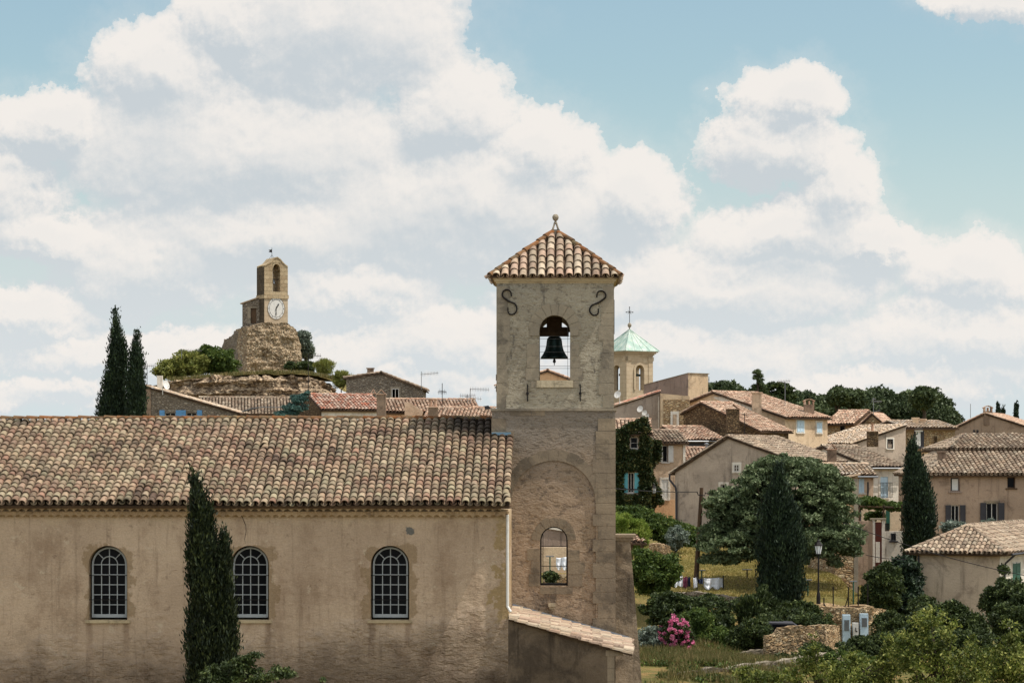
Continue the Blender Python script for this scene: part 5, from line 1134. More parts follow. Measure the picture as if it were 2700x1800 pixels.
f = Fr(2517, 222, -20); W = f.x(2790); h = gable_house('brown_gabled_house', 'brown rendered gabled house with an arched chimney at the right skyline', f, W, 9, 8, f.at(2517, 1130)[1], f.x(2598), f.at(2598, 1091)[1], f.at(2790, 1152)[1], 'pl_brown', 'tile_warm',
    [H(px=(2566, 2571, 1133, 1142), nx=1, nz=1, fm='grey_paint', proud=True, sill=False), H(px=(2575, 2580, 1133, 1142), nx=1, nz=1, fm='grey_paint', proud=True, sill=False)], seed=33)
chimney(2595, 2617, 1083, 1105, 221, h, 'chimney', 'arch')
# the big brown house at the right edge
f = Fr(2452, 150, 3); W = f.x(2790); ze = f.at(2500, 1250)[1]; h = thing('large_brown_house', 'large brown rendered house with dark grey shutters and a two-step tile roof, right edge', 'house', f.p(W/2, 4, 6))
wl = [H(px=(2506, 2531, 1257, 1295), nx=1, nz=1, fm='pl_dark'), H(px=(2656, 2677, 1257, 1286), nx=1, nz=1, fm='wood'), H(px=(2508, 2530, 1331, 1381), nx=2, nz=1, sh='grey_paint', sw=.31), H(px=(2601, 2631, 1325, 1381), nx=2, nz=1, sh='grey_paint', sw=.34, surround='dressed_low')]
b = MB().wall(f, 0, W, 4, ze, [hole(f, w['px']) for w in wl], t=.35); b.box(f, 0, .3, .35, 9, 4, ze); b.box(f, W-.3, W, .35, 9, 4, ze); b.box(f, .3, W-.3, 8.7, 9, 4, ze); b.build('wall', M['pl_brown'], h)
for w in wl: w = dict(w); window(f, w.pop('px'), h, **w)
MB().box(f, *hole(f, (2511, 2527, 1262, 1292))[:2], .10, .115, *hole(f, (2511, 2527, 1262, 1292))[2:]).build('curtain', M['white_paint'], h)
xq = f.x(2503, 3.6); z1_ = f.at(2503, 1190, 3.6)[1]; x2 = f.x(2542, 7.2); z2_ = f.at(2560, 1146, 7.2)[1]
roofed(h, [[f.p(-.25, -.35, ze-.03), f.p(W+.3, -.35, ze-.03), f.p(W+.3, 3.6, z1_), f.p(xq, 3.6, z1_)], [f.p(-.25, -.35, ze-.03), f.p(xq, 3.6, z1_), f.p(xq, 7.6, z1_), f.p(-.25, 9.2, ze-.03)],
    [f.p(xq-.15, 3.35, z1_+.12), f.p(W+.3, 3.35, z1_+.12), f.p(W+.3, 7.2, z2_), f.p(x2, 7.2, z2_)], [f.p(xq-.15, 3.35, z1_+.12), f.p(x2, 7.2, z2_), f.p(xq-.15, 10.5, z1_+.12)], [f.p(x2, 7.2, z2_), f.p(W+.3, 7.2, z2_), f.p(W+.3, 10.8, z1_+.1), f.p(xq-.15, 10.8, z1_+.1)]], 'tile_brown', 34, sp=.26, ex=.36, seg=5, pans=True, lip=True)
MB().box(f, -.1, W, -.2, -.001, ze-.14, ze-.04).build('eaves_course', M['wood'], h); chimney(2474, 2494, 1192, 1216, 152, h, 'chimney', 'slab')
f = Fr(2297, 168, 25); W = f.x(2378); h = eave_house('pale_house', 'pale grey house with a tall light blue balcony shutter left of the tall cypress', f, W, 9, 6, f.at(2297, 1231)[1], 5.6, f.at(2215, 1179, 5.6)[1], 'pl_white', 'tile_brown',
    [H(px=(2321, 2341, 1256, 1312), closed=True, sh='pale_blue', surround='pl_white', rail=True)], seed=35, gutter=True)
chimney(2183, 2206, 1185, 1215, 163, big, 'chimney', 'tiles')
f = Fr(2196, 160, 4); W = f.x(2303); h = eave_house('low_house', 'low house with whitish tiles and one pale shutter in front of the pale grey house', f, W, 5, 6, f.at(2210, 1253)[1], 2.6, f.at(2210, 1227, 2.6)[1], 'pl_pink', 'tile_pale',
    [H(px=(2264, 2278, 1260, 1299), closed=True, sh='pale_blue', proud=True)], seed=36, gutter=True)
MB().tube([f.p(W-.35, -.07, f.at(2290, 1270)[1]), f.p(W-.35, -.07, 7)], .05, 6).build('downpipe', M['grey_paint'], h)
f = Fr(2203, 133, 14); W = f.x(2262); ts = thing('tall_stone_wall', 'tall yellow stone gable end rising behind the right of the round tree', 'wall', f.p(W/2, 2, 6))
zt4 = f.at(2203, 1262)[1]; b = MB(); prism(b, f, [(0, 0, zt4), (W, 0, f.at(2262, 1248)[1]), (W, 4, zt4), (0, 4, zt4)], 5.5); b.build('masonry', M['rubble_gold'], ts)
MB().box(f, W-.22, W+.015, -.015, .25, 5.5, f.at(2262, 1262)[1]).build('quoins', M['dressed'], ts)
MB().slab([f.p(-.12, -.1, zt4+.02), f.p(W+.1, -.1, f.at(2262, 1248)[1]+.02), f.p(W+.1, 4.1, zt4+.02), f.p(-.12, 4.1, zt4+.02)], .08).build('coping', M['tile_pale'], ts)
# gate court under the vine pergola
f = Fr(2262, 141, 0); g = thing('gate_court', 'courtyard wall with white pillars, dark red door and railing under the vine pergola', 'wall', f.p(1, 0, 6.5))
MB().box(f, .0, f.x(2301), 0, .3, 5, f.at(2280, 1373)[1]).build('brown_wall', M['pl_brown'], g)
x0, z_ = f.at(2301, 1370); q = MB(); q.box(f, f.x(2301), f.x(2307), -.05, .3, 5, z_); q.box(f, f.x(2325), f.x(2333), -.05, .3, 5, z_); q.build('white_pillars', M['pl_white'], g)
MB().box(f, f.x(2307), f.x(2325), .02, .08, 5, f.at(2310, 1376)[1]).build('door', M['rust_red'], g); MB().box(f, f.x(2296), f.x(2336), -.12, .4, z_, z_+.09).build('coping', M['dressed'], g)
MB().box(f, f.x(2333), f.x(2382), 0, .3, 5, f.at(2350, 1400)[1]).build('white_wall', M['pl_white'], g)
q = MB()
for i in range(8): x = lerp(f.x(2334), f.x(2345), i/7); q.box(f, x-.012, x+.012, .1, .13, f.at(2340, 1402)[1], f.at(2340, 1380)[1])
q.box(f, f.x(2333), f.x(2346), .1, .13, f.at(2340, 1381)[1], f.at(2340, 1379)[1]); q.build('railing', M['iron'], g)
window(f, (2349, 2362, 1405, 1425), g, fm='grey_paint', proud=True, nx=2, nz=1); MB().box(f, f.x(2309), f.x(2320), -.03, 0, f.at(2310, 1482)[1], f.at(2310, 1428)[1]).build('small_arched_door', M['pl_white'], g)
hs = thing('dwelling_behind_court', 'pale house wall with a green door behind the vine pergola', 'house', P(2320, 1400, 146)); f2 = Fr(2262, 146, 0); prism(MB(), f2, [], 0) if False else None
MB().box(f2, 0, f2.x(2378), 0, 3, 5, f2.at(2300, 1333)[1]).build('wall', M['pl_beige'], hs); MB().box(f2, f2.x(2336), f2.x(2346), -.05, 0, f2.at(2300, 1395)[1], f2.at(2300, 1345)[1]).build('door', M['green_paint'], hs); MB().tube([f2.p(f2.x(2268), -.1, 6), f2.p(f2.x(2268), -.1, 10)], .05, 6).build('downpipe', M['grey_paint'], hs)
# hipped cottage
f = Fr(2417, 125.5, -25); W = f.x(2636); D = 17.0; ze = f.at(2636, 1457)[1]; h = thing('hipped_cottage', 'cottage with plain beige wall and hipped brown tile roof at lower right', 'house', f.p(W/2, D/2, 4))
s = f.side(W, True); wn2 = H(px=(2664, 2690, 1482, 1556), closed=True, sh='green_paint', surround='pl_white')
b = MB().wall(f, 0, W, 2.5, ze, [], t=.3); b.box(f, 0, .3, .3, D, 2.5, ze); b.box(f, .3, W-.3, D-.3, D, 2.5, ze); b.build('wall', M['plain_plaster'], h)
MB().wall(s, .3, D, 2.5, ze, [], t=.3).wall(s, 0, .3, 2.5, ze, [], t=.02, y=-.012).build('sun_toned_end_wall', M['pl_white'], h)  # sun-facing end, its sunlight put into a whiter render
w = dict(wn2); w.pop('closed'); window(s, (2668, 2688, 1480, 1545), h, proud=True, closed=True, sh='green_paint', surround='pl_white')
o = .42; c4 = [f.p(-o, -o, ze-.03), f.p(W+o, -o, ze-.03), f.p(W+o, D+o, ze-.03), f.p(-o, D+o, ze-.03)]; zr = f.at(2588, 1386, 2.4)[1]; hw = (W)/2; ra_, rb_ = f.p(hw, hw*.95, zr), f.p(hw, D-hw*.95, zr)
if D < W: ra_, rb_ = f.p(D/2, D/2, zr), f.p(W-D/2, D/2, zr)
roofed(h, [[c4[0], c4[1], ra_], [c4[1], c4[2], rb_, ra_], [c4[2], c4[3], rb_], [c4[3], c4[0], ra_, rb_]], 'tile_brown', 37, sp=.235, ex=.34, seg=6, ridges=[(c4[0], ra_), (c4[1], ra_), (ra_, rb_)], lip=True, pans=True)
MB().box(f, -.1, W+.1, -.12, -.001, ze-.17, ze-.05).build('eaves_course', M['genoise'], h)
q = MB(); q.tube([s.p(.3, -.5, ze-.08), s.p(D, -.5, ze-.08)], .06, 6); q.tube([s.p(.9, -.5, ze-.1), s.p(.62, -.12, ze-.5), s.p(.55, -.1, ze-.9), s.p(.55, -.1, 3)], .05, 8); q.build('gutter', M['grey_paint'], h)
MB().tube([f.p(.12, -.08, ze-.1), f.p(.12, -.08, 3)], .05, 8).build('downpipe', M['grey_paint'], h)
# ================================================================ trees
def pr(rows, ox, oy, s): return [(oy+y/s, ox+a/s, ox+b/s) for y, a, b in rows]
cypress('taller left cypress of the pair rising behind the church ridge', 150, pr([(660,303,307),(720,296,328),(830,262,358),(900,262,396),(1000,242,410),(1100,238,408),(1200,205,402),(1300,192,400),(1440,176,420)], 200, 600, 2.94), 7.0, 34000, .20, M['leaf_cyp'], 1, group='cypresses behind the church ridge', tuft=.12)
cypress('shorter right cypress of the pair behind the church ridge, beside the stone house', 149, pr([(825,472,480),(880,446,496),(940,424,508),(1020,404,526),(1120,392,540),(1250,380,546),(1440,380,548)], 200, 600, 2.94), 7.0, 24000, .19, M['leaf_cyp'], 2, group='cypresses behind the church ridge', tuft=.11)
r_ = cypress('dark cypress standing in front of the nave wall between two windows', 72, pr([(402,1074,1082),(460,1066,1124),(560,1056,1182),(650,1044,1200),(740,1040,1218),(850,1036,1235),(950,1034,1262),(1050,1036,1285),(1200,1036,1318),(1300,1036,1338),(1400,1034,1345),(1568,1030,1345),(1800,1040,1330)], 0, 1060, 2.1186), 3.0, 42000, .13, M['leaf_cyp2'], 3, tuft=.07, wid=.3)
g2 = cypress('shoot', 71.9, pr([(725,1248,1256),(790,1228,1276),(860,1210,1296),(980,1205,1304),(1100,1200,1316),(1250,1210,1330)], 0, 1060, 2.1186), 6.0, 9000, .13, M['leaf_cyp2'], 4, tuft=.07, wid=.3)
for ch in list(g2.children):
    if ch.name.startswith('trunk'): bpy.data.objects.remove(ch); continue
    dlt = base_of(g2)-base_of(r_); ch.parent = r_; ch.location = dlt
    ch.name = 'side_shoot'
bpy.data.objects.remove(g2)
cypress('broad dark cypress growing in front of the round tree on the lawn', 121, [(1228,2052,2058),(1255,2038,2068),(1300,2018,2082),(1350,2004,2108),(1400,1996,2118),(1450,1992,2122),(1520,1990,2120),(1570,1992,2118),(1600,2000,2105)], 5.9, 40000, .17, M['leaf_cyp'], 5, tuft=.11)
cypress('tall dark cypress beside the large brown house', 139, [(1160,2405,2409),(1180,2395,2418),(1208,2386,2430),(1251,2382,2448),(1294,2382,2459),(1337,2382,2468),(1400,2383,2467),(1475,2386,2460)], 4.8, 38000, .18, M['leaf_cyp'], 6, tuft=.11)
for i, (px, y0, y1, w, lab) in enumerate(((2632, 1064, 1100, 4, 'left one of three thin far cypresses beside the arched chimney'), (2645, 1079, 1102, 3, 'shortest of three thin far cypresses on the right skyline'), (2679.5, 1062, 1115, 5, 'rightmost and thickest of three thin far cypresses on the skyline'))):
    cypress(lab, 330+i, [(y0, px-.5, px+.5), (lerp(y0, y1, .4), px-w*.6, px+w*.6), (y1, px-w, px+w)], 13, 1500, .5, M['leaf_cyp'], 10+i, group='thin cypresses on the skyline', tuft=.12)
def tree(name, label, cat, ells, base, leaf, nc, per, rs, size, seed, group=None, trunk=True, aspect=.5, droop=0., inner=.45, flat=.7, r0=.25, limbs=8, kind=None, up=0.):
    cen, rad = crown_pts(ells, nc, rs, seed, inner, flat); base = Vector(base)
    root = thing(name, label, cat, base, group)
    if kind: root['kind'] = kind
    leafcloud('crown' if 'tree' in name or 'pine' in name or 'cedar' in name or 'spruce' in name else 'foliage', cen, rad, per, size, M[leaf], root, seed, aspect, droop, flat, up)
    if trunk:
        g = random.Random(seed); mid = Vector(tuple(np.mean(np.array(ells)[:, :3], axis=0))); lb = [Vector(tuple(cen[g.randrange(len(cen))])) for _ in range(limbs)]
        trunk_mb(base-UP*.3, mid, r0, r0*.5, lb, seed).build('trunk' if r0 > .1 else 'stem', M['bark'], root)
    return root
E = ell
tree('broadleaf_tree', 'large round grey-green tree on the lawn between the gabled house and the stone wall', 'tree',
    [E(2070,1330,155,125,127,2.7), E(1955,1350,98,85,127,1.9), E(1920,1440,82,48,126,1.5), E(1885,1330,30,14,126.5,.8), E(1880,1390,34,16,126.5,.8), E(2000,1250,28,14,127,.8), E(1880,1475,34,14,126,.8), E(2185,1320,75,85,127,1.9), E(2215,1430,58,72,126,1.5), E(2060,1235,66,38,127,1.4), E(2145,1248,58,46,127,1.4), E(2075,1430,140,55,126,2.4), E(2020,1275,50,40,127,1.4)],
    P(2100, 1540, 127), 'leaf_big', 1000, 120, (.18, .55), .17, 21, limbs=24, flat=.45, inner=.4)
tree('hedge', 'clipped green hedge running down below the ivy house', 'hedge', [E(px, np.interp(px, [1600, 1700, 1760, 1860], [1368, 1380, 1405, 1440]), 26, float(np.interp(px, [1600, 1860], [36, 36])), 152, 1.2) for px in range(1595, 1870, 20)], P(1720, 1440, 152), 'leaf_mid', 330, 110, (.25, .45), .17, 22, trunk=False, inner=.7)
tree('conifer_shrub', 'yellow-green feathery conifer shrub in front of the hedge beside the tower', 'shrub', [E(1640, 1395, 45, 42, 147, 1), E(1680, 1410, 26, 40, 147, .8)], P(1650, 1450, 147), 'leaf_lime', 120, 130, (.2, .4), .2, 23, aspect=.25, up=1.2, r0=.08)
tree('laurel_bush', 'small glossy bush with upright stems at the foot of the hedge', 'bush', [E(1785, 1420, 24, 32, 146, .7)], P(1785, 1450, 146), 'leaf_grey', 50, 90, (.18, .3), .16, 24, r0=.05)
tree('garden_bush', 'big rounded dark bush at the left end of the washing line', 'bush', [E(1725, 1515, 58, 52, 119, 1), E(1690, 1490, 34, 40, 119, .8), E(1765, 1500, 30, 40, 119, .7)], P(1725, 1572, 119), 'leaf_mid', 150, 150, (.18, .38), .15, 25, r0=.08)
tree('spreading_shrub', 'wide dark green shrub below the washing line and above the pink oleander', 'shrub', [E(1760, 1605, 70, 42, 113, 1.2), E(1860, 1610, 75, 45, 113, 1.2), E(1800, 1660, 80, 50, 112, 1.2), E(1900, 1665, 60, 45, 112, 1)], P(1820, 1715, 112.5), 'leaf_dark', 330, 160, (.2, .42), .16, 26, r0=.08, flat=.5)
tree('bright_shrub', 'mid-green leafy shrub right of the pink oleander behind the low wall', 'shrub', [E(1880, 1685, 50, 36, 110, .8), E(1840, 1640, 36, 40, 110.5, .8)], P(1870, 1722, 110), 'leaf_mid', 100, 130, (.16, .34), .13, 27, r0=.05)
tree('pale_shrub', 'pale-leaved shrub at the foot of the buttress beside the pink oleander', 'shrub', [E(1712, 1690, 26, 42, 108, .6)], P(1712, 1735, 108), 'leaf_grey', 60, 110, (.14, .28), .12, 28, r0=.04)
ol = tree('oleander', 'pink flowering oleander bush at the garden edge beside the buttress', 'oleander', [E(1778, 1668, 42, 46, 108, .9), E(1808, 1690, 20, 36, 108, .6)], P(1782, 1728, 108), 'leaf_dark', 70, 90, (.15, .3), .12, 29, r0=.05)
cen, rad = crown_pts([E(1775, 1662, 42, 44, 107.8, .9), E(1808, 1688, 20, 34, 107.8, .6)], 110, (.06, .12), 30, .75); keep = cen[:, 1] < 108.1
leafcloud('blossom', cen[keep], rad[keep], 34, .075, M['petal'], ol, 31, .9)
tree('juniper_shrub', 'tall ragged grey-green shrub with pointed shoots near the parked car', 'shrub', [E(1990, 1630, 42, 60, 115, .9), E(2012, 1580, 14, 34, 115, .4), E(2040, 1620, 22, 40, 115, .5), E(1965, 1600, 20, 36, 115, .5)], P(1995, 1700, 115), 'leaf_dark', 150, 130, (.14, .34), .17, 32, aspect=.3, up=1.2, r0=.07)
tree('dark_shrub', 'low dark shrub under the broad cypress beside the street lamp', 'shrub', [E(2095, 1615, 45, 28, 117, .8), E(2140, 1610, 30, 22, 117, .6)], P(2100, 1645, 117), 'leaf_dark', 80, 120, (.16, .32), .15, 33, r0=.05)
tree('holm_oak_tree', 'dense dark evergreen tree left of the hipped cottage below the court', 'tree', [E(2330, 1545, 45, 62, 121, 1.2), E(2310, 1590, 30, 50, 121, 1)], P(2330, 1640, 121), 'leaf_dark', 170, 160, (.2, .42), .16, 34, r0=.12)
tree('holm_oak_tree', 'very dark evergreen tree under the tall cypress touching the cottage', 'tree', [E(2385, 1535, 42, 66, 124, 1.2), E(2395, 1600, 36, 60, 123, 1)], P(2388, 1660, 124), 'leaf_cyp', 170, 160, (.2, .42), .17, 35, r0=.12)
tree('olive_shrub', 'silvery shrub in front of the brown house, left of the shuttered windows', 'shrub', [E(2520, 1392, 36, 16, 140, .8)], P(2520, 1410, 140), 'leaf_grey', 50, 70, (.18, .32), .16, 36, r0=.04)
tree('olive_shrub', 'silvery shrub peeping above the cottage ridge below the right shuttered window', 'shrub', [E(2612, 1383, 22, 12, 140, .6)], P(2610, 1400, 140), 'leaf_grey', 30, 60, (.15, .28), .15, 37, r0=.04)
tree('dark_hedge', 'mass of dark shrubs against the cottage wall behind the almond tree', 'shrub', [E(2500, 1625, 45, 40, 108, 1), E(2560, 1660, 40, 45, 108, 1), E(2450, 1640, 40, 50, 108, 1)], P(2500, 1730, 108), 'leaf_dark', 200, 110, (.2, .4), .15, 38, r0=.06)
tree('climbing_ivy', 'dark ivy climbing the right corner of the hipped cottage', 'ivy', [E(2655, 1570, 48, 46, 114, 1), E(2645, 1515, 10, 30, 115, .3), E(2690, 1600, 40, 60, 113, 1), E(2620, 1600, 26, 40, 114, .6), E(2665, 1650, 60, 60, 112, 1)], P(2660, 1740, 113), 'leaf_dark', 260, 120, (.16, .36), .14, 39, r0=.06)
tree('mimosa_shrub', 'small olive and rust coloured shrub below the meter cupboards', 'shrub', [E(2270, 1715, 60, 36, 104, 1), E(2325, 1700, 40, 30, 104, .8)], P(2280, 1760, 104), 'leaf_dark', 120, 110, (.16, .34), .13, 40, r0=.05)
tree('almond_tree', 'light green almond tree filling the lower right foreground', 'tree', [E(2470, 1655, 50, 55, 62, .7), E(2410, 1720, 55, 60, 62, .8), E(2520, 1730, 75, 60, 62, .9), E(2430, 1640, 26, 36, 62, .4), E(2455, 1770, 100, 50, 62, 1), E(2570, 1790, 50, 40, 62, .6), E(2385, 1680, 24, 26, 62, .4)], P(2470, 1990, 62), 'leaf_fig', 210, 42, (.10, .26), .085, 41, r0=.09, limbs=40, inner=.2)
tree('almond_tree', 'light green almond tree cut by the right edge of the frame', 'tree', [E(2668, 1690, 24, 60, 60, .4), E(2655, 1745, 45, 50, 60, .6), E(2700, 1770, 50, 60, 60, .6), E(2620, 1780, 36, 36, 60, .4)], P(2670, 1990, 60), 'leaf_fig', 110, 42, (.10, .24), .085, 42, r0=.08, limbs=24, inner=.2)
tree('almond_tree', 'lowest light green almond bush at bottom centre right before the low walls', 'tree', [E(2180, 1770, 60, 34, 64, .6), E(2090, 1785, 60, 28, 64, .5), E(2260, 1760, 50, 40, 64, .5), E(2320, 1770, 40, 36, 64, .5), E(1990, 1790, 40, 18, 64, .4), E(2150, 1690, 14, 30, 64, .2), E(2130, 1740, 30, 30, 64, .3)], P(2180, 1990, 64), 'leaf_fig', 150, 36, (.08, .22), .08, 43, r0=.07, limbs=30, inner=.15)
tree('bay_shrub', 'glossy green shrub in the bottom left before the cypress foot', 'shrub', [E(600, 1780, 62, 40, 66, .5), E(700, 1790, 60, 36, 66, .5), E(755, 1775, 26, 18, 66, .3), E(668, 1728, 16, 16, 66, .2), E(640, 1750, 30, 24, 66, .3), E(845, 1792, 10, 7, 66, .1), E(560, 1795, 50, 30, 66, .4)], P(640, 1900, 66), 'leaf_dark', 150, 55, (.08, .2), .10, 44, aspect=.38, r0=.05, limbs=26, droop=.5, inner=.2)
tree('laurel_shrub', 'dark shrub filling the gap between the pale low walls and the front wall', 'shrub', [E(1990, 1668, 40, 36, 109.5, .9), E(2030, 1645, 30, 26, 112, .8), E(1950, 1690, 36, 28, 109.5, .8)], P(1990, 1712, 109.5), 'leaf_dark', 150, 120, (.16, .34), .13, 45, r0=.05)
tree('bramble_bank', 'dark brambles on the bank between the lamp post and front wall', 'shrub', [E(2120, 1640, 46, 22, 112, .8), E(2165, 1650, 30, 30, 112, .7), E(2080, 1625, 40, 20, 114, .8)], P(2120, 1680, 112), 'leaf_dark', 110, 110, (.14, .32), .13, 46, r0=.05)
tree('dark_bush', 'dark bush between the evergreen trees and the almond foliage', 'bush', [E(2350, 1660, 50, 45, 112, .9), E(2420, 1690, 50, 50, 108, .9)], P(2370, 1730, 110), 'leaf_dark', 140, 110, (.16, .36), .14, 47, r0=.05)
tree('wild_bush', 'olive-green bush at the right end of the lower low wall', 'bush', [E(2220, 1745, 60, 30, 98, .8), E(2300, 1760, 60, 34, 98, .8)], P(2250, 1800, 98), 'leaf_mid', 120, 110, (.14, .3), .12, 48, r0=.05)
tree('almond_tree', 'light green almond foliage at the bottom between the low walls and the big almond tree', 'tree', [E(2350, 1745, 44, 40, 63, .5), E(2300, 1790, 60, 28, 63, .5), E(2225, 1785, 70, 26, 63, .5), E(2020, 1790, 60, 18, 63, .4), E(1960, 1775, 16, 20, 63, .2), E(2340, 1700, 16, 26, 63, .2)], P(2300, 1990, 63), 'leaf_fig', 170, 40, (.08, .24), .08, 49, r0=.06, limbs=30, inner=.15)
tree('almond_tree', 'light green almond foliage in the gap before the dark shrubs at the cottage corner', 'tree', [E(2600, 1745, 40, 40, 66, .5), E(2590, 1790, 60, 30, 66, .5), E(2560, 1700, 16, 30, 66, .2)], P(2590, 1990, 66), 'leaf_fig', 90, 40, (.08, .24), .085, 149, r0=.06, limbs=20, inner=.15)
tree('dark_bush', 'dark bush masking the foot of the cottage wall under its left downpipe', 'bush', [E(2440, 1600, 30, 36, 112, .7), E(2480, 1690, 60, 40, 106, .8), E(2560, 1710, 60, 50, 104, .8)], P(2500, 1760, 106), 'leaf_dark', 150, 110, (.16, .36), .14, 147, r0=.05)
tree('front_shrub', 'dark green shrub growing before the weathered stone wall end', 'shrub', [E(2150, 1720, 40, 22, 103.5, .6), E(2070, 1738, 34, 12, 103.5, .5)], P(2150, 1760, 103.5), 'leaf_dark', 80, 100, (.12, .28), .11, 148, r0=.04)
# hill plants
tree('hill_shrub', 'wide yellow-green shrub on the left shoulder of the rocky hill', 'shrub', [E(455, 975, 50, 24, 229, 1.5), E(500, 958, 50, 32, 229, 1.5)], P(470, 1000, 229), 'leaf_hill', 170, 90, (.3, .6), .26, 50, r0=.08)
tree('hill_shrub', 'taller green shrub on the hill touching the ruined base', 'shrub', [E(560, 950, 50, 34, 230, 1.5), E(598, 960, 26, 34, 231, 1.2), E(540, 918, 7, 10, 229, .2)], P(565, 990, 230), 'leaf_mid', 150, 90, (.3, .6), .26, 51, r0=.08)
tree('small_hill_tree', 'small grey-green tree leaning out behind the ruined base', 'tree', [E(800, 905, 18, 36, 246, 1), E(812, 925, 12, 22, 246, .6)], P(797, 975, 246), 'leaf_grey', 70, 90, (.25, .5), .24, 52, r0=.1)
tree('hill_shrub', 'dark green shrub at the right foot of the ruined base', 'shrub', [E(775, 967, 22, 13, 236, .8), E(808, 968, 22, 14, 236, .8)], P(790, 985, 236), 'leaf_dark', 60, 80, (.22, .4), .22, 53, r0=.05)
tree('broom_bush', 'spiky straw-green broom bush on the hill top right of the ruin', 'bush', [E(856, 966, 26, 18, 232, .9)], P(856, 988, 232), 'leaf_hill', 60, 90, (.2, .4), .3, 54, aspect=.12, up=1.6, r0=.05)
tree('broom_bush', 'straw-green broom bush hanging over the right end of the rock', 'bush', [E(900, 1000, 22, 22, 222, .9), E(920, 995, 12, 10, 222, .5)], P(900, 1025, 222), 'leaf_hill', 60, 90, (.2, .4), .28, 55, aspect=.15, up=1., r0=.05)
tree('blue_spruce', 'blue-green spruce tip between the metal canopy and the white house', 'spruce', [E(775, 1075, 34, 14, 184, .9), E(790, 1052, 22, 13, 184, .7), E(755, 1092, 30, 10, 184, .8), E(808, 1038, 10, 8, 184, .3), E(740, 1094, 16, 6, 184, .5)], P(785, 1150, 184), 'leaf_spruce', 110, 80, (.16, .32), .2, 56, aspect=.25, r0=.08, flat=.4)
def grass(name, label, cat, n, fx, h, m, seed, ww=.02):
    g = np.random.default_rng(seed); p = np.array([fx(g) for _ in range(n)]); a = unit(g.normal(size=(n, 3))*.35+np.array([0, 0, 1.0]))*(h*g.uniform(.4, 1.3, n))[:, None]*.5
    b = unit(np.cross(a, g.normal(size=(n, 3))))*ww; o = quads(name, p+a*.9, a, b, M[m], None); tag(o, label, cat, kind='stuff'); return o
def on_hill(g):
    px = g.uniform(440, 880); Y = np.interp(px, [395, 470, 560, 630, 700, 800, 868, 905], [226, 222, 219, 218, 218, 219, 221, 227])+g.uniform(.2, 16)**1.0; return (P(px, float(np.interp(px, [470, 560, 700, 800, 868], [1001, 992, 983, 984, 996])), Y-0) if False else (lambda q: (q[0], q[1], q[2]))((lambda Y0, t: (lambda v: (v.x, v.y+t, v.z+t*.0147-.05))(P(px, float(np.interp(px, [470, 560, 700, 800, 868], [1001, 992, 983, 984, 996])), Y0+.4)))(float(np.interp(px, [395, 470, 560, 630, 700, 800, 868, 905], [226, 222, 219, 218, 218, 219, 221, 227])), float(g.uniform(0, 8)))))
grass('dry_hill_grass', 'straw coloured dry grass on top of the rocky hill', 'grass', 9000, on_hill, .38, 'dry_grass', 60, .03)
def gz(x, y): return ground_z(x, y)+.25*mnoise.noise(Vector((x*.15, y*.15, 0)))*(abs(x) < 65)
def verge(g):
    y = g.uniform(93, 111); x = (g.uniform(1690, 2320)-CX)/F*y
    if mnoise.noise(Vector((x*.5, y*.5, 2))) < -.05: y = 104.5+g.uniform(-2.5, 2.5); x = (g.uniform(1690, 2150)-CX)/F*y
    return (x, y, gz(x, y)-.03)
grass('verge_grass', 'tall dry grass between the low garden walls', 'grass', 26000, verge, .42, 'dry_grass', 61, .016)
cc_ = np.array([verge(np.random.default_rng(i)) for i in range(900)]); cc_[:, 2] += .12
tag(leafcloud('weeds', cc_, np.random.default_rng(3).uniform(.15, .4, 900), 46, .12, M['leaf_mid'], None, 63, .6, flat=.5), 'low green weeds among the dry verge grass', 'weeds', kind='stuff')
def lawn(g): y = g.uniform(121, 152); x = (g.uniform(1640, 2330)-CX)/F*y; return (x, y, gz(x, y)-.02)
grass('lawn_grass', 'short sunburnt lawn grass around the round tree', 'grass', 60000, lawn, .10, 'lawn_blade', 62, .03)
# far wood on the ridge
fe = []
for px, top in ((1868, 1012), (1892, 1006), (1918, 1010), (1945, 1022), (1972, 1034), (2000, 1040), (2100, 1032), (2125, 1040), (2150, 1048), (2175, 1046), (2270, 1056), (2285, 1038), (2310, 1027), (2335, 1034), (2360, 1040), (2390, 1036), (2412, 1038), (2462, 1036), (2482, 1056), (2496, 1080), (2508, 1096), (2240, 1056), (2210, 1060)):
    fe.append(E(px, top+28, 26, 27, 385, 5)); fe.append(E(px+8, top+62, 30, 34, 380, 5))
cen, rad = crown_pts(fe, 2300, (.5, 1.3), 70, .55)
o = leafcloud('far_wood', cen, rad, 120, .5, M['leaf_pine'], None, 70, .6); tag(o, 'dark evergreen wood on the ridge behind the village', 'wood', kind='stuff')
for px, top, w, h_, lab in ((2206, 1025, 18, 20, 'round dark pine head standing highest at the left of the wood'), (2237, 1030, 14, 18, 'small round pine head in the wood, second from left'), (2262, 1034, 10, 20, 'narrow pine head before the gap in the wood'), (2436, 1022, 30, 26, 'tallest pine head at the right of the wood')):
    tree('pine_tree', lab, 'pine', [E(px, top+h_, w, h_, 372, 3)], P(px, 1110, 372), 'leaf_pine', 110, 60, (.4, .9), .6, px, 'pine heads above the wood', r0=.3, limbs=4)
tree('cedar_tree', 'spreading cedar with layered branches above the long sunlit roof', 'cedar', [E(2045, 1030, 42, 20, 300, 2.5), E(2030, 1052, 44, 16, 300, 2.5), E(2060, 1062, 40, 12, 300, 2.5), E(2050, 1015, 26, 9, 300, 1.5), E(2075, 1045, 34, 5, 300, 2)], P(2045, 1110, 300), 'leaf_dark', 200, 80, (.25, .7), .42, 80, r0=.3, flat=.3)
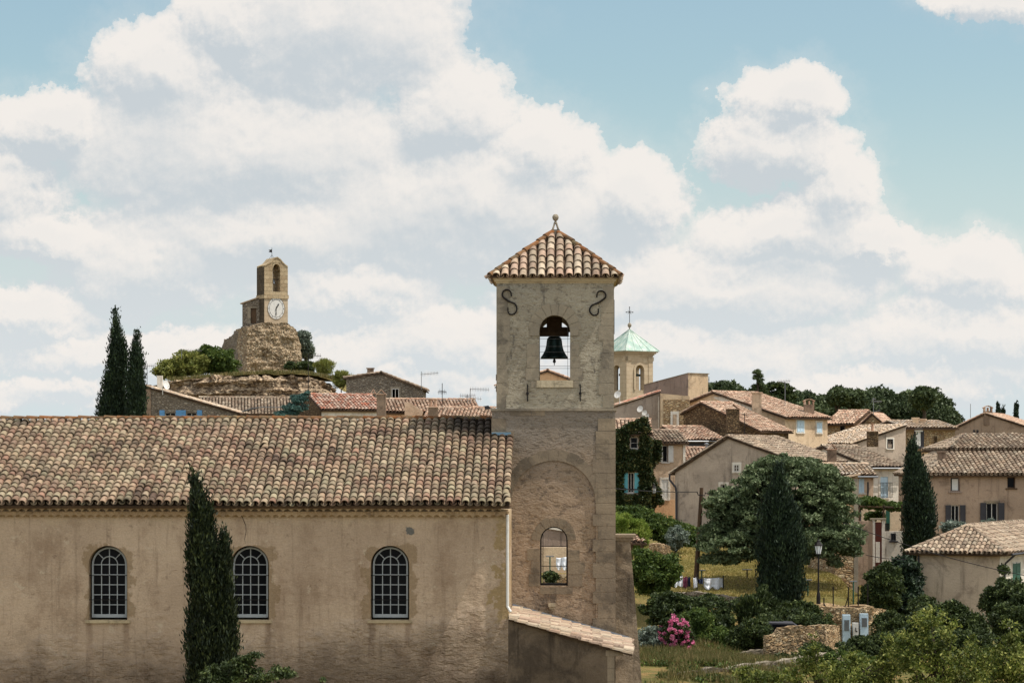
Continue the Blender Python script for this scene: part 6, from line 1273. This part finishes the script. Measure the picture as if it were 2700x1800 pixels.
bc_ = thing('bare_conifer', 'half-bare conifer with drooping branches poking above the roofs', 'conifer', P(1996, 1060, 260)); q = MB(); q.tube([P(1996, 1065, 260), P(1997, 1010, 260), P(1998, 971, 260)], [.2, .13, .03], 6); q.build('trunk', M['bark'], bc_)
rn = random.Random(5); cc_ = []; q = MB()
for i in range(26):
    t_ = i/25; py = lerp(974, 1035, t_); s_ = rn.choice((-1, 1)); L_ = lerp(6, 26, t_)*rn.uniform(.5, 1.1); a = P(1997, py, 260); e_ = P(1997+s_*L_, py+rn.uniform(-4, 5), 260+rn.uniform(-.6, .6)); q.tube([a, a.lerp(e_, .5)-UP*.08, e_], [.05, .04, .015], 4)
    for k_ in range(6): c = a.lerp(e_, rn.uniform(.25, 1)); cc_.append((c.x, c.y, c.z-.06))
q.build('branches', M['bark'], bc_); leafcloud('crown', np.array(cc_), np.full(len(cc_), .22), 26, .3, M['leaf_pine'], bc_, 82, .25, .3, .5)
# ivy on the house wall
def inpoly(x, y, poly):
    c = False
    for i in range(len(poly)):
        (a, b), (d, e) = poly[i], poly[i-1]
        if (b > y) != (e > y) and x < (d-a)*(y-b)/(e-b)+a: c = not c
    return c
g = np.random.default_rng(7); pts = []
IV = [(1600, 1150), (1625, 1138), (1655, 1122), (1682, 1104), (1700, 1102), (1708, 1112), (1710, 1160), (1742, 1162), (1738, 1200), (1734, 1222), (1716, 1232), (1722, 1260), (1738, 1290), (1744, 1322), (1722, 1340), (1714, 1362), (1600, 1345)]
HO = [(1655, 1690, 1144, 1188), (1640, 1691, 1238, 1308)]
while len(pts) < 2200:
    px, py = g.uniform(1600, 1745), g.uniform(1100, 1362); jx = 5*mnoise.noise(Vector((px*.06, py*.06, 1)))
    if not inpoly(px+jx, py+jx, IV) or any(a < px < b and c < py < d for a, b, c, d in HO): continue
    o_ = -.12-.35*abs(mnoise.noise(Vector((px*.05, py*.05, 5))))-(.25 if px > 1712 else 0); yy = 172 if px < 1712 else 175.3
    q = P(px, py, yy+o_); pts.append(tuple(q))
iv = thing('ivy', 'thick ivy with reddish tips covering the house wall around the turquoise shutters', 'ivy', P(1660, 1362, 171.5)); pts = np.array(pts)
leafcloud('foliage', pts, g.uniform(.12, .3, len(pts)), 30, .15, M['leaf_ivy'], iv, 90, .8)
pv = thing('vine_pergola', 'flat vine-covered pergola above the courtyard', 'pergola', P(2320, 1372, 142.5)); cen, rad = crown_pts([E(2295, 1328, 36, 11, 142.5, 1.3), E(2345, 1334, 40, 10, 142.5, 1.3), E(2308, 1360, 24, 10, 144, .5), E(2290, 1320, 30, 6, 142.5, 1.2)], 170, (.14, .28), 91, .3); leafcloud('foliage', cen, rad, 70, .15, M['leaf_mid'], pv, 91, .8)
q = MB()
for px in (2266, 2330, 2378):
    for dy in (-1.1, 1.1): q.tube([P(px, 1330, 142.5+dy), P(px, 1480, 142.5+dy)], .05, 5)
q.tube([P(2262, 1334, 141.4), P(2384, 1338, 141.4)], .05, 5); q.tube([P(2262, 1334, 143.6), P(2384, 1338, 143.6)], .05, 5); q.build('frame', M['wood'], pv)
# ================================================================ garden walls
def gwall(name, label, path, zb, thick, m, amp=.06, seed=1, **k):
    b = MB(); lumpy(b, path, zb, thick, amp, 1.6, 0, seed, k.get('nx', 60), k.get('nz', 12), topamp=k.get('ta', .06)); o = b.build(name, M[m]); tag(o, label, 'wall', k.get('group')); return o
gwall('low_wall', 'upper pale low stone wall at the garden edge below the oleander', [(1680, 107, 1742), (1780, 107, 1733), (1900, 107.5, 1723), (2032, 108, 1711)], 3.4, .35, 'coping_stone', .06, 101, ta=.12)
gwall('low_wall', 'lower pale low stone wall running along the bottom of the verge', [(1690, 99, 1784), (1850, 99.5, 1766), (2010, 100.5, 1746), (2110, 101.5, 1732), (2240, 103, 1716)], 3.3, .35, 'coping_stone', .07, 102, ta=.14)
gwall('terrace_wall', 'rough stone wall edging the lawn under the washing line', [(1768, 121.5, 1560), (1850, 121, 1561), (1945, 120.5, 1574)], 4.6, .5, 'rubble_grey', .1, 103, ta=.1)
gwall('retaining_wall', 'tall rough stone retaining wall with pale blue meter cupboards', [(2095, 119.1, 1592), (2150, 118.8, 1594), (2190, 118.5, 1600), (2250, 118.4, 1602), (2300, 118.4, 1602), (2335, 119.1, 1606)], 3.0, 1.8, 'rubble_gold', .12, 104, nz=30, ta=.12)
gwall('front_wall', 'weathered stone wall hiding the parked car', [(2020, 106.5, 1676), (2046, 106.6, 1671), (2052, 106.6, 1655), (2110, 106.8, 1649), (2178, 107, 1646), (2215, 112, 1650)], 3.2, .35, 'rubble_gold', .07, 105, nz=26, ta=.05)
gwall('border_wall', 'reddish dry stone border above the garden bush', [(1712, 131, 1434), (1740, 131, 1432), (1768, 131, 1440)], 6.0, .5, 'rubble_gold', .08, 106)
q = MB(); f = Fr(2099, 106.7, 0); q.box(f, 0, .25, -.2, .1, 3.6, f.at(2100, 1700)[1]+.0); q = None
mc = Fr(2222, 118.1, 0)
for px0, px1, y0, y1, lab in ((2222, 2242, 1620, 1692, 'left pale blue louvred cupboard door on the stone retaining wall'), (2268, 2289, 1617, 1676, 'right pale blue louvred cupboard door on the stone retaining wall')):
    f = Fr(px0, 118.1, 0); w_ = f.x(px1); za_, zb_2 = f.at(px0, y1)[1], f.at(px0, y0)[1]; t_ = thing('meter_cupboard', lab, 'cupboard', f.p(w_/2, 0, za_), 'meter cupboards on the retaining wall')
    MB().box(f, 0, w_, -.08, .3, za_, zb_2).build('door', M['pale_blue'], t_); q = MB(); q.box(f, .06, w_-.06, -.095, -.08, lerp(za_, zb_2, .42), lerp(za_, zb_2, .82))
    for i in range(9): zz = lerp(lerp(za_, zb_2, .43), lerp(za_, zb_2, .81), i/8); q.box(f, .07, w_-.07, -.11, -.095, zz-.008, zz+.008)
    q.build('louvre', M['zinc'], t_)
f = Fr(2249, 118.0, 0); w_ = f.x(2263); t_ = thing('mail_cupboard', 'white box with small dark handle between the two pale blue cupboards', 'box', f.p(w_/2, 0, f.at(2250, 1682)[1])); MB().box(f, 0, w_, -.1, .3, f.at(2250, 1682)[1], f.at(2250, 1641)[1]).build('door', M['white_paint'], t_); MB().box(f, w_*.4, w_*.55, -.13, -.1, f.at(2250, 1662)[1], f.at(2250, 1653)[1]).box(f, w_*.4, w_*.8, -.13, -.1, f.at(2250, 1664)[1], f.at(2250, 1662)[1]).build('handle', M['iron'], t_)
f = Fr(1661, 126, 0); sh_ = thing('garden_shelter', 'tiny open shelter with a tile roof behind the buttress', 'shelter', f.p(.4, .6, 6)); w_ = f.x(1706)
roofed(sh_, [[f.p(-.1, -.2, f.at(1680, 1429)[1]), f.p(w_, -.2, f.at(1700, 1430)[1]), f.p(w_-.4, 1.4, f.at(1690, 1414, 1.4)[1]), f.p(-.1, 1.4, f.at(1680, 1414, 1.4)[1])]], 'tile_warm', 110)
q = MB()
for x in (.05, w_-.25): q.box(f, x, x+.1, 0, .1, 5.5, f.at(1680, 1431)[1]); q.box(f, x, x+.1, 1.2, 1.3, 5.5, f.at(1680, 1425)[1])
q.build('posts', M['wood'], sh_)
# ================================================================ small things
def bar(px0, py0, px1, py1, Y, r, Y1=None): return [P(px0, py0, Y), P(px1, py1, Y1 or Y)], r
up_ = thing('utility_pole', 'leaning brown wooden utility pole beside the washing line', 'pole', P(1834, 1548, 128)); MB().tube([P(1834, 1552, 128), P(1842, 1420, 128), P(1850, 1285, 128)], [.13, .11, .09], 8).build('post', M['wood'], up_)
q = MB(); q.tube([P(1838, 1296, 127.8), P(1841, 1304, 127.8), P(1858, 1306, 127.8), P(1860, 1297, 127.8)], .025, 5); q.build('cable_bracket', M['iron'], up_)
def wire(label, a, b, sag, r=.012, n=14): return tag(MB().tube([a.lerp(b, i/n)-UP*(sag*4*(i/n)*(1-i/n)) for i in range(n+1)], r, 4).build('cable', M['iron']), label, 'cable')
wire('cable running left from the leaning pole across the ivy house', P(1560, 1279, 150), P(1838, 1296, 127.8), .12, .02); wire('cable running right from the leaning pole into the round tree', P(1860, 1298, 127.8), P(1990, 1322, 135), .25, .02)
wire('long sagging cable crossing in front of the hipped cottage', P(2225, 1378, 122), P(2760, 1528, 108), .22, .016); wire('short cable below the courtyard white wall', P(2282, 1462, 122), P(2390, 1474, 121), .06, .014)
def lantern(c, s, parent):
    q = MB()
    for z, r0_, r1_ in ((0, .12*s, .20*s),): q.lathe(c, [(r0_, 0), (r1_, .42*s)], 6)
    q.build('lamp_glass', M['lamp_glass'], parent); q = MB().lathe(c, [(.13*s, -.05*s), (.13*s, 0)], 6)
    q.lathe(c, [(.24*s, .42*s), (.22*s, .47*s), (.13*s, .60*s), (.10*s, .62*s), (.10*s, .68*s), (.03*s, .74*s), (.02*s, .82*s)], 6)
    for i in range(6): a = 2*math.pi*i/6; q.tube([c+Vector((.12*s*math.cos(a), .12*s*math.sin(a), 0)), c+Vector((.205*s*math.cos(a), .205*s*math.sin(a), .42*s))], .012*s, 4)
    q.build('lantern_frame', M['iron'], parent)
lp = thing('street_lamp', 'black street lamp with a white glass lantern beside the retaining wall', 'street lamp', P(2158, 1594, 119.6)); lc_ = P(2158, 1459, 119.6); lantern(lc_, .85, lp); MB().lathe(P(2158, 1600, 119.6), [(.10, 0), (.09, .5), (.055, .7), (.04, 1.0), (.03, (lc_.z-P(0, 1600, 119.6).z)-.05)], 10).build('post', M['iron'], lp)
lp = thing('wall_lantern', 'white-glass wall lantern hanging beside the ivy and the lower white shutters', 'lantern', P(1724, 1300, 172)); lantern(P(1724, 1299, 172.2), .75, lp); MB().tube([P(1724, 1284, 172.2), P(1724, 1280, 173), P(1724, 1282, 176)], .02, 5).build('bracket', M['iron'], lp)
def tpost(px, yt, yb, Y, w, label, col='green_paint'):
    t = thing('clothes_post', label, 'clothes post', P(px, yb, Y), 'T-shaped clothes line posts'); MB().tube([P(px, yb+4, Y), P(px, yt, Y)], .035, 6).build('post', M[col], t); MB().tube([P(px-w, yt, Y), P(px+w, yt, Y)], .03, 5).build('crossbar', M['zinc'], t)
tpost(1850, 1503, 1545, 129, 10, 'green clothes post standing behind the hanging white washing'); tpost(1970, 1501, 1548, 129, 13, 'dark clothes post on the lawn right of the hanging washing', 'iron'); tpost(2130, 1528, 1586, 121.5, 11, 'bright green clothes post left of the street lamp'); tpost(2250, 1532, 1590, 121, 10, 'green clothes post above the meter cupboards'); tpost(1450, 1466, 1512, 126, 11, 'green clothes post seen through the tower window')
fr_ = 'thin garden fence posts'
for px, y0, y1, Y, lab in ((2197, 1547, 1606, 119.2, 'thin dark fence post right of the street lamp'), (2237, 1546, 1600, 119.2, 'braced thin fence post left of the green clothes post above the cupboards'), (2263, 1545, 1600, 119.2, 'thin fence post right of the green clothes post above the cupboards'), (2172, 1575, 1606, 119, 'short pale fence post beside the lamp foot'), (1838, 1512, 1556, 124.3, 'thin stake in the middle of the hanging washing'), (1907, 1516, 1556, 125.4, 'thin stake at the right end of the hanging washing'), (2288, 1540, 1604, 119.4, 'fence post at the right end of the retaining wall')):
    o = MB().tube([P(px, y1+4, Y), P(px+(.6 if px == 2172 else 0), y0, Y)], .03, 5); 
    if px in (2237, 2172): o.tube([P(px-9 if px == 2237 else px+9, y1, Y), P(px, lerp(y0, y1, .45), Y)], .022, 4)
    tag(o.build('fence_post', M['iron']), lab, 'fence post', fr_)
# washing on the line
tag(MB().tube([P(1775, 1517, 123.35), P(1838, 1522, 124.3), P(1910, 1523, 125.4)], .006, 4).build('clothes_line', M['iron']), 'thin line carrying the washing between the stakes', 'clothes line')
def cloth(name, label, px0, px1, yt, yb, Y, m, seed, scal=0.0, cat='laundry'):
    nx_, nz_ = 22, 14; v = []; rn = random.Random(seed)
    for side in (0, 1):
        for j in range(nz_+1):
            for i in range(nx_+1):
                u = i/nx_; t = j/nz_; bot = yb+(6*mnoise.noise(Vector((u*3, seed, 0)))+scal*abs(math.sin(u*math.pi*2.2)))*1.0; py = lerp(yt+3*math.sin(math.pi*u*2)*.4, bot, t)
                q = P(lerp(px0, px1, u), py, Y-2.6*(px0 > 1700)+side*.03+(lerp(px0, px1, u)-1778)/130*2.0*(px0 > 1700)); q.y += .09*math.sin(u*14+seed+t)*(.3+t)+.05*mnoise.noise(Vector((u*6, t*4, seed))); v.append(tuple(q))
    w = nx_+1; k = w*(nz_+1); f = []
    for j in range(nz_):
        for i in range(nx_): a = j*w+i; f += [[a, a+1, a+w+1, a+w], [k+a, k+a+w, k+a+w+1, k+a+1]]
    for i in range(nx_): f += [[i, k+i, k+i+1, i+1], [nz_*w+i, nz_*w+i+1, k+nz_*w+i+1, k+nz_*w+i]]
    for j in range(nz_): f += [[j*w, (j+1)*w, k+(j+1)*w, k+j*w], [j*w+nx_, k+j*w+nx_, k+(j+1)*w+nx_, (j+1)*w+nx_]]
    tag(mesh_obj(name, np.array(v, dtype=np.float32), np.array(f, dtype=np.int32), M[m], None, True), label, cat, 'washing hung on the line')
M['cloth_white'] = paint('white_cloth', (235, 236, 240), .9, .9, .05); M['cloth_red'] = paint('wine_cloth', (126, 62, 84), .8, .9, .4); M['cloth_navy'] = paint('navy_cloth', (40, 50, 78), .8, .9, .2); M['cloth_yellow'] = paint('yellow_cloth', (206, 180, 110), .8, .9, .2)
cloth('white_sheet', 'white sheet at the left end of the washing line', 1778, 1800, 1518, 1545, 126, 'cloth_white', 1); cloth('dark_towel', 'wine-red towel hanging left of the leaning pole', 1801, 1813, 1520, 1548, 126, 'cloth_red', 2)
cloth('navy_cloth', 'narrow navy cloth between the red towel and the pole', 1813.5, 1820, 1521, 1546, 126, 'cloth_navy', 3); cloth('yellow_cloth', 'narrow yellow cloth just behind the leaning pole', 1821, 1827, 1521, 1549, 126, 'cloth_yellow', 4)
cloth('white_shirt', 'small white cloth just right of the leaning pole', 1828, 1839, 1522, 1549, 126, 'cloth_white', 5); cloth('navy_shorts', 'short navy garment on the washing line', 1841, 1854, 1525, 1538, 126, 'cloth_navy', 6); cloth('white_bedsheet', 'largest draped white sheet at the right end of the washing line', 1856, 1907, 1523, 1546, 126, 'cloth_white', 7, 8)
cloth('white_washing', 'white washing seen through the lower tower window', 1466, 1500, 1469, 1492, 124, 'cloth_white', 8, 12)
# aerials
def aerial(label, px, y0, y1, Y, els, m='zinc', group='roof aerials'):
    q = MB().tube([P(px, y1, Y), P(px, y0, Y)], .025, 5)
    for (xa, xb, py, dy, n) in els:
        a, b = P(px+xa, py, Y), P(px+xb, py+dy, Y); q.tube([a, b], .018, 4)
        for i in range(n):
            c = a.lerp(b, (i+.5)/n); q.tube([c-UP*.14+Vector((0, .25, 0)), c+UP*.14-Vector((0, .25, 0))], .010, 3)
    tag(q.build('roof_aerial', M[m]), label, 'aerial', group)
aerial('tall aerial with a long boom behind the right end of the skyline rubble house', 1111, 979, 1026, 214, [(-2, 45, 987, -4, 12)]); aerial('dark aerial with upright side elements above the long orange roof', 1166, 1010, 1092, 188, [(-12, 12, 1034, 0, 6), (-9, 9, 1030, 2, 3)], 'iron')
aerial('aerial with a pale boom beside the near bell tower', 1240, 1024, 1062, 192, [(-1, 50, 1025, 2, 12)]); aerial('low slanting aerial near the right end of the long orange roof', 1232, 1040, 1062, 193, [(-20, 22, 1043, -1, 9), (-6, 38, 1046, 6, 7)])
aerial('aerial on the blue-shuttered stone house left of the hill', 388, 958, 1014, 190, [(-38, 24, 965, -1, 12)]); aerial('tall dark aerial in front of the rocky hill', 813, 932, 1060, 186, [(-2, 34, 938, 0, 9)], 'iron'); aerial('small aerial on top of the hill shrubs', 479, 920, 945, 226, [(-3, 54, 924, 0, 12)])
aerial('comb-shaped aerial on the small gable before the wood', 2303, 1048, 1092, 211, [(-6, 22, 1058, 0, 7), (-4, 6, 1052, 0, 3), (0, 18, 1086, -5, 4)]); aerial('thin aerial pole left of the right arched chimney', 2559, 1064, 1102, 224, []); aerial('bent aerial in front of the dark rubble house', 1963, 1090, 1150, 188, [(-8, 12, 1091, 4, 4)], 'iron'); aerial('aerial beside the tall rendered block', 1869, 992, 1012, 215, [(-2, 3, 998, 2, 2)])
aerial('small roof aerial above the cedar side of the sunlit roof', 2070, 1006, 1070, 204, [(-20, 14, 1006, -2, 8)])
# car behind the wall
cr_ = thing('parked_car', 'dark parked car half hidden behind the weathered stone wall', 'car', P(2070, 1700, 110)); f = Fr(2066, 110, -4); z0 = 4.0; X0 = 0; Lc = 1.15*3.6
prof = [(0, .35), (.05, .75), (.9, .92), (1.5, 1.38), (2.0, 1.46), (3.0, 1.44), (3.7, .98), (4.0, .9), (4.05, .4)]
def carpoly(inset, zt=0): return [f.p(a-2.6, .0, z0+h) for a, h in prof]
q = MB(); q.slab([f.p(a-2.6, 0, z0+h) for a, h in prof]+[f.p(4.05-2.6, 0, z0+.25), f.p(-2.6, 0, z0+.25)], 1.65, f.ay); q.build('body', M['grey_paint'], cr_)
q = MB(); q.slab([f.p(a-2.6, -.012, z0+h) for a, h in ((1.0, .93), (1.55, 1.33), (2.05, 1.40), (2.15, .93))], .02, -f.ay); q.slab([f.p(a-2.6, -.012, z0+h) for a, h in ((2.22, .93), (2.14, 1.40), (2.95, 1.38), (3.5, .97))], .02, -f.ay); q.build('side_windows', M['glass'], cr_)
for x in (.75, 3.3): q = MB(); q.tube([f.p(x-2.6, -.03, z0+.32), f.p(x-2.6, .2, z0+.32)], .32, 16); q.build('wheel', M['iron'], cr_)
# ---- what shows through the tower's openings
f = Fr(1332, 205, 4); gable_house('ochre_gable_house', 'ochre house gable framed by the bell opening', f, f.x(1598), 9, 8, f.at(1332, 1010)[1], f.x(1444), f.at(1444, 979)[1], f.at(1598, 1036)[1], 'pl_orange', 'tile_warm', seed=120, vt=False)
f = Fr(1390, 148, 10); t_ = thing('garden_outbuilding', 'grey outbuilding wall with pale sloping coping seen through the lower tower window', 'wall', f.p(1, .2, 6)); q = MB(); W = f.x(1560)
q.slab([f.p(0, 0, 5), f.p(W, 0, 5), f.p(W, 0, f.at(1540, 1412)[1]), f.p(0, 0, f.at(1400, 1384)[1])], .3, f.ay); q.build('wall', M['pl_dark'], t_); MB().slab([f.p(0, -.1, f.at(1400, 1384)[1]), f.p(W, -.1, f.at(1540, 1412)[1]), f.p(W, -.1, f.at(1540, 1412)[1]+.12), f.p(0, -.1, f.at(1400, 1384)[1]+.12)], .5, f.ay).build('coping', M['pl_white'], t_)
f = Fr(1380, 134, 0); q = MB(); q.box(f, 0, f.x(1570), 0, .3, 5, f.at(1400, 1442)[1]); tag(q.build('garden_wall', M['pl_beige']), 'lighter beige garden wall seen through the lower tower window', 'wall')
f = Fr(1432, 118, 0); q = MB(); q.box(f, 0, f.x(1520), 0, .4, 4, f.at(1450, 1513)[1]); tag(q.build('garden_wall', M['rubble_gold']), 'low stone wall with pale top seen at the bottom of the lower tower window', 'wall')
tree('potted_bush', 'small dark bush seen through the lower tower window', 'bush', [E(1452, 1520, 18, 13, 116, .4)], P(1452, 1545, 116), 'leaf_dark', 40, 80, (.1, .2), .1, 121, r0=.04)
